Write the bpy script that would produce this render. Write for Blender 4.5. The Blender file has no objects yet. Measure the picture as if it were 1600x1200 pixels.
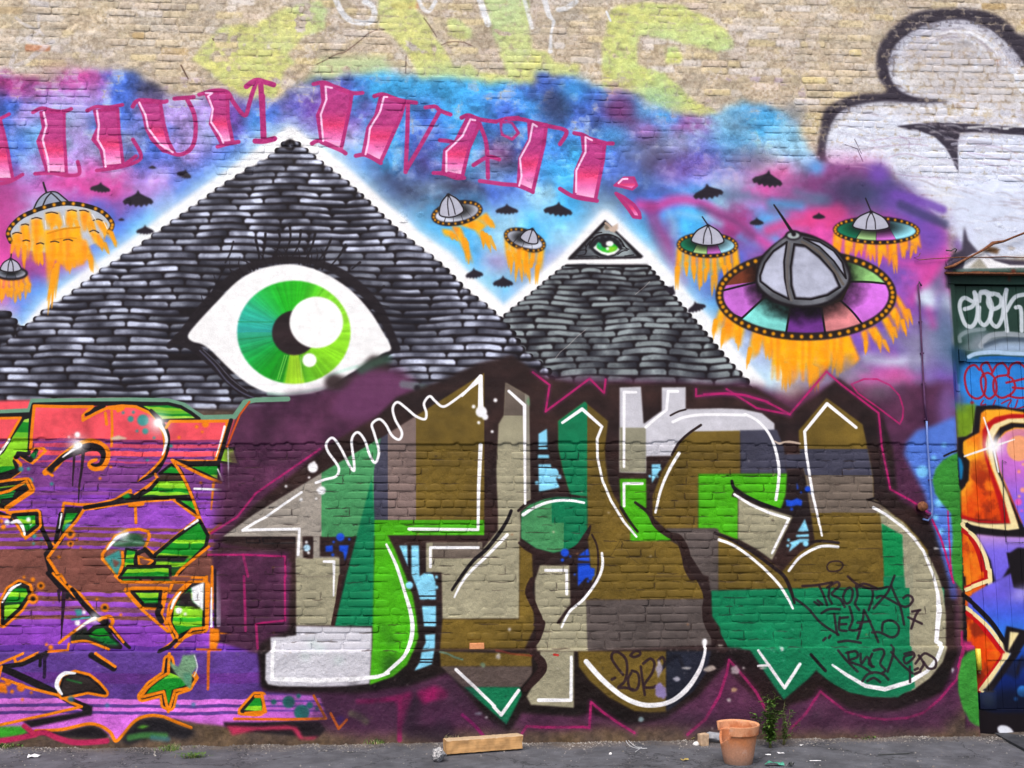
import bpy, bmesh
from mathutils import Vector, Matrix, Euler

import math, random
import numpy as np

# ------------------------------------------------------------------ the view
F_PX, CAM_D, YAW, PITCH = 1600.0, 8.47, math.radians(3.0), math.radians(7.3)
_sy, _cy, _sp, _cp = math.sin(YAW), math.cos(YAW), math.sin(PITCH), math.cos(PITCH)
FWD = (_sy*_cp, _cy*_cp, _sp)
RGT = (_cy, -_sy, 0.0)
UPV = (-_sy*_sp, -_cy*_sp, _cp)

def _ray(u, v):
    a, b = (u-800.0)/F_PX, (600.0-v)/F_PX
    return [FWD[i] + a*RGT[i] + b*UPV[i] for i in range(3)]
_r = _ray(800.0, 1160.0)
CAM_H = -_r[2]/_r[1]*CAM_D

def on_wall(u, v, y=0.0):
    """photo pixel -> (x, z) on the plane at depth y (0 = the brick face)"""
    r = _ray(u, v)
    t = (y+CAM_D)/r[1]
    return r[0]*t, CAM_H + r[2]*t

def on_ground(u, v, z=0.0):
    r = _ray(u, v)
    t = (z-CAM_H)/r[2]
    return r[0]*t, -CAM_D + r[1]*t

def to_px(x, y, z):
    d = (x, y+CAM_D, z-CAM_H)
    w = d[0]*FWD[0]+d[1]*FWD[1]+d[2]*FWD[2]
    return (800+F_PX*(d[0]*RGT[0]+d[1]*RGT[1]+d[2]*RGT[2])/w,
            600-F_PX*(d[0]*UPV[0]+d[1]*UPV[1]+d[2]*UPV[2])/w)



# ------------------------------------------------ camera, light, exposure
SC = bpy.context.scene
COL = SC.collection
_cd = bpy.data.cameras.new('camera'); CAM = bpy.data.objects.new('camera', _cd); COL.objects.link(CAM)
_cd.sensor_width = 36.0; _cd.lens = 36.0*F_PX/1600.0; _cd.clip_end = 500; _cd.clip_start = .05
CAM.location = (0, -CAM_D, CAM_H)
CAM.matrix_world = Matrix(((RGT[0], UPV[0], -FWD[0], 0), (RGT[1], UPV[1], -FWD[1], -CAM_D), (RGT[2], UPV[2], -FWD[2], CAM_H), (0, 0, 0, 1)))
SC.camera = CAM
W = bpy.data.worlds.new('World'); SC.world = W; W.use_nodes = True
SUN_EL, SUN_AZ = math.radians(58), math.radians(200)       # high, thin cloud, from behind the camera and a little left
_n = W.node_tree; _bg = _n.nodes['Background']
_s = _n.nodes.new('ShaderNodeTexSky'); _s.sky_type = 'NISHITA'; _s.sun_disc = False
_s.sun_elevation = SUN_EL; _s.sun_rotation = SUN_AZ; _s.air_density = 1.0; _s.dust_density = 5.0; _s.ozone_density = 1.0
_n.links.new(_s.outputs[0], _bg.inputs[0]); _bg.inputs[1].default_value = 0.12
_l = bpy.data.lights.new('sun', 'SUN'); _l.energy = 1.35; _l.angle = math.radians(40); _l.color = (1.0, .95, .87)
_so = bpy.data.objects.new('sun', _l); COL.objects.link(_so)
# direction towards the sun: azimuth measured from +y clockwise
_dir = Vector((math.sin(SUN_AZ)*math.cos(SUN_EL), math.cos(SUN_AZ)*math.cos(SUN_EL), math.sin(SUN_EL)))
_so.rotation_euler = _dir.to_track_quat('Z', 'Y').to_euler()
SC.view_settings.view_transform = 'Standard'; SC.view_settings.look = 'None'
SC.view_settings.exposure = 0.86; SC.view_settings.gamma = 1.0; SC.view_settings.use_curve_mapping = False
SC.cycles.max_bounces = 5



# ------------------------------------------------- masonry layout (metres)
WX0, WX1 = -7.4, 8.8
TEX_X0, TEX_X1, TEX_Z0, TEX_Z1, TEX_S = -7.2, 8.6, -0.1, 7.1, 240.0
Z_LEDGE = on_wall(800, 1014)[1]
Z_CRACK = on_wall(800, 690)[1]
Z_COAT = on_wall(800, 262)[1]
COURSE = 0.0664
X_DOOR = 4.222
X_DOOR2 = 6.26                       # the doorway's right side, outside the photograph      # left jamb of the doorway
Z_HEAD = on_wall(1500, 428)[1]      # underside of the lintel

def courses():
    """every brick of the wall face: (x0, x1, z0, z1, zone)"""
    rg = random.Random(5)
    out = []
    n = 0
    z = Z_LEDGE + 0.004
    while z < 7.2:
        zone = 'low' if z < Z_CRACK-0.02 else ('coat' if z < Z_COAT-0.45 else 'top')
        if zone != 'coat':
            x = WX0 + rg.uniform(-0.2, 0)
            k = rg.randrange(3)
            while x < WX1:
                k += 1
                L = 0.225 if (n % 2 == 0 or k % 3) else 0.108
                if n % 4 == 1 and k % 2: L = 0.108
                L += rg.uniform(-0.012, 0.012)
                a, b = x, x+L
                x = b + rg.uniform(0.005, 0.012)
                dz = rg.uniform(-0.003, 0.003)
                if z < Z_HEAD + 0.18 and b > X_DOOR and a < X_DOOR2:
                    if a > X_DOOR-0.05:
                        x = max(x, X_DOOR2+.004)
                        continue
                    b = X_DOOR
                out.append((a, b, z+0.001+dz, z+COURSE-0.0065+dz, zone))
        z += COURSE
        n += 1
    return out
BRICKS = courses()

# ------------------------------------------------------- the wall-paint raster
TW, TH = int((TEX_X1-TEX_X0)*TEX_S), int((TEX_Z1-TEX_Z0)*TEX_S)
IMG = np.zeros((TH, TW, 3), np.float32)
_X, _Z = np.meshgrid((TEX_X0+(np.arange(TW)+.5)/TEX_S).astype(np.float32), (TEX_Z1-(np.arange(TH)+.5)/TEX_S).astype(np.float32))
U, V = to_px(_X, 0.0, _Z)
U = U.astype(np.float32); V = V.astype(np.float32)
RNG = np.random.RandomState(11)
PLANE = [0.0]

def up(a, h, w):
    """smooth upsample of a small grid"""
    gh, gw = a.shape
    y = np.linspace(0, gh-1.001, h); x = np.linspace(0, gw-1.001, w)
    yi = y.astype(int); xi = x.astype(int)
    fy = y-yi; fx = x-xi
    fy = (fy*fy*(3-2*fy)).astype(np.float32); fx = (fx*fx*(3-2*fx)).astype(np.float32)
    r = a[yi]*(1-fy)[:, None] + a[yi+1]*fy[:, None]
    return r[:, xi]*(1-fx) + r[:, xi+1]*fx

def vnoise(cell, seed, oct=3, ax=1.0):
    """fractal value noise over the whole raster, 0..1; cell in raster px, ax stretches along x"""
    rs = np.random.RandomState(seed)
    out = np.zeros((TH, TW), np.float32); amp, tot = 1.0, 0.0
    for o in range(oct):
        c = max(cell/2**o, 1.5)
        g = rs.rand(int(TH/c)+3, int(TW/(c*ax))+3).astype(np.float32)
        out += amp*up(g, TH, TW); tot += amp; amp *= 0.55
    out /= tot
    return np.clip((out-0.5)*1.8+0.5, 0, 1)

def tx(p):
    x, z = on_wall(p[0], p[1], PLANE[0])
    return ((x-TEX_X0)*TEX_S, (TEX_Z1-z)*TEX_S)

def pts(s, o=(0, 0), k=4.0):
    a = [float(q) for q in s.replace(',', ' ').split()] if isinstance(s, str) else list(s)
    return [(o[0]+a[i]/k, o[1]+a[i+1]/k) for i in range(0, len(a), 2)]

def spline(p, closed=False, n=6):
    if len(p) < 3: return list(p)
    out = []; m = len(p)
    rng = range(m if closed else m-1)
    for i in rng:
        if closed: a, b, c, d = p[(i-1) % m], p[i], p[(i+1) % m], p[(i+2) % m]
        else: a, b, c, d = p[max(i-1, 0)], p[i], p[i+1], p[min(i+2, m-1)]
        for j in range(n):
            t = j/n
            out.append(tuple(.5*(2*b[q]+(c[q]-a[q])*t+(2*a[q]-5*b[q]+4*c[q]-d[q])*t*t+(3*b[q]-a[q]-3*c[q]+d[q])*t**3) for q in (0, 1)))
    if not closed: out.append(p[-1])
    return out

def blur(a, s):
    if s < 0.35: return a
    for _ in range(3):
        r = s*1.0
        k = int(r); f = r-k
        for ax in (0, 1):
            n = a.shape[ax]
            pad = [(0, 0), (0, 0)]; pad[ax] = (k+2, k+2)
            b = np.pad(a, pad)
            c = np.cumsum(b, axis=ax, dtype=np.float64)
            def sl(i0): return c[i0:i0+n] if ax == 0 else c[:, i0:i0+n]
            inner = sl(2*k+2) - sl(1)
            outer = sl(2*k+3) - sl(0)
            a = (inner*(1-f)+outer*f)/(2*k+1+2*f)
    return a.astype(np.float32)

def cover(poly, soft=0.0):
    """anti-aliased coverage of a polygon given in raster px -> (y0, x0, array) or None"""
    P = np.array(poly, np.float64)
    m = int(soft*3)+2
    x0, x1 = max(int(P[:, 0].min())-m, 0), min(int(P[:, 0].max())+m+2, TW)
    y0, y1 = max(int(P[:, 1].min())-m, 0), min(int(P[:, 1].max())+m+2, TH)
    if x1-x0 < 2 or y1-y0 < 2: return None
    h, w, SS = y1-y0, x1-x0, 3
    ys = y0+(np.arange(h*SS)+.5)/SS
    A, B = P, np.roll(P, -1, 0)
    ya, yb = A[:, 1][:, None], B[:, 1][:, None]
    cr = (ya <= ys) != (yb <= ys)
    dy = np.where(yb == ya, 1.0, yb-ya)
    xs = np.where(cr, A[:, 0][:, None]+(ys-ya)/dy*(B[:, 0]-A[:, 0])[:, None], np.inf)
    xs.sort(axis=0)
    acc = np.zeros((h, w+2), np.float64)
    rows = np.repeat(np.arange(h), SS)
    for i in range(xs.shape[0]):
        x = xs[i]
        ok = np.isfinite(x)
        if not ok.any(): break
        xx = np.clip(x[ok]-x0, 0, w); fl = np.minimum(xx.astype(int), w); fr = xx-fl
        s = 1.0/SS if i % 2 == 0 else -1.0/SS
        np.add.at(acc, (rows[ok], fl), s*(1-fr)); np.add.at(acc, (rows[ok], fl+1), s*fr)
    a = np.clip(np.cumsum(acc, 1)[:, :w], 0, 1).astype(np.float32)
    return y0, x0, (blur(a, soft) if soft > 0 else a)

def put(mk, color, alpha=1.0, tex=None):
    """lay a colour (0-255 tuple or function of the photo coords) over the raster"""
    if mk is None: return
    y0, x0, a = mk
    h, w = a.shape
    sl = (slice(y0, y0+h), slice(x0, x0+w))
    a = a*alpha
    if tex is not None: a = a*tex[sl]
    c = color(U[sl], V[sl], sl) if callable(color) else np.array(color, np.float32)/255.0
    IMG[sl] += (c-IMG[sl])*a[:, :, None]

def rough_pts(p, amp, seed):
    """a wavering copy of a closed outline (hand-painted edge)"""
    rg = random.Random(seed); out = []
    for i, a in enumerate(p):
        b = p[(i+1) % len(p)]
        L = math.hypot(b[0]-a[0], b[1]-a[1]); n = max(1, int(L/7))
        for j in range(n):
            t = j/n
            out.append((a[0]+(b[0]-a[0])*t+rg.uniform(-amp, amp), a[1]+(b[1]-a[1])*t+rg.uniform(-amp, amp)))
    return out

def poly(p, color, soft=0.5, smooth=False, alpha=1.0, tex=None, rough=0.0):
    if smooth: p = spline(p, True)
    if rough: p = rough_pts(p, rough, len(p)*7+int(p[0][0]))
    mk = cover([tx(q) for q in p], soft*1.2)
    put(mk, color, alpha, tex)
    return mk

def stroke_mask(p, w, soft=0.6, w2=None):
    q = [tx(a) for a in p]; n = len(q)
    ws = w if isinstance(w, (list, tuple)) else [w+( (w2-w)*i/max(n-1, 1) if w2 is not None else 0) for i in range(n)]
    if len(ws) != n: ws = list(np.interp(np.linspace(0, 1, n), np.linspace(0, 1, len(ws)), ws))
    R = [v*0.62 for v in ws]; aa = max(0.9, soft*1.6)
    m = int(max(R)+aa)+2
    X = [a[0] for a in q]; Y = [a[1] for a in q]
    x0, x1 = max(int(min(X))-m, 0), min(int(max(X))+m+2, TW)
    y0, y1 = max(int(min(Y))-m, 0), min(int(max(Y))+m+2, TH)
    if x1-x0 < 2 or y1-y0 < 2: return None
    a = np.zeros((y1-y0, x1-x0), np.float32)
    for i in range(max(n-1, 1)):
        j = min(i+1, n-1)
        r = max(R[i], R[j])+aa+1
        xa, xb = int(max(min(X[i], X[j])-r, x0)), int(min(max(X[i], X[j])+r+2, x1))
        yc, yd = int(max(min(Y[i], Y[j])-r, y0)), int(min(max(Y[i], Y[j])+r+2, y1))
        if xb <= xa or yd <= yc: continue
        gx = np.arange(xa, xb, dtype=np.float32)+.5-X[i]; gy = (np.arange(yc, yd, dtype=np.float32)+.5-Y[i])[:, None]
        dx, dy = X[j]-X[i], Y[j]-Y[i]; L2 = dx*dx+dy*dy
        t = np.clip((gx*dx+gy*dy)/L2, 0, 1) if L2 > 1e-9 else np.zeros((yd-yc, xb-xa), np.float32)
        d = np.sqrt((gx-t*dx)**2+(gy-t*dy)**2)
        c = np.clip((R[i]+(R[j]-R[i])*t-d)/aa+.5, 0, 1)
        if soft > 2: c = c*c*(3-2*c)
        s = a[yc-y0:yd-y0, xa-x0:xb-x0]
        np.maximum(s, c, out=s)
    return y0, x0, a

def line(p, w, color, soft=0.6, smooth=False, alpha=1.0, w2=None, tex=None):
    if smooth: p = spline(p)
    put(stroke_mask(p, w, soft, w2), color, alpha, tex)

def dot(x, y, r, color, soft=0.5, alpha=1.0, ry=None):
    ry = ry or r
    n = 20 if r < 15 else 48
    poly([(x+r*math.cos(i*2*math.pi/n), y+ry*math.sin(i*2*math.pi/n)) for i in range(n)], color, soft, alpha=alpha)

def mul_masks(a, b):
    """intersection of two masks"""
    y0, x0 = max(a[0], b[0]), max(a[1], b[1])
    y1 = min(a[0]+a[2].shape[0], b[0]+b[2].shape[0]); x1 = min(a[1]+a[2].shape[1], b[1]+b[2].shape[1])
    if y1 <= y0 or x1 <= x0: return None
    return y0, x0, a[2][y0-a[0]:y1-a[0], x0-a[1]:x1-a[1]]*b[2][y0-b[0]:y1-b[0], x0-b[1]:x1-b[1]]

def bands(*st):
    """colour by height in the photo: (v, colour), ... linear between"""
    vs = [s[0] for s in st]; cs = np.array([s[1] for s in st], np.float32)/255
    def f(u, v, sl):
        return np.stack([np.interp(v, vs, cs[:, k]) for k in range(3)], -1).astype(np.float32)
    return f

def hard(*st):
    """hard stripes: colour st[i] holds from its v down to the next"""
    o = []
    for i, (v, c) in enumerate(st):
        if i: o.append((v-0.6, st[i-1][1]))
        o.append((v+0.6, c))
    return bands(*o)

# =====================================================================
#  MURAL, part 1: bare masonry, roller paint, sky, lettering
# =====================================================================
N_f = vnoise(10, 1, 3); N_m = vnoise(46, 2, 4); N_l = vnoise(190, 3, 3)
N_g = vnoise(5, 4, 2); N_h = vnoise(60, 5, 3, ax=5.0); N_s = vnoise(26, 6, 4)
BLK = (30, 24, 30); WHT = (250, 252, 255); DKB = (42, 30, 32)
STONE = np.array([208, 195, 174], np.float32)/255

def bare_wall():
    base = STONE*(0.86+0.22*N_f[..., None]) + (N_m[..., None]-.5)*np.array([.10, .07, .03], np.float32)
    IMG[:] = base
    put((0, 0, np.clip((N_l-0.45)*3, 0, 1)), (176, 164, 142), 0.45)
    rg = random.Random(9)
    bm = np.zeros((TH, TW), np.float32)
    for a, b, z0, z1, zone in BRICKS:
        if b < TEX_X0 or a > TEX_X1: continue
        px0, px1 = (a-TEX_X0)*TEX_S, (b-TEX_X0)*TEX_S
        py0, py1 = (TEX_Z1-z1)*TEX_S, (TEX_Z1-z0)*TEX_S
        ch = 3.0
        j = lambda: rg.uniform(-1.2, 1.2)
        o = [(px0+ch, py0+j()), ((px0+px1)/2, py0+j()), (px1-ch, py0+j()), (px1+j(), py0+ch), (px1+j(), py1-ch), (px1-ch, py1+j()), ((px0+px1)/2, py1+j()), (px0+ch, py1+j()), (px0+j(), py1-ch), (px0+j(), py0+ch)]
        mk = cover(o, 0.9)
        if mk is None: continue
        r = rg.random()
        if r < .42: k = rg.uniform(0, 1); c = (226+10*k, 211+10*k, 168+34*rg.random())
        elif r < .74: c = (208, 194, 176)
        elif r < .975: c = (236, 230, 226)
        elif r < .993: c = (204, 178, 132)
        else: c = (206, 134, 96)
        al = rg.choice((.85, .7, .5, .32, .2))
        put(mk, c, al, None)
        y0, x0, m = mk
        np.maximum(bm[y0:y0+m.shape[0], x0:x0+m.shape[1]], m, out=bm[y0:y0+m.shape[0], x0:x0+m.shape[1]])
    put((0, 0, np.clip((N_s-0.56)*5, 0, 1)*np.clip((N_l-.3)*3, 0, 1)), (208, 196, 188), 0.6)
    put((0, 0, np.clip((N_g*.45+N_m*.3+N_s*.35-0.66)*4, 0, 1)), (240, 234, 226), 0.5)
    put((0, 0, np.clip((0.36-N_g*(.6+.8*N_s))*4, 0, 1)), (138, 120, 98), 0.28)
    return bm
BM = bare_wall()
THIN = np.clip(0.35+0.75*BM+(N_f-.5)*.7, 0, 1)             # thin paint: takes on the brick faces, misses joints

# ---- whitish smears and pale roller letters at the top
for s, w in (("100,110 150,150 240,200 170,240 290,290", 5), ("240,90 245,180 270,220", 4), ("100,320 70,410 150,390 220,340 330,260", 8), ("200,10 300,30", 10)):
    line(pts(s), w, (225, 224, 235), 3, True, .5, tex=THIN)
put((0, 0, np.clip((N_l-.5)*3, 0, 1)*np.clip((430-U)/300, 0, 1)*np.clip((200-V)/80, 0, 1)), (205, 200, 205), .40)

def yg(u, v, sl):
    n = N_s[sl][..., None]; m = N_l[sl][..., None]; f = N_f[sl][..., None]
    c = np.array([208, 220, 146], np.float32)*(1-n)+np.array([226, 228, 140], np.float32)*n
    k = np.clip((m-.5)*3, 0, 1)*.75
    c = c*(1-k)+np.array([196, 226, 170], np.float32)*k
    return c/255*(0.93+.12*f)
YGT = np.clip(0.62+.5*BM+(N_f-.5)*.8, 0, 1)*np.clip((N_m-.04)*9, 0, 1)
YG = ["400,5 445,60 430,180 300,230 200,330 245,400 180,440 120,620 0,640 -110,600 -300,440 -400,370 -350,300 -200,160 0,160 100,90 250,30",
      "770,-20 1000,-20 1000,60 1070,120 1100,220 1180,300 1240,420 1330,400 1400,450 1600,470 1640,560 1400,560 1250,500 1030,510 950,340 860,230 760,160",
      "1420,-20 1700,-20 1720,300 1830,330 1870,390 2020,400 2010,470 1760,470 1720,560 1600,540 1550,400 1480,200",
      "1200,120 1260,120 1340,180 1350,240 1300,250 1200,210"]
for s in YG: poly(pts(s, (400, 0)), yg, 2, rough=1.8, tex=YGT, alpha=.8)
poly(pts("620,60 700,30 850,10 1050,30 1200,100 1330,180 1390,260 1385,300 1300,320 1100,280 900,225 790,225 780,400 950,460 1030,520 1130,620 1290,700 1180,745 1000,720 800,600 560,550 560,300 590,170", (800, 0)), yg, 2, rough=1.8, tex=YGT, alpha=.92)
poly(pts("960,300 1030,290 1070,370 1040,400 960,400", (800, 0)), yg, 2, rough=1, tex=YGT)
poly(pts("400,360 800,350 860,470 780,500 300,520 360,440", (400, 0)), (205, 222, 170), 5, tex=YGT, alpha=.8)
line(pts("500,0 540,80 600,130 700,140 740,90 720,30 680,10", (400, 0)), 10, (236, 240, 246), 3, True, .85, tex=YGT)
line(pts("1020,0 1040,50 1080,70 1120,10", (400, 0)), 7, (236, 240, 246), 3, True, .85, tex=YGT)
line(pts("1400,0 1450,150", (400, 0)), 11, (240, 244, 250), 3, True, .9, tex=YGT)
line(pts("75,-10 125,170", (800, 0)), 7, (236, 240, 246), 3, True, .8, tex=YGT)
line(pts("200,-20 230,90 260,130 245,210 240,320", (800, 0)), [11, 9, 6, 4, 8], (236, 240, 246), 3, True, .85, tex=YGT)
line(pts("290,60 340,50 400,10", (800, 0)), 9, (236, 240, 246), 3, True, .8, tex=YGT)
line(pts("590,75 615,130", (800, 0)), 4, (236, 240, 246), 1, True, .9)
for s in ("1130,405 1175,490", "1330,240 1335,250"): line(pts(s), 2, (84, 60, 52), 1, alpha=.8)
for s in ("380,400 500,340 560,320 640,260 700,210 760,183 800,183", "1050,115 1090,170 1130,230", "1160,280 1210,262 1290,262 1350,285", "938,350 935,455"):
    line(pts(s, (400, 0)), 2.0, (90, 66, 58), 1.2, True, .55, tex=np.clip(THIN+.2, 0, 1))

# ---- sprayed sky: coarse colour chart (60 px), interpolated and warped
PAL = dict(p=(212, 92, 170), m=(156, 70, 134), b=(88, 124, 214), c=(88, 184, 240), w=(226, 240, 252), l=(186, 164, 228), v=(126, 92, 180),
           k=(62, 66, 98), s=(104, 126, 156), g=(140, 136, 166), o=(168, 216, 242), d=(92, 74, 124), r=(226, 86, 150))
CH = ["m m p b k g g g s b c c c c b b c s c c s s g g g g g",
      "b l l b l l v b v v c b c b c b k c m o c o p k p v w",
      "b o l g b l b w w w c b c k b c b k b c w o s c s v w",
      "m p p p l b o w w b k s k b o c s b c o p p m s k v v",
      "p o b b c w w w w w b c c o c o c c c m c p p p v p v",
      "p m p c w w w w w w w c c o g p c w c b m p v v p p v",
      "p b c c w w w w w w w w c c b c w w c k v p p v v g s",
      "b o w w w w w w w w w w w w w w w w w w s l v v g s v",
      "g w w w w w w w w w w w w w w w w w w w w g g p g v s",
      "g g w w w w w w w w w w w w w w w w w w g g m m p v v"]
CG = np.array([[PAL[c] for c in r.split()] for r in CH], np.float32)/255
def sky(u, v, sl):
    wx = (N_m[sl]-.5)*40+(N_s[sl]-.5)*5; wy = (N_l[sl]-.5)*34+(N_m[sl]-.5)*-24
    x = np.clip((u+wx)/60, 0, 25.99); y = np.clip((v+wy-120)/60, 0, 8.99)
    xi = x.astype(int); yi = y.astype(int); fx = (x-xi); fy = (y-yi)
    fx = (fx*fx*(3-2*fx))[..., None]; fy = (fy*fy*(3-2*fy))[..., None]
    c = (CG[yi, xi]*(1-fx)+CG[yi, xi+1]*fx)*(1-fy)+(CG[yi+1, xi]*(1-fx)+CG[yi+1, xi+1]*fx)*fy
    up_ = np.clip((330-v)/80, 0, 1)[..., None]; n = N_s[sl][..., None]; f = N_f[sl][..., None]
    c = c*(0.93+.16*n)+.03
    c = c*(1-.30*up_*.65*np.clip((.46-n)*3, 0, 1))
    c = c+(np.array([.86, .94, 1.0])-c)*((.45*up_)*np.clip((n-.60)*3, 0, 1))
    c = c*(1-.10*up_*(f-.5))
    return np.clip(c, 0, 1)
SK = [(-900, 120), (0, 108), (40, 122), (80, 126), (110, 106), (150, 112), (200, 110), (240, 128), (262, 150), (300, 150), (340, 146), (385, 150), (430, 158), (462, 134), (500, 122), (600, 114), (680, 124), (740, 126), (800, 132),
      (836, 128), (840, 114), (872, 118), (900, 125), (945, 140), (990, 146), (1010, 166), (1070, 178), (1110, 182), (1150, 160), (1200, 162), (1240, 186), (1262, 232), (1284, 250), (1330, 252), (1372, 258), (1392, 280), (1410, 300), (1445, 326), (1478, 356),
      (1490, 420), (1535, 1150), (1500, 700), (900, 700), (0, 700), (-900, 700)]
poly(SK, sky, 5, rough=4, tex=np.clip(1.25-np.clip((N_s-.5)*2.4, 0, 1)*np.clip((300-V)/150, 0, 1)*(1-BM)*1.2, 0, 1))
# bare-brick ghosts through the sky paint near the lettering
put((0, 0, np.clip((N_s-.62)*5, 0, 1)*np.clip((190-V)/60, 0, 1)*(V > 120)*BM*(U > 250)*(U < 1260)), (170, 150, 190), .35)
def cloud(x, y, r, c, a=.7, ry=None): dot(x, y, r, c, r*.5, a, ry)
for q in [(110, 180, 26, 'o', .8, 14), (130, 160, 22, 'l', .6, 22), (60, 205, 26, 'c', .55, 18), (130, 200, 30, 'g', .5, 14), (20, 140, 16, 'p', .7, 10), (90, 115, 30, 'm', .5, 8), (45, 300, 30, 'l', .6, 22),
          (245, 250, 24, 'b', .6, 16), (215, 285, 46, 'p', .55, 14), (40, 270, 40, 'b', .4, 16), (330, 210, 26, 'o', .5, 16), (395, 190, 14, 'c', .6, 18), (330, 250, 26, 'b', .5, 16), (60, 470, 40, 'c', .7, 16), (110, 440, 26, 'c', .7, 18),
          (105, 405, 26, 'p', .7, 14), (65, 395, 30, 'l', .5, 14), (12, 345, 16, 'p', .6, 60), (150, 330, 20, 'b', .6, 20), (200, 320, 20, 'b', .4, 12), (240, 320, 36, 'l', .5, 16),
          (480, 200, 30, 'v', .6, 26), (560, 250, 26, 'b', .6, 18), (545, 165, 20, 'c', .5, 16), (600, 140, 44, 'c', .7, 16), (700, 136, 44, 'c', .6, 14), (640, 168, 26, 'k', .35, 16), (660, 250, 34, 'm', .5, 10), (600, 215, 26, 'c', .7, 22), (690, 205, 26, 'b', .6, 18), (655, 235, 36, 'k', .45, 10),
          (620, 290, 30, 'k', .35, 16), (740, 160, 26, 'b', .4, 10), (775, 240, 26, 'p', .6, 14), (790, 215, 16, 'k', .5, 12), (770, 268, 30, 'o', .6, 14), (865, 165, 22, 'k', .7, 34), (895, 140, 22, 'c', .8, 18), (860, 260, 22, 'c', .8, 20), (845, 190, 24, 'b', .6, 20), (970, 170, 26, 'm', .7, 30), (1010, 202, 24, 'p', .75, 14), (1060, 190, 26, 'v', .5, 12),
          (1020, 160, 40, 'c', .8, 10), (960, 210, 24, 'c', .8, 14), (1000, 235, 42, 'w', .85, 9), (1060, 225, 26, 'w', .8, 12), (1090, 208, 30, 'o', .8, 9), (1130, 218, 36, 'c', .7, 14), (1180, 250, 26, 's', .8, 16), (1160, 190, 34, 's', .8, 12), (990, 255, 50, 'b', .6, 9), (1020, 283, 26, 'c', .6, 9), (1110, 262, 50, 'p', .75, 10), (1050, 275, 30, 'p', .5, 8),
          (1150, 235, 40, 's', .6, 9), (1225, 268, 26, 'r', .75, 12), (1240, 180, 20, 's', .5, 20), (1222, 205, 18, 'o', .7, 20), (1350, 262, 36, 'p', .6, 8), (1290, 285, 46, 'k', .75, 22), (1270, 262, 12, 'c', .6, 10), (1340, 285, 30, 's', .7, 18), (1400, 300, 36, 'v', .7, 14), (1375, 270, 14, 'v', .7, 16)]:
    cloud(q[0], q[1], q[2], PAL[q[3]], q[4], q[5] if len(q) > 5 else None)
for q in [(1185, 250, 30, 'k', .55, 12), (1150, 240, 26, 's', .5, 10), (870, 168, 24, 'k', .6, 26), (1290, 296, 44, 'k', .6, 18), (1230, 300, 26, 's', .6, 14), (1060, 265, 60, 'p', .6, 9), (1100, 262, 40, 'm', .5, 10), (1165, 268, 40, 'r', .55, 9), (700, 245, 44, 'm', .45, 10), (655, 262, 36, 'k', .5, 8), (560, 262, 36, 'b', .6, 14), (590, 285, 30, 'k', .35, 10), (605, 300, 20, 'b', .5, 10),
          (1045, 372, 14, 'm', .6, 36), (1400, 330, 30, 'v', .6, 18), (1430, 390, 26, 'v', .6, 30), (1456, 430, 18, 'p', .5, 26), (1400, 560, 30, 's', .45, 16), (1150, 300, 24, 'k', .35, 12), (1215, 330, 24, 's', .5, 14), (1260, 340, 30, 'r', .5, 10), (200, 250, 30, 'b', .5, 12), (30, 230, 30, 'b', .6, 20), (10, 300, 30, 'm', .5, 14), (20, 360, 26, 'm', .45, 30), (20, 385, 14, 'p', .6, 20), (60, 250, 26, 'l', .5, 14), (340, 255, 26, 'b', .6, 14), (290, 300, 30, 'b', .45, 12), (1470, 540, 16, 's', .6, 40), (1240, 300, 60, 'p', .35, 14), (1420, 470, 30, 'p', .4, 22), (1180, 290, 40, 'p', .5, 10), (1150, 420, 20, 'v', .3, 20)]:
    cloud(q[0], q[1], q[2], PAL[q[3]], q[4], q[5])
for s, w, c, a in (("800,80 900,90 1000,55 1100,50 1200,80 1290,140 1400,200 1500,260 1600,330", 18, 'p', .85), ("870,110 900,220 950,330 1000,450 1060,560", 24, 'm', .75), ("820,190 870,260 940,400", 16, 'k', .35),
                   ("1180,100 1280,140 1380,180 1500,270", 14, 'k', .45), ("1040,130 1130,150 1230,170 1300,200", 9, 'o', .6), ("1300,20 1500,30 1600,60", 14, 's', .55), ("980,130 1010,200 1010,260", 12, 'o', .5)):
    line(pts(s, (800, 300)), w, PAL[c], 14, True, a)
for s, w, c, a in (("0,240 120,200 240,180 330,140 440,110", 22, 'r', .8), ("40,90 160,70 260,60 360,50", 20, 's', .7), ("30,60 120,80 200,90", 12, 'c', .55), ("560,380 700,400 830,440 1000,470 1080,500", 16, 'p', .6), ("1080,460 980,560 900,680", 16, 'p', .55), ("1180,150 1280,210 1200,330", 26, 'v', .7),
                   ("760,20 900,40 1060,100", 20, 'v', .7), ("820,120 960,150 1120,190", 16, 's', .5), ("960,700 1060,560 1110,480", 16, 's', .6), ("970,660 1010,690", 22, 'w', .85), ("1000,740 1030,830", 12, 'p', .5), ("620,1040 760,1060 940,1050", 16, 'w', .8), ("740,900 900,960 900,1100", 22, 'g', .6), ("560,1080 700,1020", 20, 'g', .5),
                   ("1080,600 1120,900 1130,1100", 22, 's', .5), ("600,1160 800,1150 950,1160", 12, 'p', .5), ("560,640 640,560", 20, 'v', .5), ("180,0 320,40", 14, 's', .6), ("380,200 460,130", 16, 'r', .65)):
    line(pts(s, (1200, 300)), w, PAL[c], 16, True, a)
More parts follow.
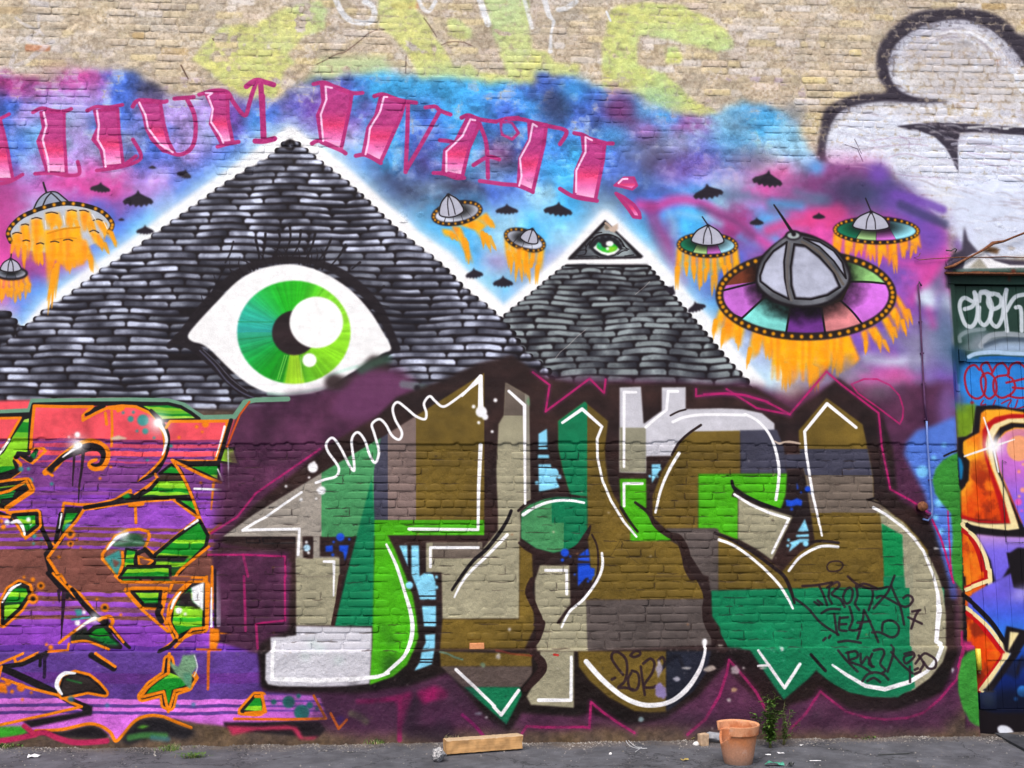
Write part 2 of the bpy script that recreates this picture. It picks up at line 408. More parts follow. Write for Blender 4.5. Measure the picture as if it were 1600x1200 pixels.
for q in [(1120, 540, 30, 'p', .5), (1100, 450, 26, 'v', .5), (1090, 390, 18, 'm', .5), (1140, 590, 22, 'o', .5), (1170, 560, 26, 'l', .5), (810, 420, 34, 'k', .35, 10), (775, 408, 24, 'p', .65, 8), (770, 390, 30, 'g', .5, 8), (1480, 470, 14, 'w', .5), (1450, 460, 12, 'w', .7), (1462, 590, 26, 'v', .6), (1400, 562, 60, 'l', .4, 12)]:
    cloud(q[0], q[1], q[2], PAL[q[3]], q[4], q[5] if len(q) > 5 else None)
IMG *= (1-0.05*np.clip((N_h-.5)*2, 0, 1)*(V > 120)*(V < 640))[..., None]

# ---- white throw-up, top right, with its dark outline
THR = np.clip(.42+.58*BM+(N_f-.5)*1.3, 0, 1)
KO = (62, 57, 70)
OUT = pts("310,990 330,800 350,700 420,640 560,590 740,570 690,480 680,340 730,230 830,130 950,70 1180,50 1400,80 1520,160 1560,210 1700,230 1900,230 1900,420 1560,400 1400,230 1200,170 1000,200 860,280 800,380 800,480 900,590 1140,632 1000,660 800,650 640,660 480,720 400,830 390,990", (1200, 0))
poly(OUT, KO, 2.2, True, .95, tex=np.clip(THR+.30, 0, 1))
def thr(u, v, sl):
    n = np.clip((N_h[sl]-.35)*1.6, 0, 1)[..., None]
    return (np.array([212, 214, 228], np.float32)*(1-n)+np.array([246, 249, 255], np.float32)*n)/255
poly(pts("750,400 790,290 880,210 1000,150 1180,120 1320,150 1440,220 1560,340 1620,440 1700,560 1700,1300 1600,1500 1200,1500 1100,1400 1000,1300 850,1150 700,1020 500,1030 372,1000 375,850 430,720 540,660 700,635 900,640 1140,632 900,600 790,530", (1200, 0)), thr, 1.2, True, .86, tex=THR)
poly(pts("860,330 980,260 1150,230 1350,290 1480,420 1560,560 1540,660 1400,640 1200,610 1000,580 880,520", (1200, 0)), (176, 166, 160), 6, True, .5, tex=np.clip(1.15-.55*BM, 0, 1))
for s in ("800,350 900,240 1100,180 1250,200 1400,290 1520,430 1590,560", "1040,280 1150,230 1300,260", "1300,420 1330,300", "830,420 850,520 900,560"):
    line(pts(s, (1200, 0)), 7, (226, 232, 244), 3, True, .6, tex=THR)
poly(pts("390,830 520,720 700,690 900,760 1100,840 1190,900 1190,1100 1180,1300 900,1180 700,1030 400,1000", (1200, 0)), (228, 234, 248), 5, True, .9, tex=np.clip(THR+.35, 0, 1))
poly(pts("1195,880 1350,850 1700,880 1700,1400 1500,1500 1250,1400 1190,1250", (1200, 0)), (226, 233, 250), 5, True, .93, tex=np.clip(THR+.35, 0, 1))
poly(pts("1200,1100 1500,1100 1700,1100 1700,1600 1280,1640 1130,1400", (1200, 0)), (222, 230, 248), 5, False, .95)
poly(pts("800,788 920,772 1060,764 1300,775 1640,800 1700,805 1700,850 1500,838 1300,825 1200,828 1185,920 1192,1090 1160,1010 1110,920 1040,850 960,822 880,812", (1200, 0)), KO, .8, alpha=.95)
poly(pts("1110,1640 1150,1590 1210,1560 1225,1410 1250,1500 1310,1570 1400,1620 1700,1640 1700,1800 1240,1790 1110,1800", (1200, 0)), (72, 66, 82), 1.5, alpha=.95)
poly([(1502, 421), (1506, 405), (1520, 396), (1534, 392), (1541, 400), (1552, 408), (1575, 415), (1800, 418), (1800, 426), (1500, 428)], (244, 244, 248), .8)
poly([(1510, 420), (1528, 404), (1542, 421)], (176, 172, 160), 1.2)
poly([(1530, 392), (1545, 385), (1560, 388), (1556, 398)], (110, 84, 60), 1.5); dot(1578, 388, 6, (196, 190, 186), 1, .9, 4)
for s in ("640,880 800,860 960,870", "660,920 900,900 1000,910", "760,980 860,960 1000,990", "820,850 880,880 880,920", "1300,900 1450,920 1560,960", "1250,950 1400,980 1580,1010", "1300,1010 1500,1050", "640,1060 900,1100 1100,1110"):
    line(pts(s, (1200, 0)), 2, (176, 150, 176), 2, True, .5)
line(pts("480,905 560,930 590,1010", (1200, 0)), 1.2, (70, 60, 75), .6); line(pts("540,870 585,960", (1200, 0)), 1, (80, 70, 85), .6)
rg = random.Random(91)
for i in range(260):                       # roller and spray strokes in the silver fill
    if i < 60: a0 = rg.uniform(-2.9, -.1); R_ = rg.uniform(.62, .98); cx, cy, rr = 1490, 100, (88*R_, 62*R_); P_ = [(cx+rr[0]*math.cos(a0+.12*j), cy+rr[1]*math.sin(a0+.12*j)) for j in range(rg.randint(3, 8))]
    else:
        x_ = rg.uniform(1308, 1600); y_ = rg.uniform(172, 380); L_ = rg.uniform(20, 70); q_ = rg.uniform(-.1, .35)
        if y_ > 262+max(0, x_-1380)*.9 or (x_ < 1330 and y_ < 185): continue
        P_ = [(x_, y_), (x_+L_*.5, y_+L_*q_*.5-3), (x_+L_, y_+L_*q_)]
    line(P_, rg.uniform(1.5, 5), rg.choice(((250, 252, 255), (244, 246, 252), (190, 188, 204), (206, 206, 220), (176, 168, 176))), 2, True, rg.uniform(.25, .6), tex=THR)
# the sky spray laps over the throw-up
for x, y, r, c, a, ry in ((1305, 262, 34, 'p', .9, 10), (1350, 266, 30, 'p', .9, 10), (1340, 300, 40, 'k', .95, 26), (1390, 300, 32, 'k', .9, 18), (1372, 272, 16, 'v', .95, 16), (1400, 310, 30, 'v', .9, 18), (1430, 340, 30, 'v', .95, 18), (1455, 370, 26, 'v', .95, 26), (1278, 262, 10, 'c', .6, 10)):
    cloud(x, y, r, PAL[c], a, ry)
line(pts("800,20 960,60 1090,110", (1200, 300)), 14, PAL['v'], 8, True, .8); line(pts("830,80 960,140 1100,200", (1200, 300)), 15, PAL['k'], 9, True, .6)

# ---- white halo round the pyramids
def halo(p, w, a):
    line(p, w, (253, 254, 255), 16, False, a)
HA = [(0, 500), (36, 528), (75, 480), (112, 452), (160, 418), (210, 384), (262, 344), (330, 296), (395, 250), (452, 208), (505, 246), (545, 278), (600, 330), (625, 348), (645, 370), (698, 405), (732, 442), (786, 492), (832, 452), (888, 404), (946, 340), (1012, 404), (1046, 440), (1078, 478), (1108, 512), (1142, 552), (1184, 600)]
line(HA, 70, (176, 220, 246), 34, False, .50); line(HA, 40, (214, 236, 250), 16, False, .5); line(HA, 24, (253, 254, 255), 9, False, .9); poly([(946, 330), (874, 412), (1022, 412)], (250, 252, 255), 7)
poly([(0, 486), (40, 520), (460, 200), (790, 480), (945, 345), (1180, 600), (0, 700)], (253, 254, 255), 4)

# ---- the pink lettering
MG = (182, 66, 132); HL = (252, 214, 244)
def letter(body, o, grad, closed_line=True, hl=None, strokes=(), w=5.2):
    p = pts(body, o)
    v0 = min(q[1] for q in p); v1 = max(q[1] for q in p); H = v1-v0
    if grad: poly(p, bands((v0, (190, 84, 152)), (v0+.42*H, (188, 78, 142)), (v0+.62*H, (226, 84, 134)), (v0+.78*H, (236, 130, 190)), (v1, (252, 214, 242))), .8)
    if closed_line: line(p+[p[0]], w, MG, 1.0)
    for s in strokes: line(pts(s, o), w+1, MG, 1.0, True)
    if hl: line(pts(hl, o), 3.4, HL, .8)
letter("-60,740 0,740 40,900 80,1120 -60,1120", (0, 0), 1, True, None, ("0,740 55,712", "-20,1150 60,1135 140,1090"))
letter("255,700 400,695 400,830 415,1085 295,1075 250,930 235,880 270,800", (0, 0), 1, True, "272,700 290,780 265,870 300,1000 305,1070", ("205,700 260,675 330,690 400,695 445,680", "220,1085 320,1080 420,1095 495,1085 485,1010"))
letter("590,690 735,680 745,830 770,1030 655,1040 630,930 580,870 615,790", (0, 0), 1, True, "605,690 618,780 610,870 650,940 660,1040", ("545,690 600,665 680,670 765,655", "605,1065 760,1040 880,985 830,870", "775,1030 850,975"))
letter("870,640 1000,635 1020,760 1050,880 1090,955 1020,940 950,870 915,800 900,720", (0, 0), 1, True, "870,640 910,720 925,800 1000,900 1080,950", ("830,665 870,625 1010,635 1040,630", "1090,615 1210,605", "1170,620 1215,720 1220,850 1190,930 1120,965 1050,945"), 6)
letter("1285,580 1420,575 1425,740 1455,890 1385,895 1315,770 1335,680", (0, 0), 1, True, "1285,578 1325,580 1300,600 1330,680 1318,760 1380,850 1395,890", ("1245,590 1340,565 1420,575 1460,640 1530,720 1560,640 1600,520 1640,505", "1360,915 1430,895 1490,885"), 6)
letter("10,500 60,510 55,860 40,870 20,640", (400, 0), 0, False, None, ("-60,540 0,500 60,515 110,530", "30,530 40,700 50,870", "40,600 45,860", "-5,880 50,880 115,865"), 8)
letter("410,520 500,540 600,580 585,680 530,940 410,890 385,720 420,640", (400, 0), 1, True, "475,548 435,540 440,620 405,715 420,880", ("360,525 430,515 520,555 600,580 665,580", "350,895 400,880 530,940 560,960"), 6)
letter("780,600 930,640 900,740 850,850 780,1010 670,965 700,800 750,720", (400, 0), 1, True, "820,605 800,605 775,700 712,800 700,900 685,965", ("740,600 800,590 900,625 1000,640", "625,975 690,970 780,1020", "950,650 945,850 935,1075", "1150,690 1050,870 940,1060", "1060,670 1120,665 1150,690 1215,715"), 6)
letter("1320,740 1400,770 1360,860 1330,930 1290,1100 1170,1075 1180,940 1250,880", (400, 0), 1, True, "1370,750 1340,745 1290,850 1190,945 1190,1070", ("1285,735 1330,720 1400,745 1500,760", "1150,875 1200,880 1240,890", "1110,1080 1180,1085 1250,1110 1300,1110", "1400,780 1440,900 1450,1110", "1360,1030 1450,980 1520,995"), 6)
letter("1530,760 1600,770 1640,830 1600,870 1540,840", (400, 0), 0, True, None, ("1500,760 1560,740 1640,735",), 5)
dot(793, 201, 9, (96, 150, 214), 1)
letter("105,760 215,780 200,900 130,1195 40,1160 50,990 110,870", (800, 0), 1, True, "155,790 130,775 110,880 50,990 60,1100 45,1160", ("-20,745 60,745 160,775 240,790 340,820 300,900", "-200,1130 -60,1150 40,1160 130,1200"), 6)
letter("440,850 580,890 570,1000 530,1200 520,1250 390,1225 400,1065 450,950", (800, 0), 1, True, "500,875 460,855 460,950 402,1065 400,1200", ("390,830 450,845 530,890 630,895", "300,1180 390,1230 530,1255"), 6)
letter("640,1160 700,1110 760,1110 780,1160 750,1185 690,1170", (800, 0), 1, True, "665,1145 690,1120 720,1118", (), 4)
letter("650,1210 700,1235 760,1280 795,1330 800,1360 760,1355 730,1310", (800, 0), 1, True, None, (), 6)
IMG[...] = IMG

# =====================================================================
#  MURAL, part 2: pyramids, eyes, flying saucers
# =====================================================================
def interp_edge(e, v):
    vs = [q[1] for q in e]; us = [q[0] for q in e]
    return float(np.interp(v, vs, us))

def stone_col(tone, seed, teal, u0, u1, v0, v1):
    rg = random.Random(seed)
    hi = rg.uniform(.75, 1.1) if not teal else rg.uniform(.8, 1.1); ph = rg.random(); kind = rg.random()
    base = np.array([184, 190, 208] if not teal else [160, 170, 174], np.float32)/255*tone
    dark = np.array([34, 33, 43], np.float32)/255
    def f(u, v, sl):
        x = (u-u0)/max(u1-u0, 1); y = (v-v0)/max(v1-v0, 1)
        k = np.clip(1.3-1.6*np.abs(y-.24), 0, 1)*np.clip(.62+1.5*np.abs(x-.5+.2*(ph-.5)), 0, 1.1) if not teal else np.clip(1.2-.3*y, 0, 1)
        if kind < .3: k = k*np.clip(.25+1.4*x, 0, 1)
        elif kind < .55: k = k*np.clip(1.4-1.3*x, 0, 1)
        elif kind < .8: k = k*np.clip(.55+1.3*np.abs(x-ph), 0, 1)
        k = np.clip(k*hi*(.45+.65*N_s[sl]+.45*N_m[sl]), 0, 1.1)[..., None]
        return dark+(base-dark)*k
    return f

def pyramid(left, right, v_top, v_bot, h0, h1, seed, tone, teal, skip=None, tilt=0.0, L=(30, 60), dark_mid=None, wob=1.5):
    rg = random.Random(seed)
    poly([(q[0]+1, q[1]) for q in left]+[(q[0]-1, q[1]) for q in reversed(right)], BLK, 1)
    v = v_top; row = 0
    while v < v_bot:
        f = (v-v_top)/(v_bot-v_top)
        h = (h0+(h1-h0)*f)*rg.uniform(.9, 1.1)
        a, b = interp_edge(left, v+h), interp_edge(right, v+h)
        a2, b2 = interp_edge(left, v+.5*h), interp_edge(right, v+.5*h)
        # rounded black row end standing out from the slope
        for ex, s in ((a2, 1), (b2, -1)):
            line([(ex+s*8, v+h*.62), (ex+s*1.0, v+h*.62)], h*1.0, BLK, .8)
        x = a+4 if row else a+2
        x = max(x, -160)
        ph = rg.uniform(0, 6); am = rg.uniform(.6, wob)
        # rows sag a little from left to right as on the wall
        cx = (a+b)/2
        edge_fade = lambda u, a=a, b=b: max(0, min(1, (u-a)/40, (b-u)/40))
        while x < b-8 and x < 1300:
            w = rg.uniform(*L)*(.75+.35*f)
            if x+w > b-14: w = b-4-x
            u0, u1 = x+.9, x+w-1.7
            dv = lambda u: (2.3*math.sin(u/47+v/37)+1.5*math.sin(u/21-v/29)+.5*math.sin(u/9+ph)+am*.3*math.sin(u/34+ph))*edge_fade(u)+tilt*(u-cx)
            if not (skip and skip((u0+u1)/2, v+h/2)) and u1-u0 > 4:
                t0, t1 = v+1.3, v+h-1.1
                r = min(3.6, h*.36)
                P = [(u0+r, t0+dv(u0)), ((2*u0+u1)/3, t0+dv((2*u0+u1)/3)-rg.uniform(-.3, .9)), ((u0+2*u1)/3, t0+dv((u0+2*u1)/3)-rg.uniform(-.3, .9)), (u1-r, t0+dv(u1)), (u1, t0+r+dv(u1)),
                     (u1-.6, t1+dv(u1)), ((u0+2*u1)/3, t1+dv((u0+2*u1)/3)-rg.uniform(0, 1)), ((2*u0+u1)/3, t1+dv((2*u0+u1)/3)-rg.uniform(0, 1)), (u0+.6, t1+dv(u0)), (u0, t0+r+dv(u0))]
                tn = tone*rg.uniform(.85, 1.1)
                if dark_mid: tn *= dark_mid((u0+u1)/2, v)
                poly(P, stone_col(tn, rg.random(), teal, u0, u1, t0, t1), .55)
            x += w
        v += h; row += 1

LFT = [(0-150, 600), (-60, 585), (0, 545), (40, 512), (70, 485), (110, 460), (155, 425), (207, 392), (262, 352), (325, 307), (337, 297), (390, 262), (405, 255), (425, 242), (442, 224), (450, 218)][::-1]
RGT_E = [(456, 218), (467, 224), (500, 252), (540, 283), (560, 300), (617, 355), (640, 375), (692, 415), (725, 450), (775, 490), (800, 516), (816, 545), (862, 582), (875, 700)]
LF2 = [(885, 413), (857, 435), (832, 457), (800, 483), (780, 500), (770, 720)]
RG2 = [(1012, 413), (1040, 447), (1072, 485), (1100, 517), (1135, 560), (1172, 600), (1178, 720)]
# far left one, mostly out of frame
pyramid([(-100, 483), (-160, 560)], [(12, 486), (22, 500), (40, 515), (60, 600)], 484, 545, 12, 13, 3, .75, False)
pyramid(LF2, RG2, 414, 640, 7.4, 12.5, 21, .93, True, L=(36, 78), wob=1.2)
line([(884, 415), (1013, 416)], 3.4, BLK)
LFT = LFT[:-3]+[(0, 545), (-60, 590), (-150, 640), (-160, 720)]
EYE = spline(pts("95,575 150,500 280,360 400,240 520,170 640,138 760,132 880,160 1000,215 1120,300 1230,420 1300,530 1365,655 1310,690 1200,760 1100,820 1000,885 900,930 760,948 640,942 520,905 420,840 330,760 240,670 180,630 120,612", (270, 380)), True, 4)
def in_eye(u, v): return ((u-452)/128)**2+((v-514)/86)**2 < 1 or (310 < u < 590 and 480 < v < 560)
def dm(u, v):
    d = math.hypot((u-452)/190, (v-505)/130)
    return .68 if d < 1 else 1.0
pyramid(LFT, RGT_E, 219, 700, 10.2, 11.9, 8, 1.08, False, skip=in_eye, L=(50, 98), dark_mid=dm)
dot(453, 226, 9, BLK, .8); dot(454, 227, 4, (120, 124, 138), 1.5, ry=3)
# smears round the eye
DK = (38, 32, 38)
line(pts("-20,640 60,570 150,460 260,330 380,210 500,140 640,105 760,100 900,120 1040,180 1160,270 1280,400 1350,540 1400,660", (270, 380)), [10, 16, 18, 14, 12, 11, 10, 14, 16, 14, 12], DK, 3, True, .95)
line(pts("40,600 120,640 220,720 330,830 440,930 560,985", (270, 380)), [20, 14, 14, 14, 12, 10], DK, 2.5, True, .96)
line(pts("1370,660 1300,710 1200,780 1100,850 960,910", (270, 380)), 12, DK, 3, True, .9)
line(pts("170,670 260,760 340,860 430,930 520,970", (270, 380)), 2.2, (110, 112, 135), 1.5, True, .7)
line(pts("190,665 280,750 370,850 470,925", (270, 380)), 1.4, (140, 142, 160), 1.2, True, .6)
rg = random.Random(4)
for i in range(34):
    t = i/33; ang = math.radians(200+150*t+rg.uniform(-4, 4)) if i < 22 else math.radians(150+60*rg.random())
    cx, cy = 452+118*math.cos(ang), 500+88*math.sin(ang)
    L = rg.uniform(16, 34)
    tilt_ = rg.uniform(-.3, .3)
    line([(cx, cy), (cx+math.cos(ang+tilt_)*L*.6, cy+math.sin(ang+tilt_)*L*.6), (cx+math.cos(ang+tilt_*2.2)*L, cy+math.sin(ang+tilt_*2.2)*L)], 3.2, (34, 28, 34), 1, True, .9, w2=.8)
for s in ("0,300 20,400 10,430", "60,260 55,330 40,420", "140,240 150,300 120,400", "210,200 215,290 180,400", "280,240 270,320 230,400", "370,260 350,340 310,420", "470,290 440,360 390,430", "560,330 520,400 460,470", "650,440 600,480", "800,590 740,640"):
    line(pts(s, (400, 300)), 4.4, (32, 27, 33), 1, True, .88, w2=2)
for s in ("150,470 300,340 400,260", "200,500 330,380 460,300", "1100,300 1200,360 1350,400", "1180,400 1280,440 1420,450", "330,120 360,60 380,-10", "250,300 300,200 330,140"):
    line(pts(s, (270, 380)), 3, (32, 27, 33), 1.2, True, .75)
poly(EYE, lambda u, v, sl: (np.array([252, 253, 254], np.float32)/255)*(.985+.03*N_m[sl][..., None]-.02*N_f[sl][..., None]), .6)
def iris(u, v, sl):
    x, y = u-459.3, v-519.0
    a = np.arctan2(y, x)                      # 0 right, + down
    st = [(-3.15, (60, 172, 166)), (-2.7, (58, 182, 156)), (-2.3, (46, 176, 90)), (-1.9, (36, 176, 44)), (-1.3, (60, 190, 40)), (-.9, (128, 214, 60)), (-.3, (160, 226, 66)), (.6, (144, 214, 48)),
          (1.05, (122, 196, 44)), (1.33, (96, 170, 44)), (1.4, (168, 214, 60)), (1.72, (158, 208, 52)), (1.80, (44, 150, 40)), (2.2, (24, 160, 44)), (2.7, (34, 168, 90)), (3.15, (64, 176, 150))]
    f = bands(*st); c = f(None, a, sl)
    k = 1+.06*np.sin(a*19+np.sin(a*7)*4)*np.clip(np.hypot(x, y)/80, 0, 1)+.03*np.sin(a*53+np.sin(a*13)*3)+.10*(N_m[sl]-.5)
    return np.clip(c*k[..., None], 0, 1)
dot(459.3, 519, 88.6, iris, .7, ry=80.5)
for s in ("410,490 620,492", "415,600 640,580", "430,660 640,610", "655,850 700,700", "668,850 715,700", "805,860 800,710"):
    line(pts(s, (270, 380)), 1.6, (170, 226, 120) if s[0] in '68' else (40, 140, 90), 1, alpha=.6)
def pupil(u, v, sl): return np.array([52, 40, 44], np.float32)/255*(.8+.5*N_h[sl][..., None])
dot(460, 520, 34.7, pupil, .6)
dot(494.5, 503.6, 42, (254, 255, 255), .6, ry=40.3); dot(483.8, 562.5, 11.2, (254, 255, 255), .6, ry=11)
line(pts("1000,900 900,915 800,935 700,945 600,940", (270, 380)), 6, (190, 230, 214), 4, True, .6)
line(pts("1150,770 1050,800 980,830", (270, 380)), 5, (200, 238, 226), 4, True, .6)

# capstone with the small eye
o8 = (860, 330)
poly(pts("680,108 1160,565 1130,590 220,605 225,580", o8, 8), BLK, .6)
poly(pts("690,160 860,310 1080,560 290,585 450,400", o8, 8), stone_col(.95, 77, True, 890, 1000, 345, 405), .8)
for s in ("560,275 640,265", "470,345 530,325", "440,440 430,400", "360,490 450,485 430,540", "350,570 560,560 600,580", "880,470 980,475", "840,540 900,500 960,490", "500,370 450,440 440,500", "930,560 1040,545", "900,420 960,470", "310,560 420,545"):
    line(pts(s, o8, 8), 1.7, BLK, .8, True)
for s in ("690,150 740,190 760,240",): line(pts(s, o8, 8), 4, (206, 184, 168), .8, True, .9)
poly(pts("670,180 740,200 800,180 840,150 840,220 800,265 740,240 680,235", o8, 8), (208, 190, 176), .7, rough=.5)
poly(pts("690,165 740,210 700,235 670,200", o8, 8), (128, 118, 104), .6)
poly(pts("480,440 560,350 640,305 740,300 840,350 900,440 870,500 800,560 720,575 620,565 560,530 510,480", o8, 8), (36, 34, 42), .8, True)
for s in ("490,420 560,330 660,295 760,300 860,350 920,440", ): line(pts(s, o8, 8), 3.4, BLK, .8, True)
for x, y in ((610, 330), (690, 322), (780, 320), (840, 350), (880, 400)): dot(860+x/8, 330+y/8, 2.2, (96, 104, 110), .8, ry=1.4)
poly(pts("535,455 600,395 700,370 800,410 865,478 800,530 720,552 640,530 580,490", o8, 8), (250, 255, 252), .5)
dot(860+710/8, 330+440/8, 16.5, bands((370, (40, 160, 110)), (386, (40, 180, 60)), (400, (90, 200, 50))), .5, ry=10.2)
poly(pts("700,440 840,440 800,500 740,520", o8, 8), (140, 210, 50), 1.2)
poly(pts("580,400 640,390 640,480 600,450", o8, 8), (56, 170, 140), 1.2)
dot(860+690/8, 330+400/8, 7.2, (46, 40, 48), .5, ry=7)
poly(pts("600,375 660,330 760,345 850,400 870,470 800,410 700,372 620,400", o8, 8), (36, 34, 42), .5)
dot(860+740/8, 330+405/8, 6, (252, 255, 255), .5, ry=4.4); dot(860+713/8, 330+468/8, 2.6, (252, 255, 255), .5)
poly(pts("535,455 580,490 640,530 720,552 800,530 865,478 790,505 720,522 650,505 590,470", o8, 8), (250, 255, 252), .4)
for s in ("270,1040 300,1000 350,960 410,900 460,860", "770,640 830,590 860,560"):
    line(pts(s, (800, 300)), 1.0, (214, 206, 204), .8, alpha=.6)

# ---- saucers
OR = (246, 166, 28); GD = (226, 160, 30)
def beam(p, soft=1.2, a=.95, seed=1):
    soft = soft*1.1
    """orange exhaust: a sprayed flare with streaky, fading spikes along its foot"""
    v0 = min(q[1] for q in p); v1 = max(q[1] for q in p)
    mk = cover([tx(q) for q in p], soft*1.2)
    if mk is None: return
    y0, x0, m = mk
    sl = (slice(y0, y0+m.shape[0]), slice(x0, x0+m.shape[1]))
    q_ = np.clip((V[sl]-v0)/(v1-v0), 0, 1)
    st = .5+.5*np.sin(U[sl]*.38+2*np.sin(U[sl]*.13)); fade = np.clip(1.55-q_*(.85+.6*st)-.25*N_s[sl]*q_, 0, 1)
    put((y0, x0, m*fade), lambda u, v, s: np.clip(np.stack([np.full_like(u, 250/255), (172+20*st-14*N_s[s])/255, (18+40*N_f[s])/255], -1), 0, 1), a)
    u0, u1 = min(q[0] for q in p), max(q[0] for q in p)
    rg_ = random.Random(int(u0*13+v1)); lowp = sorted(p, key=lambda q: -q[1])[:2]; top = (sum(q[0] for q in p)/len(p), v0)
    for k in range(max(2, int((u1-u0)/12))):
        t = rg_.random(); b = (lowp[0][0]+(lowp[1][0]-lowp[0][0])*t, lowp[0][1]+(lowp[1][1]-lowp[0][1])*t)
        h = (v1-v0); d = (b[0]-top[0])/max(h, 1)
        c = (b[0]-d*h*.35, b[1]-h*.35); e = (b[0]+d*h*.12, b[1]+h*rg_.uniform(.05, .28))
        line([c, b, e], [7, 4.5, .6], (244, 170, 36), 2.2, alpha=.75)

def saucer(cx, cy, rx, ry, cols, dome, tilt=0.0, nd=20, rimw=3.0, lo=(.45, .62), ant=None, beams=8, bl=26, spread=.25, seed=1, panes=3, bw=.8, dr=1.9):
    rg = random.Random(seed)
    ct, st = math.cos(tilt), math.sin(tilt)
    def P(x, y): return (cx+x*ct-y*st, cy+x*st+y*ct)
    def E(sx, sy, n=40, a0=0, a1=2*math.pi): return [P(sx*math.cos(a0+(a1-a0)*i/n), sy*math.sin(a0+(a1-a0)*i/n)) for i in range(n+1)]
    if beams:
        for i in range(beams):
            t = -1+2*(i+.5)/beams
            a = P(rx*(t-.8/beams), ry*math.sqrt(max(0, 1-(t-.8/beams)**2))*.75); b = P(rx*(t+.8/beams), ry*math.sqrt(max(0, 1-(t+.8/beams)**2))*.75)
            l = bl*rg.uniform(.8, 1.4)
            beam([a, b, (b[0]+spread*l*t+rg.uniform(-1, 3), b[1]+l*rg.uniform(.7, 1)), ((a[0]+b[0])/2+spread*l*t, b[1]+l*.6), (a[0]+spread*l*t*.6+rg.uniform(-2, 1), a[1]+l)], 1.2)
    poly(E(rx, ry)[:-1], BLK, .6)
    ix, iy = rx-rimw*1.9, ry-rimw*1.9
    n = len(cols); base = cover([tx(q) for q in E(ix, iy)[:-1]], .5)
    if base is None: return
    for i, c in enumerate(cols):
        f0, f1 = -1+2*i/n, -1+2*(i+1)/n
        f0 = f0 if i else -1.6; f1 = f1 if i < n-1 else 1.6
        w = [P(rx*f0*.62, -iy*1.3), P(rx*f0*.62, -iy*.2), P(rx*f0*1.12, iy*1.6), P(rx*f1*1.12, iy*1.6), P(rx*f1*.62, -iy*.2), P(rx*f1*.62, -iy*1.3)]
        mk = cover([tx(q) for q in w], .2)
        if mk is None: continue
        k = mul_masks(base, mk)
        if k is None: continue
        def f(u, v, s, c=c):
            d = np.clip((np.hypot((u-cx)/rx, (v-(cy-ry*.25))/ry)-.35)*1.9, 0, 1)
            return (np.array(c, np.float32)/255)*(.25+.8*d[..., None])
        put(k, f)
        if i < n-1: line([w[4], P(rx*f1*.94, iy*math.sqrt(max(0, 1-(f1*.92)**2)))], max(1.2, rimw*.42), BLK, .7)
    for i in range(nd):
        a = 2*math.pi*i/nd
        q = P((rx-rimw*.95)*math.cos(a), (ry-rimw*.95)*math.sin(a))
        dot(q[0], q[1], rimw*.62, GD, .4)
    # dome
    dx, dy, dw, dh = dome
    D = [P(dx+dw*x, dy+dh*y) for x, y in ((-1, .7), (-.9, .1), (-.66, -.42), (-.3, -.8), (0, -1), (.3, -.8), (.66, -.42), (.9, .1), (1, .7), (.55, 1.0), (0, 1.1), (-.55, 1.0))]
    lw = max(1.4, rimw*.5)
    poly(D, (190, 192, 206), .5, True)
    S = spline(D, True); line(S+[S[0]], lw*1.3, BLK, .7)
    for k in range(1, panes):
        t = -1+2*k/panes
        line([P(dx, dy-dh), P(dx+dw*t*.62, dy-dh*.1), P(dx+dw*t*.8, dy+dh*.9)], lw, BLK, .7, True)
    dot(*P(dx, dy-dh*.95), lw*1.6, BLK, .5)
    if ant: line([P(dx, dy-dh), ant], lw*1.3, BLK, .8)

def bat(x, y, w, h, a=0):
    ct, st = math.cos(a), math.sin(a)
    Q = [(-1, .2), (-.8, -.15), (-.35, -.45), (-.12, -.7), (0, -1.1), (.12, -.7), (.4, -.45), (.85, -.1), (1, .25), (.85, .55), (.7, .4), (.55, .75), (.4, .5), (.2, .85), (.05, .55), (-.15, .85), (-.3, .5), (-.5, .75), (-.65, .45), (-.85, .6)]
    poly([(x+(p*w*ct-q*h*st), y+(p*w*st+q*h*ct)) for p, q in Q], (42, 36, 48), .6)
for q in [(157, 294, 16, 9, .1), (238, 261, 6, 3.5), (288, 272, 12, 8, .3), (216, 312, 24, 14, .0), (190, 343, 5, 3), (227, 360, 14, 8, 0), (792, 328, 18, 9, 0), (872, 328, 23, 12, .1), (741, 428, 14, 9, -.1), (786, 441, 16, 10, 0), (1106, 301, 24, 13, -.15),
          (1199, 281, 24, 14, .15), (1182, 347, 11, 7), (1279, 338, 10, 6), (1048, 453, 9, 8, .6), (1088, 480, 15, 9, -.3)]:
    bat(*q)
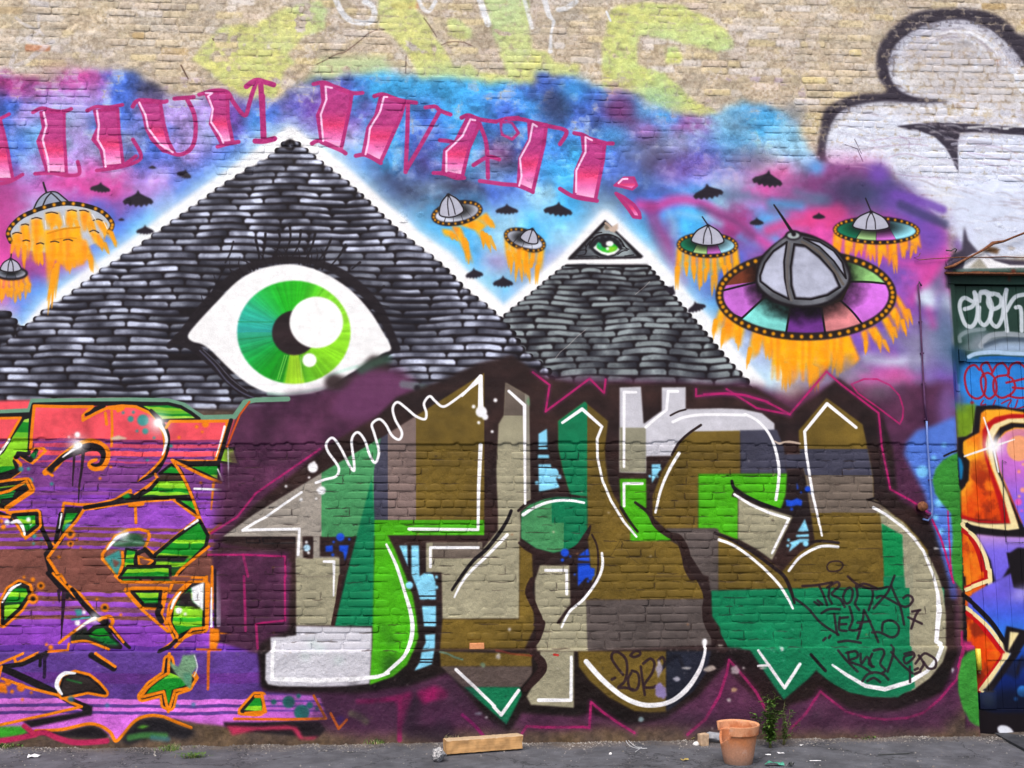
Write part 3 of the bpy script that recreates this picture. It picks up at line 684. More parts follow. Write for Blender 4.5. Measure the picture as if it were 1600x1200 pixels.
# left saucer seen from below
o = (0, 300)
line(pts("270,-60 290,0", o), 3, BLK, .8)
poly(pts("210,110 240,50 290,5 350,0 400,35 440,75 300,80", o), (160, 168, 186), .6, True)
for s in ("210,115 240,50 290,5 350,0 400,35 445,75", "270,85 290,40 320,5", "390,70 350,30 320,5"): line(pts(s, o), 2.2, BLK, .7, True)
RIM = spline(pts("70,310 52,260 75,210 130,160 200,125 300,90 400,72 500,78 600,105 660,140 700,190 700,225 680,250", o), False, 5)
poly(RIM+pts("640,300 500,370 300,380 150,360", o), (196, 202, 212), .6)
line(RIM, 7.5, BLK, .7)
for i in range(0, 19):
    t = 2+i*(len(RIM)-4)/18.0; q = RIM[int(t)]; dot(q[0], q[1], 2.9, GD, .4)
for s in ("80,260 130,250 140,330 120,400 70,370", "130,210 180,200 200,330 170,440 140,420", "195,170 260,165 290,300 250,420 200,400", "285,130 370,130 400,215 290,230", "420,115 480,115 500,230 410,215", "500,115 560,120 600,240 510,250", "590,170 640,180 750,340 640,250", "280,240 500,215 520,330 530,450 420,490 350,420 300,660 285,400", "560,245 620,260 695,385 600,330",
          "480,300 540,300 620,500 560,420 520,440", "210,330 270,320 270,440 240,460 200,430", "320,310 370,310 390,430 330,400", "395,300 460,300 500,440 410,500"):
    beam(pts(s, o), 1.4, .97)
for s in ("80,262 105,252 135,258", "135,205 160,200 180,206", "200,168 230,160 262,168", "290,133 325,126 362,135", "425,118 450,113 480,120", "500,116 530,115 555,125", "585,178 615,170 640,180", "230,325 255,318 275,325", "320,312 345,308 370,315", "400,302 430,296 455,305", "565,248 590,240 620,255", "145,305 165,300 185,306"):
    line(pts(s, o), 1.9, (60, 44, 40), .6, True)
for s in ("398,150 408,205", "578,140 600,175", "650,185 672,230", "285,180 290,230"): line(pts(s, o), 1.6, (240, 238, 240), .6, alpha=.9)
line(pts("300,260 400,232 500,222", o), 3, (206, 140, 24), 1, True, .8); line(pts("330,300 420,288 480,290", o), 2, (190, 130, 30), 1, True, .6)
# the small one under it
saucer(18, 427, 26, 11, [(150, 156, 170), (110, 116, 130), (170, 174, 186)], (-1, -13, 16, 10), 0, 0, 2.0, ant=(18, 397), beams=7, bl=26, seed=2)
saucer(714, 333, 40, 19, [(206, 212, 226)]*5, (-8, -14, 19, 17), -.18, 22, 3.2, beams=0, seed=3)
for s in ("1160,230 1230,240 1260,300 1180,280", "1220,210 1280,220 1320,320 1365,460 1300,370", "1270,205 1380,170 1440,210 1400,250 1440,290 1510,355 1420,320 1370,240", "1370,170 1440,130 1500,220 1440,210"):
    beam(pts(s, (400, 300)), 1.3, .97)
saucer(714, 333, 40, 19, [(206, 212, 226)]*5, (-8, -14, 19, 17), -.18, 22, 3.2, beams=0, seed=3)
saucer(820, 375, 34, 17, [(206, 212, 226)]*4, (6, -9, 14, 11), .32, 20, 3.0, beams=6, bl=34, seed=5, panes=2, spread=-.1)
beam([(808, 386), (824, 392), (829, 438), (818, 410)], 1.2)
saucer(1105, 383, 48, 20, [(28, 124, 92), (176, 214, 150), (204, 122, 206), (168, 214, 230)], (0, -16, 25, 15), .03, 26, 3.2, ant=(1097, 339), beams=9, bl=42, spread=.1, seed=6)
saucer(1369, 360, 68, 22, [(24, 118, 88), (172, 210, 150), (204, 122, 206), (160, 222, 236)], (-9, -15, 28, 14), .02, 34, 3.4, ant=(1352, 310), beams=8, bl=30, spread=.1, seed=7)
# the large saucer
o, k = (1100, 300), 4.444
for s in ("110,800 150,840 110,1000 60,960", "150,840 210,880 200,1000 130,1060 120,1020", "200,880 280,930 260,1080 190,1000", "340,950 420,980 380,1120 310,1190 300,1170", "400,980 500,1000 480,1160 420,1120", "480,1000 700,1025 690,1220 620,1330 470,1300",
          "680,1020 860,1020 880,1200 800,1340 640,1300", "850,1020 1010,990 1080,1160 980,1260 860,1200", "1090,970 1130,950 1150,1110 1120,1100", "1130,950 1190,930 1290,1100 1200,1060", "1230,880 1280,860 1340,1000 1300,1020", "1280,830 1330,790 1400,960 1350,980", "1310,700 1345,720 1450,890 1390,900", "480,1010 560,1010 560,1230 480,1200"):
    beam(pts(s, o, k), 1.6, 1)
mid = [(707+628*math.cos(a*math.pi/36), 715+315*math.sin(a*math.pi/36)) for a in range(72)]
poly([(1100+x/k, 300+y/k) for x, y in mid], (44, 34, 30), .7)
inner = cover([tx((1100+(707+574*math.cos(a*math.pi/36))/k, 300+(714+262*math.sin(a*math.pi/36))/k)) for a in range(72)], .5)
def seg(s, c, dk=1.0):
    mk = mul_masks(inner, cover([tx(q) for q in pts(s, o, k)], .3))
    if mk is None: return
    def f(u, v, sl):
        d = np.hypot((u-1100-690/k)/(380/k), (v-300-590/k)/(290/k))
        m = np.clip((d-.78-.25*(N_s[sl]-.5))*2.4, .0, 1)[..., None]
        c2 = np.array(c, np.float32)/255
        return c2*(.12+.88*m)*(.9+.16*N_s[sl][..., None])
    put(mk, f)
seg("350,440 370,620 135,680 60,600 150,480", (132, 72, 50)); seg("370,620 420,730 265,870 100,800 60,660", (206, 128, 218)); seg("420,720 600,800 570,1000 200,980 265,870", (150, 232, 226))
seg("595,790 825,800 842,1000 565,1000", (124, 66, 152)); seg("815,800 960,755 1120,930 1000,1020 840,990", (226, 152, 156)); seg("960,755 1020,620 1330,625 1330,900 1100,930", (218, 134, 230)); seg("980,430 1330,430 1290,640 1010,625", (172, 226, 150))
for s in ("350,628 135,682", "425,725 262,876", "600,795 585,880 568,985", "815,805 842,985", "950,755 1030,830 1105,925", "1005,622 1150,625 1290,640"): line(pts(s, o, k), 3.4, BLK, .8, True)
for i in range(56):
    a = 2*math.pi*i/56+.05
    x, y = 707+601*math.cos(a), 715+289*math.sin(a)
    if 390 < x < 930 and y < 600: continue
    dot(1100+x/k, 300+y/k, 3.1, (222, 158, 30), .5)
poly(pts("385,470 450,390 540,320 590,280 680,280 800,320 920,400 1000,510 1015,610 960,710 880,770 780,798 640,803 510,775 420,720 365,650 360,580", o, k), BLK, .7, True)
poly(pts("398,480 460,400 550,325 640,300 700,310 820,345 910,410 985,520 1000,610 950,690 870,750 770,780 650,785 520,755 430,700 378,640 372,580", o, k), lambda u, v, sl: (np.array([104, 106, 112], np.float32)/255)*(.72+.5*N_m[sl][..., None]), .8, True)
PANE = lambda u, v, sl: (np.array([196, 200, 218], np.float32)/255)*(.88+.18*N_m[sl][..., None])
for s in ("575,345 480,410 420,490 388,580 390,620 480,690 590,745 560,600 555,480", "625,360 600,520 605,650 630,740 740,745 860,715 945,660 900,560 800,450 700,370", "690,320 800,345 900,410 960,490 985,600 900,480 800,380"):
    P_ = pts(s, o, k); poly(P_, BLK, .6); 
    cx_ = sum(q[0] for q in P_)/len(P_); cy_ = sum(q[1] for q in P_)/len(P_)
    poly([(cx_+(q[0]-cx_)*.93, cy_+(q[1]-cy_)*.93) for q in P_], PANE, .9)
    line(P_+[P_[0]], 3.0, BLK, .7)
line(pts("680,345 800,420 900,540 965,640", o, k), 4.5, (112, 104, 98), 1.4, True, .9)
line(pts("590,360 578,500 580,650 605,750", o, k), 4.5, (116, 112, 112), 1.4, True, .9)
dot(1100+620/k, 300+300/k, 12.5, BLK, .6, ry=8); dot(1100+620/k, 300+302/k, 9.6, (180, 190, 190), .7, ry=5); dot(1100+622/k, 300+292/k, 3.6, BLK, .5)
line(pts("485,90 540,170 600,262 622,290", o, k), [2.6, 4, 5.4, 5.4], BLK, .8)

# =====================================================================
#  MURAL, part 3: the two letter pieces along the bottom
# =====================================================================
A0, B0, C0, D0 = (0, 600), (400, 600), (800, 600), (1200, 600)
E0, F0, G0, H0 = (0, 900), (400, 900), (800, 900), (1200, 900)
R1, R2, R3, R4 = (600, 560), (1000, 800), (600, 800), (1100, 560)
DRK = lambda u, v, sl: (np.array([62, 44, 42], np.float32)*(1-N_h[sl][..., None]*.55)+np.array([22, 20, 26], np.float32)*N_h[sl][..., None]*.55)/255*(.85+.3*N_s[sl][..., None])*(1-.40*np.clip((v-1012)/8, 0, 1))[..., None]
PLUM = lambda u, v, sl: (np.array([104, 62, 92], np.float32)*(1-N_m[sl][..., None])+np.array([72, 42, 66], np.float32)*N_m[sl][..., None])/255*(.9+.2*N_s[sl][..., None])
LOW = lambda u, v, sl: (np.array([104, 88, 70], np.float32)*(1-N_m[sl][..., None])+np.array([84, 72, 66], np.float32)*N_m[sl][..., None])/255*(.85+.3*N_f[sl][..., None])
OW = np.clip(.80+.4*N_h, 0, 1)
def solid(c, a=.10):
    c = np.array(c, np.float32)/255
    return lambda u, v, sl: c*(1-a*1.5+3*a*(.35*N_h[sl]+.3*N_s[sl]+.35*N_m[sl]))[..., None]

# ground colours under the pieces
poly([(-900, 640), (1178, 640), (1300, 640), (1500, 640), (1540, 1200), (-900, 1200)], LOW, 3)
poly([(330, 690), (384, 630), (500, 610), (560, 592), (590, 580), (625, 575), (650, 600), (640, 700), (740, 640), (760, 570), (850, 590), (1180, 600), (1230, 618), (1300, 600), (1440, 600), (1492, 595), (1500, 1000), (1506, 1100), (1470, 1136), (1300, 1142), (1000, 1130), (700, 1140), (560, 1145), (480, 1130), (320, 1100)], PLUM, 6, rough=3)
# overspray where the mauve meets the eye
poly(pts("950,860 1000,815 1090,840 1160,800 1250,700 1360,760 1300,830 1100,900 980,910", (270, 380)), (60, 48, 50), 3, True, .95)
poly(pts("1080,900 1180,800 1300,790 1400,820 1470,900 1500,1000 1200,1100 1000,1050", (270, 380)), (112, 68, 104), 5, True, .95)
line(pts("1180,790 1260,750 1340,720", (270, 380)), 14, (70, 108, 90), 9, True, .6)
line(pts("1440,880 1560,900 1620,930", (270, 380)), 12, (130, 150, 150), 6, True, .6); dot(652, 606, 5, (40, 36, 44), 1)
for q in ((1330, 605, 40, 14, (200, 110, 160)), (1385, 600, 30, 12, (176, 150, 190)), (1310, 585, 24, 10, (120, 130, 130)), (1370, 612, 22, 8, (110, 120, 118)), (1420, 630, 24, 10, (104, 66, 92)), (1240, 608, 26, 10, (170, 120, 90)), (1395, 690, 30, 14, (90, 60, 88)), (1465, 640, 30, 30, (96, 62, 96)), (1400, 588, 18, 8, (206, 96, 150)), (1480, 640, 14, 40, (150, 120, 190))):
    dot(q[0], q[1], q[2], q[4], q[2]*.45, .6, q[3])

_ln = line
def line(p, w, c, *a_, **k_):
    f_ = 1.15 if c is ORG or c is BLK else 1.0
    _ln(p, [q*f_ for q in w] if isinstance(w, list) else w*f_, c, *a_, **k_)
ORG = (230, 140, 30)
# ---------------------------------------------------- left piece
def letters_left(u, v, sl):
    w = v+1.5*np.sin(u/60)+(N_s[sl]-.5)*2
    CO, PU, LI, BR, DV, PK = (236, 100, 112), (134, 78, 146), (150, 88, 186), (126, 84, 76), (102, 72, 146), (216, 132, 220)
    f = hard((500, CO), (686, (150, 72, 120)), (690, PU), (693, (206, 90, 118)), (699, PU), (704, CO), (712, PU), (720, (196, 86, 130)), (723, PU), (762, LI), (768, PU), (774, (140, 78, 180)), (779, LI), (783, PU), (787, LI), (824, BR), (829, LI), (833, BR), (840, LI), (845, BR), (853, LI), (858, BR), (926, LI), (932, BR), (940, LI), (948, (130, 86, 110)), (956, LI), (962, BR), (968, LI), (975, (146, 82, 186)), (1008, (110, 66, 160)), (1016, DV), (1050, (106, 62, 140)), (1066, DV), (1090, PK), (1098, DV), (1103, PK), (1109, DV), (1114, (212, 126, 220)))
    c = f(u, w, sl)
    return c*(.84+.16*N_s[sl]+.16*N_m[sl]+.10*(N_h[sl]-.5))[..., None]
LL = cover([tx(q) for q in [(-900, 640), (52, 625), (200, 622), (320, 650), (368, 652), (345, 722), (352, 748), (348, 830), (330, 860), (340, 960), (330, 1000), (405, 1020), (412, 1078), (500, 1086), (512, 1120), (430, 1126), (372, 1134), (310, 1128), (260, 1118), (220, 1116), (184, 1156), (150, 1128), (110, 1138), (62, 1142), (0, 1134), (-900, 1130)]], 1.5)
put(LL, letters_left)
def greens(u, v, sl):
    w = v+1.2*np.sin(u/17)+(N_s[sl]-.5)*3
    a, b, c, d = (26, 140, 44), (146, 206, 56), (60, 172, 50), (20, 62, 34)
    f = hard((500, a), (636, b), (640, (110, 190, 60)), (645, a), (649, (168, 214, 90)), (660, a), (675, (120, 200, 60)), (682, b), (728, a), (742, b), (762, a), (768, b), (774, d), (780, c), (800, a), (812, b), (818, a), (842, b), (848, a), (866, b), (872, a), (878, b), (884, d), (888, b), (894, a), (906, d), (920, a), (926, b), (934, a), (942, d), (946, b), (964, c), (970, b), (976, a), (1000, d), (1006, a), (1040, b), (1062, a), (1100, b), (1112, d), (1126, a))
    return f(u, w, sl)*(.92+.16*N_s[sl])[..., None]
def counter(s, o, pc=2.2, fill=greens, out=True, smooth=False, bl=7.0, edge=True):
    bl = bl*1.3
    p = pts(s, o) if isinstance(s, str) else s
    if smooth: p = spline(p, True)
    q = p+[p[0]]
    if out: line(q, bl+7.0, ORG, .8)
    if edge: line(q, bl, BLK, .8)
    poly(p, fill, .6)
    if edge: line(q, bl*.45, BLK, .8)
SG = (120, 160, 138)
line(pts("-400,185 0,175 185,165 205,105 500,103 800,98 1050,103 1150,130 1220,180 1270,208 1465,203 1530,112 1600,98 1800,92", A0), 8, SG, 1)
line(pts("-400,205 0,196 196,188 212,128 500,122 800,120 1000,125", A0), 6, BLK, .8)
# green behind, top right of the bowl
counter("870,130 1050,125 1130,145 1190,180 1240,218 1060,222 1000,225 950,175", A0, bl=5, out=False)
counter("545,185 600,150 650,140 600,165", A0, bl=4, out=False)
counter("1380,420 1400,400 1460,400 1490,500 1370,480", A0, out=False, bl=3)
put(cover([tx(q) for q in pts("1400,420 1560,380 1600,560 1460,560", A0)], 6), PLUM, .8)
counter("150,215 190,205 184,330 176,430 110,425 85,480 105,530 40,550 -40,570 -40,470 20,420 80,320", A0, out=False, bl=5)
line(pts("-60,640 30,610 125,545 130,500 90,460 110,440 180,480 205,492 285,415 270,400 190,405", A0), 3.8, ORG, .8)
line(pts("-40,590 60,570 110,535", A0), 8, BLK, 1)
line(pts("100,455 125,432 190,475 225,415", A0), 6, BLK, .8); poly(pts("185,440 240,410 215,470", A0), (30, 130, 70), .6)
line(pts("190,405 215,135 400,140 580,140 520,195 520,225 600,180 680,145 760,135 850,140 940,180 990,225", A0), 4.2, ORG, .8)
line(pts("-200,215 130,210 40,370 0,425 -40,470", A0), 3.6, ORG, .8)
line(pts("60,345 20,400 -10,440", A0), 4, WHT, 1, True)
line(pts("540,190 620,150", A0), 4, BLK, .8, True)
line(pts("945,165 1000,225 1040,300 1048,350 1035,430 990,520 940,570 870,605", A0), [5, 7, 7.5, 7, 7, 7, 5, 2], BLK, .8, True)
line(pts("990,245 1020,300 1030,350 1025,430 1000,480 930,550 860,605", A0), [4, 4, 4, 4, 3.5, 3, 1.5], ORG, .8, True)
line(pts("1000,250 1030,300 1042,350 1030,400 1015,440", A0), [7, 5, 5, 4, 2], WHT, .8, True)
# flag
line(pts("1040,270 1065,232 1425,230 1345,482 1110,478", A0), 4.2, ORG, .8)
line(pts("1445,225 1365,490 1180,492 1100,480", A0), 5.5, BLK, .8)
line(pts("1405,265 1385,340 1350,450", A0), [4, 3, 1.5], WHT, .8)
line(pts("1560,110 1500,190 1420,390", A0), 3, (200, 92, 40), 1)
# drips, splotches
for s, w in (("660,180 668,250", 4), ("700,170 703,290 697,385", 3.4), ("690,150 770,150 740,165", 5), ("845,745 850,865", 4), ("815,755 890,745", 6)): line(pts(s, A0), w, ORG, .7)
for x, y, r in ((895, 225, 36), (818, 217, 19), (835, 175, 10), (772, 178, 9), (858, 292, 9), (910, 293, 19), (965, 335, 9), (1068, 385, 12), (920, 473, 9), (178, 528, 11), (190, 600, 17), (325, 622, 11), (60, 640, 24), (130, 530, 16), (215, 950, 14), (210, 995, 9), (260, 970, 9)):
    dot(x/4, 600+y/4, r/4, (72, 150, 146), .7)
for x, y, r in ((1285, 248, 22), (1230, 265, 11), (1265, 297, 8), (1120, 332, 9), (635, 522, 18), (660, 495, 10), (692, 515, 9), (625, 588, 9), (1255, 615, 8), (480, 970, 8), (368, 1080, 10), (505, 1022, 6), (20, 890, 16), (8, 855, 14)):
    dot(x/4, 600+y/4, r/4, ORG, .6)
# upper hook
line(pts("285,550 330,520 400,450 480,400 560,372 630,385 665,430 650,500 600,525 565,515 560,490 600,470", A0), [9, 12, 10, 14, 15, 11, 11, 10, 8, 6, 5, 5], ORG, .8, True)
line(pts("300,540 340,505 410,450 500,410 560,392 620,402 645,440 632,490 600,507 575,500", A0), [6, 7, 9, 12, 12, 9, 7, 5, 4, 3], BLK, .8, True)
line(pts("290,540 330,570", A0), 4, ORG, .7); poly(pts("290,535 345,490 340,540 325,560", A0), BLK, .7)
for s, w in (("465,440 460,540 455,635", 4), ("520,430 512,520 495,640 490,740", 5.5)): line(pts(s, A0), w, (48, 32, 44), .7, w2=1.5)
line(pts("395,455 440,420 500,380", A0), [2, 4, 7], WHT, 1.4, True)
# lower left arms
counter("-40,640 60,625 165,615 185,655 100,710 30,760 -40,740", A0, bl=6)
poly(pts("0,650 160,625 180,655 40,750 0,750", A0), BLK, .7)
for v in (680, 697, 712): line([(0, 600+v/4), (18+(720-v)/9, 600+v/4-3)], 3, (20, 140, 60), .8)
line(pts("-40,690 60,665 165,605 195,660 35,770 45,800 235,800 300,1000 350,997 400,742 500,752 600,750 720,720 815,662 820,705 905,650 985,590 970,562", A0), 4, ORG, .8)
line(pts("245,800 262,900 310,1000 320,1030 290,1060 330,1200", A0), [6, 6, 6, 8, 7, 9], BLK, .8)
line(pts("600,770 700,745 810,700 840,710 900,670", A0), 7, BLK, .8, True)
poly(pts("760,700 800,680 820,705 780,720", A0), (30, 140, 60), .6)
line(pts("380,810 365,900 350,985", A0), 6, BLK, .8); line(pts("384,810 370,900", A0), [3, 1.5], WHT, .6)
counter("85,820 225,810 230,880 165,930 130,870", A0, bl=5)
line(pts("-30,795 60,830 70,850", A0), 5, BLK, .8); line(pts("-30,820 60,830", A0), 3.6, ORG, .8)
line(pts("75,865 110,855 140,890 155,940", A0), [5, 6, 5, 3], WHT, 1, True); line(pts("160,965 225,915", A0), 3.4, ORG)
for x, y, r in ((45, 863, 18), (178, 845, 15), (190, 877, 8), (485, 315, 18), (433, 330, 7)): dot(x/4, 600+y/4, r/4, WHT, .7)
poly(pts("405,765 520,770 500,800 400,800", A0), BLK, .8)
counter("410,800 495,800 450,860 425,870 390,940 385,900", A0, bl=3, out=False); poly(pts("410,870 450,860 400,930", A0), (72, 150, 146), .7)
line(pts("395,940 370,990", A0), 6, BLK, .8)
line(pts("370,1200 298,1085 400,940 480,850 525,782 700,755 900,730 1080,717 1240,835 1100,950 968,1060 905,1020 935,950 925,920 870,905 800,910 720,950 640,1060 640,1090 740,1200", A0), 4.2, ORG, .8)
line(pts("530,770 700,742 900,715 1050,708", A0), 5.5, BLK, .8, True)
for x, y, r in ((440, 935, 30), (440, 995, 20)): dot(x/4, 600+y/4, r/4, ORG, .7); dot(x/4, 600+y/4, r/9, BLK, .6)
# bright green wedges
counter("1000,558 1070,505 1120,530 1140,562", A0, out=False, bl=4)
counter("990,600 1150,597 1195,695 850,712 940,660", A0, out=False, bl=5)
counter("1110,722 1205,722 1240,808", A0, out=False, bl=4)
counter("1170,510 1365,505 1365,600 1290,560", A0, out=False, bl=4)
poly(pts("1000,565 1140,565 1150,595 990,597", A0), (66, 50, 40), .8)
line(pts("1075,472 1130,500 1280,575 1380,612", A0), 4, ORG, .8, True); line(pts("1075,472 1140,570 1200,700 1250,840 1300,930 1380,870", A0), 4, ORG, .8, True); line(pts("1335,620 1320,780", A0), [4, 2], ORG, 1.4)
line(pts("1215,652 1380,658", A0), 3.5, WHT, .8); line(pts("1360,530 1390,600", A0), [2, 3], WHT, .8); line(pts("1425,400 1430,640", A0), 2, (220, 226, 230), 1.4, alpha=.8)
put(cover([tx(q) for q in pts("1350,560 1500,520 1540,900 1420,1000 1320,1000 1340,800", A0)], 6), PLUM, .85)
BIG = pts("1245,855 1295,945 1282,1010 1200,1090 1110,1180 1085,1230 960,1230 960,1120 975,1065 1100,960", A0)
counter(BIG, A0, out=False, bl=5); poly(pts("985,1068 1180,1072 1150,1110 970,1105", A0), BLK, .8); poly(pts("980,1155 1130,1150 1090,1230 960,1230", A0), (34, 90, 40), .8)
line(pts("1305,1015 1200,1100 1110,1180 1060,1290", A0), 4, ORG, .8, True)
line(pts("1235,850 1155,905", A0), [4, 2.5], WHT, .7)
counter("790,1030 850,1040 850,1180 880,1230 760,1230 770,1150", A0, out=False, bl=3)
poly(pts("710,990 800,935 870,935 905,980 895,1010 780,1020 700,1010", A0), (50, 90, 62), 2, True); line(pts("720,1000 800,980 890,990", A0), 5, (96, 132, 112), 3, True)
line(pts("905,1030 960,1090 950,1130 880,1160 850,1120 860,1060 905,1035", A0), 6, BLK, .8, True); poly(pts("865,1075 955,1100 910,1135 870,1120", A0), (126, 84, 76), .6); line(pts("865,1075 955,1103 912,1140 870,1125 865,1075", A0), 3, ORG, .7)
poly(pts("650,1085 745,1035 765,1100 735,1200", A0), (76, 150, 146), .8); line(pts("765,1050 770,1120 740,1200", A0), 4, ORG, .7); poly(pts("700,1090 750,1110 720,1150", A0), (126, 84, 76), 1)
line(pts("670,1030 730,960 800,930", A0), [3, 6, 3], WHT, 1.6, True); dot(770/4, 600+945/4, 9, (236, 244, 250), 4, .8)
for x, y, R in ((485, 380, 13), (990, 240, 15)): dot(x/4, 600+y/4, R, (255, 255, 255), R*.5, .9); dot(x/4, 600+y/4, R*.45, (255, 255, 255), 1)
poly(pts("690,335 740,320 795,335 790,345 700,348", A0), (216, 200, 176), .8, rough=.5)
# lower left tile
counter("20,170 60,90 120,50 170,70 180,110 120,200 20,290", E0, smooth=False, bl=5)
line(pts("15,160 70,80 130,45", E0), [3, 5, 2], WHT, 1, True)
for x, y, r, k in ((255, 58, 24, 1), (205, 20, 14, 0), (655, 195, 27, 1), (205, 140, 34, 1), (605, 143, 9, 0), (755, 240, 9, 0), (318, 443, 15, 0), (290, 425, 9, 0), (150, 5, 9, 0), (195, 75, 11, 0)):
    dot(x/4, 900+y/4, r/4, ORG, .6)
    if k: dot(x/4, 900+y/4, r/9, BLK, .5)
line(pts("300,-20 380,60 460,130", E0), [6, 9, 6], BLK, .8); line(pts("400,40 420,60 420,130", E0), 5, BLK, .8)
for s, w in (("368,90 370,160", 6), ("400,100 390,250 382,390", 7)): line(pts(s, E0), w, (52, 30, 52), .7, w2=1.5)
line(pts("330,-20 470,125", E0), 3.4, ORG); line(pts("380,-10 410,40", E0), 3.4, ORG); line(pts("430,60 500,110 560,180 620,260", E0), 3.4, ORG, .8, True)
line(pts("450,80 520,170 600,250 680,310 760,400 810,445", E0), [5, 6, 8, 7, 5, 4], BLK, .8, True); line(pts("690,310 770,410", E0), 3.4, ORG)
counter("540,370 590,320 650,310 700,390 750,440 650,430 560,390", E0, bl=5, out=False)
poly(pts("440,360 540,310 560,380 700,400 740,440 660,455 540,410 440,420", E0), (40, 46, 40), 1)
counter("560,360 600,325 650,318 690,365 620,370", E0, bl=2, out=False); poly(pts("580,385 700,390 745,430 650,420", E0), (24, 120, 60), 1)
line(pts("370,415 440,360 540,290 600,265", E0), 4, ORG, .8, True); line(pts("450,410 540,405 640,440 680,455", E0), 3.4, ORG, .8, True); line(pts("430,420 425,460 300,468", E0), 3, ORG)
line(pts("620,270 680,250 705,280 690,310", E0), 5, ORG, .8, True); poly(pts("640,270 680,268 690,300 640,310", E0), BLK, .8)
line(pts("480,335 540,290 590,262", E0), [2, 5, 5], WHT, 1.4, True); dot(148, 965, 8, (240, 246, 252), 3.5, .9)
poly(pts("465,205 510,205 515,240 480,250", E0), (76, 150, 150), .8); dot(484/4, 900+290/4, 4.5, WHT, .7); dot(525/4, 900+225/4, 3, WHT, .7); line(pts("450,270 560,255", E0), 3, (76, 150, 150), 1)
line(pts("720,-5 760,35 1150,38", E0), 3.8, ORG); line(pts("1080,5 1290,8 1270,30", E0), 3.4, ORG)
counter("750,5 1060,5 1060,-60 800,-60", E0, bl=4, out=False); poly(pts("1060,0 1200,0 1180,25 1060,25", E0), (126, 82, 78), .5)
counter("830,95 1000,95 990,180 900,175", E0, bl=5); line(pts("785,78 1045,75 1010,240 1040,310", E0), 3.8, ORG, .8); line(pts("780,90 880,200 960,270 1050,345", E0), 3.8, ORG, .8, True)
line(pts("1000,190 985,230 1010,280", E0), 7, BLK, 1, True)
counter("1135,110 1190,60 1280,60 1270,320 1200,330 1110,375 1070,290 1080,190", E0, bl=6)
line(pts("1190,40 1110,130 1060,250 1075,320 1105,385 1010,460", E0), 4, ORG, .8, True); line(pts("1100,400 1060,440 1000,465", E0), 5, BLK, .8)
poly(pts("1130,110 1190,90 1200,150 1260,210 1200,190 1110,180", E0), (46, 36, 40), 1); poly(pts("1195,70 1275,35 1270,215 1200,150", E0), WHT, .6)
dot(1117/4, 900+213/4, 5.4, WHT, .8); dot(1157/4, 900+235/4, 2.6, WHT, .6); line(pts("1130,95 1090,150 1070,200", E0), [2, 5, 3], WHT, 1, True)
line(pts("1290,0 1290,320 1200,330 1095,440", E0), 4, ORG, .8); line(pts("1325,-60 1325,200", E0), 3.8, ORG); line(pts("1322,70 1320,310", E0), [2, 4], WHT, .8); line(pts("1368,-20 1366,300", E0), 7, (150, 140, 156), 1, alpha=.9)
line(pts("1345,-40 1345,320", E0), 3, BLK, .8); poly(pts("1310,320 1370,330 1372,390 1350,460 1310,460", E0), ORG, .7); line(pts("1310,460 1305,700", E0), [5, 4], (200, 110, 40), 1); line(pts("1230,455 1380,458", E0), 3, (200, 116, 40), 1); line(pts("1380,355 1470,358", E0), 2.4, ORG)
# below the ledge
line(pts("0,545 150,480", E0), 3.6, ORG); line(pts("100,510 110,540 240,478", E0), 3.8, ORG); line(pts("30,560 150,545 290,480", E0), 6, BLK, 1); poly(pts("230,480 320,475 300,510 240,510", E0), BLK, .8)
line(pts("262,510 260,555", E0), 4, BLK, .8); line(pts("290,500 287,625", E0), 5, (44, 28, 60), .8)
line(pts("30,570 180,640 330,710 470,780 540,810", E0), 9, BLK, 1, True); line(pts("25,635 180,690 380,740 450,780 520,808 300,860 0,925", E0), 3.8, ORG, .8)
poly(pts("150,900 580,830 580,860 400,900 200,940", E0), BLK, 1); poly(pts("540,790 590,805 585,860 520,850", E0), BLK, .8); line(pts("20,560 0,640", E0), 3.6, ORG)
for x, y, r in ((20, 690, 32), (60, 660, 20), (140, 690, 26), (85, 715, 12), (150, 765, 9), (205, 722, 9), (45, 715, 12)): dot(x/4, 900+y/4, r/4, (222, 130, 30), .8)
counter("390,690 410,630 480,605 560,625 620,670 665,725 560,705 400,740", E0, bl=3, fill=solid((52, 44, 44), .2)); line(pts("480,600 420,600 380,630 365,680 395,730", E0), [3, 6, 7, 7, 4], WHT, 1, True); line(pts("430,640 520,660", E0), 3, (46, 100, 56), 1.4)
line(pts("580,490 650,530 720,570", E0), 8, BLK, 1); line(pts("605,478 730,560", E0), 3.6, ORG)
counter("1060,520 1075,590 1200,640 1180,680 1090,710 1070,800 1045,790 1035,710 900,745 950,680 1050,610", E0, bl=6); line(pts("1065,480 1060,600 990,640 930,690 885,750 1030,715 1060,840 1100,710 1200,690 1240,630 1225,600", E0), 4, ORG, .8)
poly(pts("1060,620 1180,640 1150,680 960,700 1000,650", E0), (26, 140, 50), .8); line(pts("1040,630 1110,625", E0), 2.4, (120, 200, 70), 1)
poly(pts("1060,520 1120,560 1150,490 1225,480 1240,560 1210,600 1200,700 1160,660 1100,600", E0), (124, 158, 130), .8, rough=.8); poly(pts("1150,600 1200,600 1190,690 1160,660", E0), (96, 150, 124), 1)
line(pts("1220,490 1240,560 1220,620", E0), 2, (226, 226, 232), 1, True, .8)
for x, y, r in ((1115, 800, 10), (1215, 797, 14), (680, 800, 14), (455, 760, 20)): dot(x/4, 900+y/4, r/4, (72, 130, 160), 1, .8)
line(pts("230,960 400,950 560,915 640,930 700,970 735,1020 780,980 850,900 930,865 1020,870 1110,905 1200,940", E0), 4.2, ORG, .9, True)
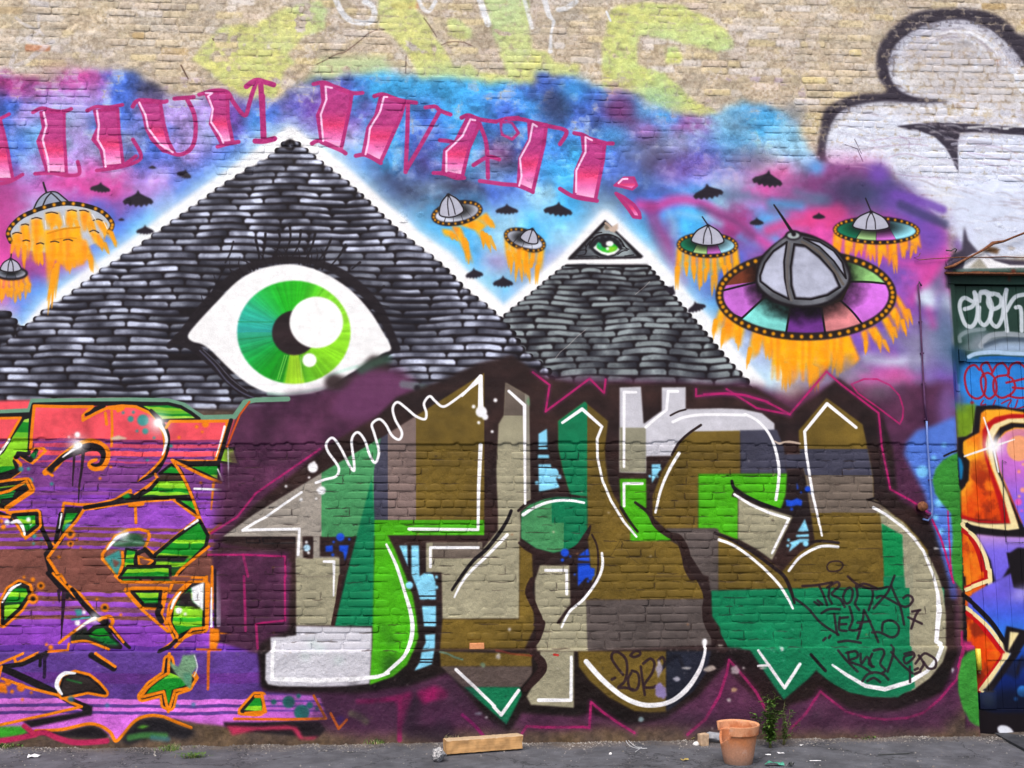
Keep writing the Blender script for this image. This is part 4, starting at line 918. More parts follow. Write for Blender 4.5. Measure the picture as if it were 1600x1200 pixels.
poly(pts("180,960 400,970 560,930 640,945 690,985 660,1010 480,1000 300,990", E0), (32, 28, 34), 1.2); poly(pts("780,1000 860,910 930,885 1020,885 1100,920 1220,960 1160,1010 1000,990 820,1040", E0), (36, 34, 40), 2, True)
poly(pts("860,940 900,922 945,930 900,945", E0), (96, 160, 60), 1); line(pts("820,1000 920,985 1040,990", E0), 9, (70, 130, 70), 5, True, .8); line(pts("960,1000 1060,1010", E0), 7, (60, 110, 130), 5, True, .6)
poly(pts("-200,960 140,930 170,970 100,990 -200,1020", E0), (66, 160, 50), 1.4, True); line(pts("-200,1050 60,1015 200,990 280,970 380,1005 500,1030 680,1020", E0), 8, (168, 46, 92), 2, True)
line(pts("160,930 230,985", E0), 7, (176, 50, 90), 2)
# right tail of the left piece
line(pts("1600,730 1500,850 1600,850 1640,830", E0), 4, ORG); counter("1600,745 1520,835 1600,840 1650,838 1640,745", E0, bl=4); line(pts("1600,745 1660,748 1650,850", E0), 4, ORG)
poly(pts("1400,905 1600,905 2000,900 2040,950 1990,1000 1500,960 1410,930", E0), BLK, 1); poly(pts("1420,925 1600,935 1800,925 1860,935 1900,1000 2000,990 1960,1010 1880,1010 1830,950 1600,955 1460,985", E0), (180, 60, 96), 1.4)
poly(pts("50,735 365,740 440,880 0,895 60,850", F0), hard((1050, (190, 116, 206)), (1092, (124, 82, 170)), (1095, (200, 118, 214)), (1100, (122, 80, 168)), (1103, (196, 116, 208)), (1107, (124, 82, 170)), (1110, (206, 120, 214))), .8)
for x, y, r in ((208, 780, 38), (115, 780, 17), (290, 845, 48), (340, 800, 21), (385, 820, 11), (270, 742, 14)): dot(400+x/4, 900+y/4, r/4, (44, 120, 116), .8)
line(pts("-130,885 200,888 440,882 365,740", F0), 4, (222, 120, 30), .8); line(pts("40,735 65,840 -60,850", F0), 4, ORG)
line(pts("470,850 520,945 570,890", F0), 4, (200, 106, 36), 1); dot(530/4+400, 1122, 6, (70, 50, 120), 2, .8)

line = _ln
# ---------------------------------------------------- centre piece
# dark ground of the piece
poly([(345, 842), (395, 790), (520, 690), (590, 650), (620, 620), (700, 590), (745, 568), (800, 555), (850, 590), (905, 600), (955, 598), (1090, 600), (1180, 605), (1200, 618), (1240, 640), (1275, 618), (1310, 590), (1375, 640), (1395, 700), (1404, 780), (1440, 800), (1482, 850), (1492, 920), (1494, 1020), (1470, 1080), (1400, 1108), (1330, 1110), (1280, 1085), (1232, 1100), (1215, 1122), (1170, 1080), (1130, 1040), (1090, 1085), (1040, 1120), (980, 1132), (920, 1112), (900, 1118), (815, 1112), (795, 1142), (760, 1120), (700, 1050), (640, 1070), (560, 1082), (420, 1078), (408, 1070), (404, 1000), (450, 985), (455, 870), (350, 850)], DRK, 2.2)
poly(pts("-240,860 150,870 230,900 250,950 -30,950 -240,930", (400, 640)), DRK, 1)
# stones of the old pyramid show through, low right of the first piece
for s in ("40,960 240,960 245,990 50,995", "-60,960 20,960 25,990 -60,990"): line(pts(s, B0)+[pts(s, B0)[0]], 1.6, (26, 22, 26), .8)
# plum fields inside
poly([(345, 860), (452, 860), (448, 978), (430, 985), (400, 1010), (398, 1018), (350, 990), (338, 900)], PLUM, 3)
GY, OL, LG = solid((166, 160, 152), .07), solid((116, 98, 48), .14), solid((166, 162, 140), .07)
MV, SL, GR, GL, LM, W_ = solid((134, 118, 114), .07), solid((76, 76, 92), .1), solid((22, 128, 90), .08), solid((84, 152, 104), .08), solid((84, 172, 32), .08), solid((208, 208, 216), .04)  # the white is dulled: shade of the lower wall put into its colour
GB = solid((116, 106, 98), .08); DG = solid((98, 90, 88), .1)
tri = [(348, 838), (398, 802), (503, 738), (595, 684), (757, 582), (757, 836), (600, 836), (503, 838)]
T_ = cover([tx(q) for q in tri], .4)
def col(x0, x1, y0, y1, c, m=None):
    k = cover([tx(q) for q in ((x0, y0), (x1, y0), (x1, y1), (x0, y1))], .3)
    k = mul_masks(k, m if m is not None else T_)
    if k: put(k, c)
col(300, 503, 500, 838, GY); col(502.5, 590, 500, 838, GL); col(584, 607, 500, 812, SL); col(606, 651, 500, 812, MV); col(650, 757, 500, 813, OL); col(585, 757, 812, 836, LM)
poly(pts("250,945 290,945 290,950 355,950 400,950 520,1080 520,1200 250,1200", B0), GY, .4)
poly(pts("250,1085 520,1085 522,1200 250,1200", B0), LG, .4)
poly(pts("250,0 525,0 520,80 478,305 250,305", F0), LG, .4)
poly([(478, 838), (489, 838), (489, 872), (478, 872)], DRK, .4)
poly(pts("290,950 355,952 355,1085 295,1085", B0), DRK, .6); poly(pts("400,950 620,950 600,1080 400,1075", B0), DRK, .6)
poly(pts("725,590 780,320 740,480 720,600", B0), GL, .3)
poly([(581, 747), (585, 812), (584, 977), (523, 977), (541, 900)], GR, .5)
poly([(503, 740), (595, 684), (584, 730), (553, 838), (503, 838)], GL, .4)
line([(532, 900), (527, 940), (520, 975)], 6, (60, 38, 36), .8)
LMP = [(586, 812), (606, 836), (618, 860), (632, 895), (645, 930), (651, 965), (654, 995), (648, 1012), (636, 1037), (615, 1055), (578, 1068), (582, 1000)]
poly(LMP, LM, .6)
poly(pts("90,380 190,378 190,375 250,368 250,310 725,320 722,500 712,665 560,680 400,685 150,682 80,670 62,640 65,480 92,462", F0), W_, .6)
for x, y, r, a in ((600, 985, 12, .35), (610, 1032, 12, .6), (606, 1045, 8, .5), (612, 1000, 8, .4)): dot(x, y, r, (26, 60, 26), r*.5, a)
for x, y in ((488, 1004), (500, 1012), (478, 1024), (530, 1030)): dot(x, y, 8, (190, 214, 206), 4, .5, 5)
dot(552, 1062, 8, (110, 108, 112), 4, .7)
# H, left leg
HL_ = pts("265,190 612,188 612,235 712,112 712,0 702,-260 715,-550 750,-610 760,-810 905,-725 915,-60 850,-10 855,80 848,190 845,662 365,665 360,375 265,372", R3)
poly(HL_, LG, .4)
Hm = cover([tx(q) for q in HL_], .4)
col(600, 850, 500, 649, GB, Hm); col(820, 835, 500, 780, solid((150, 146, 136), .05), Hm); col(660, 755, 845, 872, GB, Hm); col(664, 676, 845, 893, LG, Hm)
poly(pts("905,-725 912,-660 890,-690", R3), (110, 150, 116), 1)
poly(pts("365,667 845,667 848,190 925,258 930,400 895,500 935,620 940,720 880,850 350,852", R3), OL, .5)
poly(pts("350,865 930,880 930,960 355,960", R3), OL, .5); poly(pts("355,958 930,958 920,1010 850,1092 500,1092", R3), solid((104, 92, 88), .12), .5)
poly([(725, 1072), (812, 1072), (815, 1083), (791, 1130)], GR, .5)
line(pts("795,-10 770,50 720,130 640,230 560,300 490,390 425,485", R3), [5, 5.5, 6, 6, 5.5, 5.5, 4], BLK, .7, True)
# second stem with green ball
SB = pts("1088,390 1255,268 1272,285 1400,390 1380,560 1385,640 1400,760 1440,860 1500,960 1570,1060 1640,1100 1640,1500 1300,1400 1270,1080 1270,860 1165,850 1120,700 1090,560", R1)
poly(SB, OL, .5); SBm = cover([tx(q) for q in SB], .4); col(800, 917.5, 600, 900, GR, SBm)
poly(pts("860,960 910,915 1000,880 1080,865 1270,870 1270,1090 1235,1145 1160,1190 1060,1210 950,1180 860,1120", R1), GR, .6)
Bm = cover([tx(q) for q in pts("860,960 910,915 1000,880 1080,865 1270,870 1270,1090 1235,1145 1160,1190 1060,1210 950,1180 860,1120", R1)], .4)
col(800, 862, 740, 900, GL, Bm); col(800, 881, 816, 900, GL, Bm)
poly(pts("470,880 540,920 740,975 990,975 1060,1020 1085,1080 1110,1200 570,1200 530,1010 490,940", C0), OL, .5)
poly(pts("540,0 1160,0 1195,60 1200,142 455,148 500,60", G0), OL, .5)
poly(pts("462,148 1200,142 1195,240 1245,290 1245,430 460,462", G0), DG, .6)
poly(pts("975,330 1158,330 1165,570 1085,680 1110,720 1260,560 1270,862 955,862 950,800 985,740 990,680 955,610 945,560 942,430", R3), LG, .5)
poly(pts("1165,575 1262,545 1268,862 1100,862 1100,700", R3), LG, .4)
poly([(838, 1016), (896, 1016), (896, 1104), (829, 1099), (822, 1086), (838, 1060)], LG, .5)
poly([(844, 1016), (842, 1030), (848, 1042), (838, 1060), (826, 1075), (822, 1086), (815, 1083), (824, 1064), (832, 1050), (830, 1030), (834, 1016)], DRK, .6)
line(pts("945,700 990,690 960,790 915,850 935,880 980,930 985,980 930,1050 880,1100", R3), [6, 9, 9, 8, 10, 14, 14, 12, 8], (52, 34, 34), .9, True)
line(pts("925,420 905,500 945,600 975,680 960,770", R3), [8, 12, 9, 10, 8], (56, 38, 36), .9, True)
line(pts("845,190 900,235 1000,270 1100,262 1200,220 1260,150 1290,85", R3), [4, 5, 6, 5, 6, 9, 3], (52, 36, 36), .8, True)
line(pts("1300,140 1335,230 1330,400 1250,520 1180,580 1085,690", R3), [3, 3, 4, 6, 6, 3], (52, 36, 36), .8, True)
poly(pts("410,465 960,463 960,840 860,845 760,835 600,750 480,645 415,560", G0), OL, .6)
poly(pts("958,463 1240,463 1205,600 1130,710 1000,812 958,838", G0), solid((38, 42, 56), .2), .8)
# third letter
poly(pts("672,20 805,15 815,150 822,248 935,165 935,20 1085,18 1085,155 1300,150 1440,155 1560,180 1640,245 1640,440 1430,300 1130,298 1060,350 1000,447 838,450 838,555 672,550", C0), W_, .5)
poly(pts("672,270 835,272 838,552 672,550", C0), solid((152, 150, 132), .07), .4)
ARC = pts("0,315 250,318 340,345 410,395 455,445 500,560 520,700 515,830 478,952 380,905 170,800 0,720 -100,640 -120,500", R4)
poly(pts("1130,296 1428,290 1428,560 1165,562 1165,900 960,905 880,830 878,700 935,550 1010,430 1060,350", C0), OL, .5)
Am = cover([tx(q) for q in ARC], .4)
poly(pts("225,448 455,443 500,560 518,718 230,720", R4), SL, .5)
poly(pts("-35,720 518,718 512,840 478,950 300,880 200,800 170,860 212,870 212,1130 90,1085 70,1060 -35,1060", R4), LM, .5)
poly(pts("215,865 350,925 555,985 425,1258 330,1190 212,1125", R4), LG, .5)
poly(pts("672,590 838,590 840,790 900,880 990,950 995,975 740,980 740,890 680,770", C0), LM, .5)
poly(pts("160,100 485,100 500,130 493,485 440,492 428,400 300,360 240,200", R2), DG, .5)
poly(pts("492,128 560,150 820,315 900,380 965,475 493,482", R2), OL, .5)
poly(pts("493,160 700,280 860,430 965,475 493,482", R2), OL, .4)
# fourth letter
PK_ = pts("590,450 765,245 990,410 1035,620 1058,760 1060,872 1150,950 1260,1030 1340,1120 1400,1200 1400,1500 700,1500 690,1130 640,760 600,600", R4)
poly(PK_, OL, .5); PKm = cover([tx(q) for q in PK_], .4)
col(1240, 1400, 701, 742, SL, PKm); poly(pts("500,598 650,595 650,682 515,685", R4), SL, .4); col(1240, 1400, 742, 801, GB, PKm); line(pts("1065,870 1030,880", R4), 3, BLK)
poly(pts("880,380 930,320 1000,250 1100,190 1200,175 1500,0 1600,60 1700,200 1700,500 965,478", R2), OL, .5)
poly(pts("445,490 965,475 1900,470 1900,700 1800,1000 1600,1150 1400,1140 1250,1060 1110,965 1040,1040 890,1165 830,1080 680,858 520,835 500,720 452,650", R2), GR, .6)
OUTER = D_ = pts("680,800 730,780 840,860 940,970 1010,1080 1065,1200", D0)+pts("1095,90 1112,230 1112,420 1080,530 1000,630 900,700 760,748 640,745 500,718 380,655 300,590 250,480 600,100", H0)
Om = cover([tx(q) for q in OUTER], .4)
col(1370, 1500, 700, 1100, LG, Om); col(1417, 1427, 880, 1080, solid((160, 158, 138), .06), Om)
poly(pts("690,800 700,860 725,1100 735,1200 850,1200 835,940 710,870", D0), LG, .4)
poly([(1375, 802), (1382, 860), (1382, 920), (1300, 930), (1250, 900), (1300, 800)], OL, .4)
poly(pts("710,870 838,942 848,1200 725,1200", D0), solid((18, 138, 84), .06), .4)
poly(pts("720,0 852,0 880,400 905,690 760,748 640,745 500,718 380,655 300,590 260,480 250,72 724,70", H0), GR, .5)
col(1300, 1421, 918, 1100, GR, Om)
line(pts("1060,885 1150,985", R2), 5, BLK, .8)
# lower grounds again where letters spilled
# wavy dark divide between H and third letter
line(pts("770,738 850,800 900,880 980,940 1040,960 1080,1040 1100,1140 1130,1200", C0), [4, 6, 9, 10, 12, 15, 14, 14], (54, 38, 36), .9, True)
line(pts("300,300 380,420 420,520 410,620 430,700 490,800 510,840", R2), [16, 13, 13, 11, 14, 17, 18], (50, 36, 36), .9, True)
line(pts("470,130 560,165 700,245 830,340 900,400 940,480 965,565", R2), [5, 5, 5, 6, 6, 6, 4], (42, 30, 34), .8, True)
line(pts("1040,215 1080,185 1150,180 1240,190", R2), 4.5, (42, 30, 34), .8, True)
line(pts("175,765 190,810 250,850 340,895 420,925 495,950", R4), [5, 6, 5, 5, 5, 4], BLK, .7, True); line(pts("620,870 680,770 740,880 790,920", (800, 650)), .1, BLK)
line(pts("1180,255 1100,310 1040,370 1000,440", C0), 4, (48, 34, 34), .7, True); line(pts("990,195 1040,170 1085,158", C0), 3, (48, 34, 34), .7, True)
line(pts("680,770 730,850 785,920", C0), [5, 5, 4], (42, 32, 30), .7, True); line(pts("770,738 850,800", C0), 4, (42, 32, 30), .7); line(pts("40,790 100,740 200,700 300,688 420,702", C0), [4, 5, 5, 5, 3], (44, 30, 32), .7, True)
line(pts("1020,880 1100,905 1170,950", R4), 3, (42, 32, 30), .8, True)
# cyan and blue chips
CY = (152, 218, 244); BL = (40, 88, 204)
for s in ("95,207 145,207 150,340", "170,207 218,207 222,400 250,380 300,385 322,430 325,545 225,545 205,470 172,390", "237,585 325,585 325,712 250,712", "255,765 320,760 318,850 240,855 262,810", "235,870 315,860 300,945 190,985 225,930"): poly(pts(s, R3), CY, .4)
dot(600+158/4, 800+455/4, 6, CY, .4); dot(600+280/4, 800+410/4, 8, CY, .4); dot(682, 901, 2.6, CY, .4); dot(682, 917, 3, CY, .4)
for s in ("158,205 158,350", "220,523 325,523", "240,688 325,688", "225,915 305,915", "225,932 300,932"): line(pts(s, R3), 2.2, BLK, .5)
for s in ("965,470 1018,437 1022,540 965,548", "962,600 1030,600 1034,622 962,622", "965,660 1042,658 1048,685 1080,690 1092,720 1075,750 1098,805 968,832", "965,552 1022,548 1022,566 965,566"): poly(pts(s, R1), CY, .4)
line(pts("965,549 1024,549", R1), 1.6, BLK); line(pts("965,679 1048,681", R1), 1.8, BLK); dot(600+955/4, 560+775/4, 3, CY, .4); dot(600+1096/4, 560+738/4, 3.4, CY, .4); dot(600+1065/4, 560+712/4, 6.2, CY, .4)
poly(pts("872,500 930,498 920,545 885,600 874,620", C0), CY, .4); dot(1030, 732, 3.2, CY); dot(1015.5, 743.5, 2.4, CY); dot(1027, 744, 2, CY)
poly(pts("1030,40 1055,120 985,120", R2), CY, .4); poly(pts("975,140 1055,135 1055,152 975,155", R2), CY, .4); poly(pts("930,190 1000,165 1055,165 1055,180 1000,190 930,248 945,200", R2), CY, .4); dot(1259, 849, 4.6, CY); dot(1232, 843, 2.4, CY); dot(1231, 852, 2.4, CY)
for s in ("1215,270 1275,225 1285,272", "1212,280 1285,282 1285,305 1212,300", "1210,320 1285,318 1290,345 1318,350 1315,400 1260,410 1212,462"): poly(pts(s, R3), BL, .4)
for x, y, r in ((1130, 252, 26), (1115, 298, 11), (1164, 275, 8), (1192, 388, 7), (1290, 410, 14), (1275, 430, 9)): dot(600+x/4, 800+y/4, r/4, BL, .5)
for s in ("435,1010 480,1005 480,1045 435,1045", "520,1005 580,1005 570,1060 555,1105 545,1050 520,1040"): poly(pts(s, B0), BL, .5)
for x, y, r in ((527, 955, 26), (485, 985, 8), (583, 968, 8), (480, 1065, 10)): dot(400+x/4, 600+y/4, r/4, BL, .5)
for s in ("510,880 550,885 580,870 615,885 610,920 580,915 545,925 515,920", "580,770 592,810 580,820"): poly(pts(s, R4), BL, .6)
for x, y, r in ((648, 815, 19), (548, 940, 10), (608, 835, 7), (675, 838, 9)): dot(1100+x/4, 560+y/4, r/4, BL, .6)
dot(479.5, 855.5, 5.6, (190, 224, 242), .5); dot(479, 846.5, 2.4, WHT, .4); dot(482, 863, 2.2, WHT, .4)

# white accent lines
WL = (250, 251, 254)
line_ = line
def line(p, w, *a, **k):
    w = [q*1.15 for q in w] if isinstance(w, list) else w*1.15
    line_(p, w, *a, **k)
line(pts("0,860 60,830 180,745 285,675", B0), 3.4, WL, .7)
line(pts("375,615 430,595 500,575 518,530 500,490 450,420 440,370 480,335 530,400 580,500 612,540 612,480 598,350 635,300 680,350 710,440 745,490 768,420 740,310 725,250 770,218 810,250 850,320 895,345 912,300 870,220 855,150 885,112 940,150 1000,200 1055,218 1065,180 1050,120 1085,75 1120,105 1170,140 1240,100 1330,30 1400,-20", B0), 3.7, WL, .7, True)
line([(722, 618), (751, 588)], [3.5, 6], WL, .7); line([(751, 588), (751, 642)], [6, 8], WL, .7); dot(752, 643, 9, WL, .6); dot(758, 651, 5, WL, .6); dot(740, 635, 3, WL, .5); dot(748, 660, 2.6, WL, .5); dot(774, 625, 3.2, WL, .5); dot(769, 674, 2.4, WL, .5)
line([(751, 695), (748, 760), (747, 827), (639, 826)], [6, 5, 4, 4.5], WL, .7)
for x, y, r in ((355, 520, 33), (362, 490, 10), (332, 582, 8), (188, 637, 9), (410, 663, 27), (385, 663, 8), (282, 720, 10), (376, 714, 7)): dot(400+x/4, 600+y/4, r/4, WL, .5)
line([(400, 815), (379, 828), (402, 827), (468, 826), (466, 866)], 3.8, WL, .7)
line(pts("425,1107 487,1108 487,1200 485,1320", B0), [3.5, 4, 3, 2], WL, .7)
line(pts("15,200 80,340 130,500 165,620 178,720 165,810 130,890 70,950 0,1010", R3), [3, 4.5, 4.5, 5.5, 6, 6, 5, 5, 4], WL, .7, True)
line(pts("830,600 760,622 620,636 400,645 250,640 105,638 108,470 118,405", F0), [4, 5, 6, 6, 6, 5, 4.5, 3], WL, .8)
line(pts("290,340 290,220 590,220", R3), 4, WL, .7); line(pts("770,140 640,275 540,370 480,450 440,530", R3), [4.5, 4, 4, 3.5, 2.5], WL, .7, True)
line(pts("780,203 878,292 880,600 882,905", R1), [4, 5, 4, 3.4], WL, .7)
line(pts("1115,400 1238,315 1362,425 1332,500 1335,620 1365,760 1420,890 1500,1020 1578,1112", R1), [4, 5, 4, 4, 3.6, 3.6, 3.6, 3.6, 3], WL, .7)
line(pts("870,975 940,930 1040,893 1150,884 1250,900", R1), [5, 4, 4, 4, 3.4], WL, .7, True)
line(pts("450,978 560,1080 690,1205", R3), 4.4, WL, .7); line([(771, 1102), (783, 1115), (810, 1077)], 4.6, WL, .7)
line(pts("1010,362 1142,362 1142,510", R3), 4, WL, .7); line(pts("1362,255 1365,340 1330,430 1250,540 1160,620 1110,718", R3), [3.6, 4.2, 4, 4, 3.6, 2.6], WL, .7, True)
line(pts("1168,900 1166,1168 965,1168", R3), [4, 4.6, 5], WL, .7)
line(pts("460,528 560,640 680,740 780,788 870,800 980,778 1080,705 1160,590 1195,490 1207,400", G0), [7, 7, 6.5, 6.5, 6.5, 6, 7, 6, 4, 4], WL, .8, True)
dot(1101, 1003, 4, WL, .8, ry=6)
line(pts("775,50 700,50 700,280 700,515", C0), [3.5, 4.5, 4, 3.5], WL, .7); line(pts("1035,45 975,45 965,160 890,220 835,268", C0), [4, 4.5, 4, 4, 4], WL, .7)
line(pts("1005,235 1080,205 1200,190 1440,192", C0)+pts("260,350 330,385 400,460 445,560 468,680 465,780 450,880", R4), [4.4, 4, 4, 4, 4, 4, 4.4, 4.6, 4.4], WL, .7, True)
line(pts("815,620 700,620 700,760", C0), 4, WL, .7); line(pts("1045,430 985,530 930,660 897,800", C0), [4.6, 4.4, 4, 3.4], WL, .7, True)
line(pts("190,848 290,910 400,960 530,1000 430,1205 425,1215", R4), [3.6, 4, 4, 4, 3.5, 3], WL, .7)
line(pts("495,170 600,215 740,320 860,440 920,530 955,600", R2), [4.4, 4, 4, 4, 4, 3], WL, .7, True)
line(pts("930,365 1000,280 1100,222 1170,210 1238,216", R2), [3.6, 4, 4, 4.4, 4], WL, .7, True)
line(pts("950,430 768,282 628,455 640,600 680,850 738,1105", R4), [4.4, 5, 4.4, 4, 4, 3], WL, .7)
line(pts("1060,930 1140,975 1240,1050 1310,1120 1370,1200", R4)+pts("1035,0 1060,100 1070,210 1050,405 1078,420 1045,510 980,590 870,655 720,700 600,680 480,610 395,550", H0), [4.4, 4, 4, 4, 4, 4, 5, 8, 6, 6, 6, 5, 6, 6, 5.5, 5, 3], WL, .8)
line(pts("-70,555 0,550 95,690 190,545", H0), [3, 3.6, 3.6, 3.6], WL, .7)
line([(1183, 1015), (1198, 1036), (1224, 1073), (1248, 1036)], [3.6, 4.2, 4.4, 4.4], WL, .8)
line = line_
# magenta outlines, with their haze
MGN = (186, 46, 118)
def mg(s, o, w=3.4, haze=7, a=.9, k=4.0):
    p = pts(s, o, k)
    if haze: line(p, haze, (122, 52, 104), haze*1.0, False, .5)
    line(p, w, MGN, .9, False, a, tex=np.clip(.6+.6*N_f, 0, 1))
mg("-280,930 -120,830 0,680 400,405", B0, 3.2, 4, .8); mg("930,85 1035,165 1010,330 1285,125 1375,215 1385,130", R1); mg("1150,30 1150,75 1300,60 1440,68 1600,110", C0); mg("140,190 330,310 535,348 765,80 860,165 960,240 1090,340 1110,540 1165,815 1300,890 1400,960 1430,1010 1500,1130 1560,1300", R4)
mg("0,222 150,216 260,228 380,265 460,305 535,348", R4, 3.6, 9)
mg("920,160 1000,128 1080,128 1160,165 1220,230 1245,310 1240,370 1222,408 1080,300 960,215 920,160", R4, 2.8, 0); mg("1520,950 1530,1150 1545,1300", R4, 2, 0, .8)
mg("-300,1065 -50,1065 180,1075 185,1200", B0, 3, 5); mg("180,0 182,275 40,290 0,300", F0, 3, 5); mg("-80,1065 -50,1200", B0, 4, 0, .7); mg("-75,0 -65,340", F0, 4, 3, .7); mg("0,300 10,450", F0, 4, 3, .7)
for s in ("770,760 880,745 980,730 900,960 880,780", "1010,720 1130,680 1200,740 1110,770 1040,785"): poly(pts(s, F0), (170, 34, 108), 2.4, True, .85)
line(pts("640,775 780,770 900,750", F0), 7, (150, 34, 96), 5, True, .7); line(pts("915,770 900,880 900,1010", F0), [10, 6, 8], (160, 34, 100), 3, True, .8)
poly(pts("960,760 1040,760 1000,900 1100,920 1160,880 1250,960 1200,1040 1000,1010 930,1000", F0), (38, 28, 40), 5, True, .8)
for s in ("1290,860 1360,920 1430,1000",): line(pts(s, F0), 5, (150, 30, 110), 2.5, True, .85)
line(pts("600,850 650,870 690,900", F0), 10, (110, 120, 84), 6, True, .7)
mg("60,975 90,930 200,938 440,935 480,940 490,780 560,840 660,910 760,970", G0, 4, 8, .8); mg("1090,980 1200,890 1290,740 1335,600 1350,520 1440,620 1520,720 1580,830", G0, 4.4, 9, .8)
mg("140,940 230,850 320,715 400,780 480,840 600,875 720,888 860,878 960,845 1060,760 1130,680 1165,640 1195,530", H0, 4, 10, .8); mg("1240,365 1215,350 1212,440 1180,560", H0, 6, 4, .8)
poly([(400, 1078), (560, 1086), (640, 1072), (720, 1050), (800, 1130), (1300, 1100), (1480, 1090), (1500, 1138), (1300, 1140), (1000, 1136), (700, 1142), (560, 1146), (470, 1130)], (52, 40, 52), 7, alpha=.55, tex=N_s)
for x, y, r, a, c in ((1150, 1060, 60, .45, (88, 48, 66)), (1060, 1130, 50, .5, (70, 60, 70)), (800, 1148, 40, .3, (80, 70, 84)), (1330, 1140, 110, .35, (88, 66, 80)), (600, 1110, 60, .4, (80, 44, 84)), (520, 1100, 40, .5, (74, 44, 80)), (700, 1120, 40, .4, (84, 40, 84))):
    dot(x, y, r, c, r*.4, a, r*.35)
# tags
TG = (50, 34, 44)
def tag(s, w=4.0, o=H0): line(pts(s, o), w, TG, .8, True, .88)
for s in ("215,60 300,55 400,38", "320,58 345,110 370,180", "385,75 380,130 400,170", "370,70 430,35 445,60 400,110 450,140 480,190", "480,90 510,70 530,95 520,150 490,170 470,130 485,90", "550,60 560,120 545,170 570,210", "560,70 600,45 680,75", "500,0 560,50 660,80 750,65", "650,80 655,130 630,210", "790,-5 765,60 740,110 660,200", "770,60 800,130 830,200 850,300", "680,135 720,125 850,190 900,160 900,130 870,118 845,135",
          "940,215 915,260 895,325", "875,255 960,295", "900,220 950,210", "290,160 320,180", "310,150 340,175", "335,230 380,205 450,205", "415,235 430,350 440,365", "450,255 445,330 490,340", "455,260 500,255", "450,300 490,298", "510,190 530,270 510,330 560,335 580,300", "600,210 590,280 560,390", "605,220 640,290 690,410", "560,290 640,280", "715,340 720,290 770,275 815,310 810,360 770,380 700,350 650,350",
          "345,400 360,385", "380,385 390,370", "440,410 500,402 580,415", "430,460 480,520 550,590", "490,470 500,540", "480,475 540,465 550,500 500,525 580,560 640,600", "570,480 575,540 610,500 640,560", "650,460 700,450 715,480 690,540 720,580 700,600", "640,480 620,540 650,560", "770,430 770,480 735,590", "760,470 800,520 840,560 890,600", "840,480 890,470 900,500 850,540 840,500 900,480", "875,560 875,655", "930,490 960,540 940,580", "910,540 960,480 1000,490 1035,520 1030,565 990,570 960,530", "905,580 925,570", "905,605 940,590", "580,650 610,610 660,595 710,610 740,640", "610,650 650,630 690,655",
          "170,140 250,200 330,290 435,360"): tag(s)
tag("370,1130 390,1110 440,1105 468,1125 455,1155 420,1168 380,1165 368,1140", 2.4, D0)
for s in ("620,640 640,630", "690,610 650,560 620,510 625,475 660,470 705,510 715,580 700,650 660,690 700,690 750,700", "740,600 720,640 735,700 775,700 790,650 780,600 745,585", "815,540 860,510 885,540 870,600 820,680 870,690 890,680", "800,560 810,640 825,735", "735,490 760,465 790,465 795,485 760,500 735,490", "910,520 935,500 950,540 930,580"): tag(s, 4.2, G0)
line(pts("940,560 1000,500 1040,500 1060,560", G0), 6, (30, 30, 40), 3, True, .7)
# flaked spots and pale chips
rg = random.Random(17)
for x, y, rx_, ry_, c in ((1031, 1079, 9, 13, (150, 138, 190)), (1028, 1043, 5, 12, (176, 170, 190)), (1056, 1059, 6, 4, (190, 188, 200)), (1107, 1043, 10, 5, (196, 184, 176)), (1146, 1046, 7, 8, (176, 164, 170)), (1072, 1042, 8, 2, (200, 196, 196)), (1145, 1076, 5, 4, (190, 160, 130)), (1137, 1092, 4, 3, (186, 176, 178)), (1000, 1122, 5, 5, (150, 170, 176)), (755, 1037, 5, 4, (120, 140, 120)), (778, 1024, 4, 5, (196, 190, 186)), (1160, 1042, 3, 2, (200, 196, 196)), (1190, 1042, 6, 2, (200, 190, 190)), (1125, 1008, 5, 2, (206, 200, 190)), (1220, 1012, 4, 4, (206, 206, 206)), (1485, 1045, 2, 5, (206, 206, 216)), (1463, 856, 5, 2, (216, 216, 216)), (748, 1113, 6, 3, (120, 116, 130)), (760, 1119, 3, 2, (200, 196, 204)), (796, 983, 3, 3, (216, 210, 214))):
    P_ = [(x+rx_*math.cos(a)*rg.uniform(.6, 1.2), y+ry_*math.sin(a)*rg.uniform(.6, 1.2)) for a in [i*math.pi/6 for i in range(12)]]
    poly(P_, c, .6, True, .9)
for i in range(330):
    v = rg.choice((rg.uniform(1008, 1020), rg.uniform(1010, 1140), rg.uniform(700, 1140))); u = rg.uniform(0, 1500) if v > 1020 else rg.choice((rg.uniform(250, 480), rg.uniform(1040, 1240), rg.uniform(0, 1500)))
    dot(u, v, rg.uniform(.5, 1.4), rg.choice(((214, 208, 204), (196, 190, 190), (30, 26, 30), (40, 34, 38), (150, 130, 110))), .7, .8, rg.uniform(.4, 1))
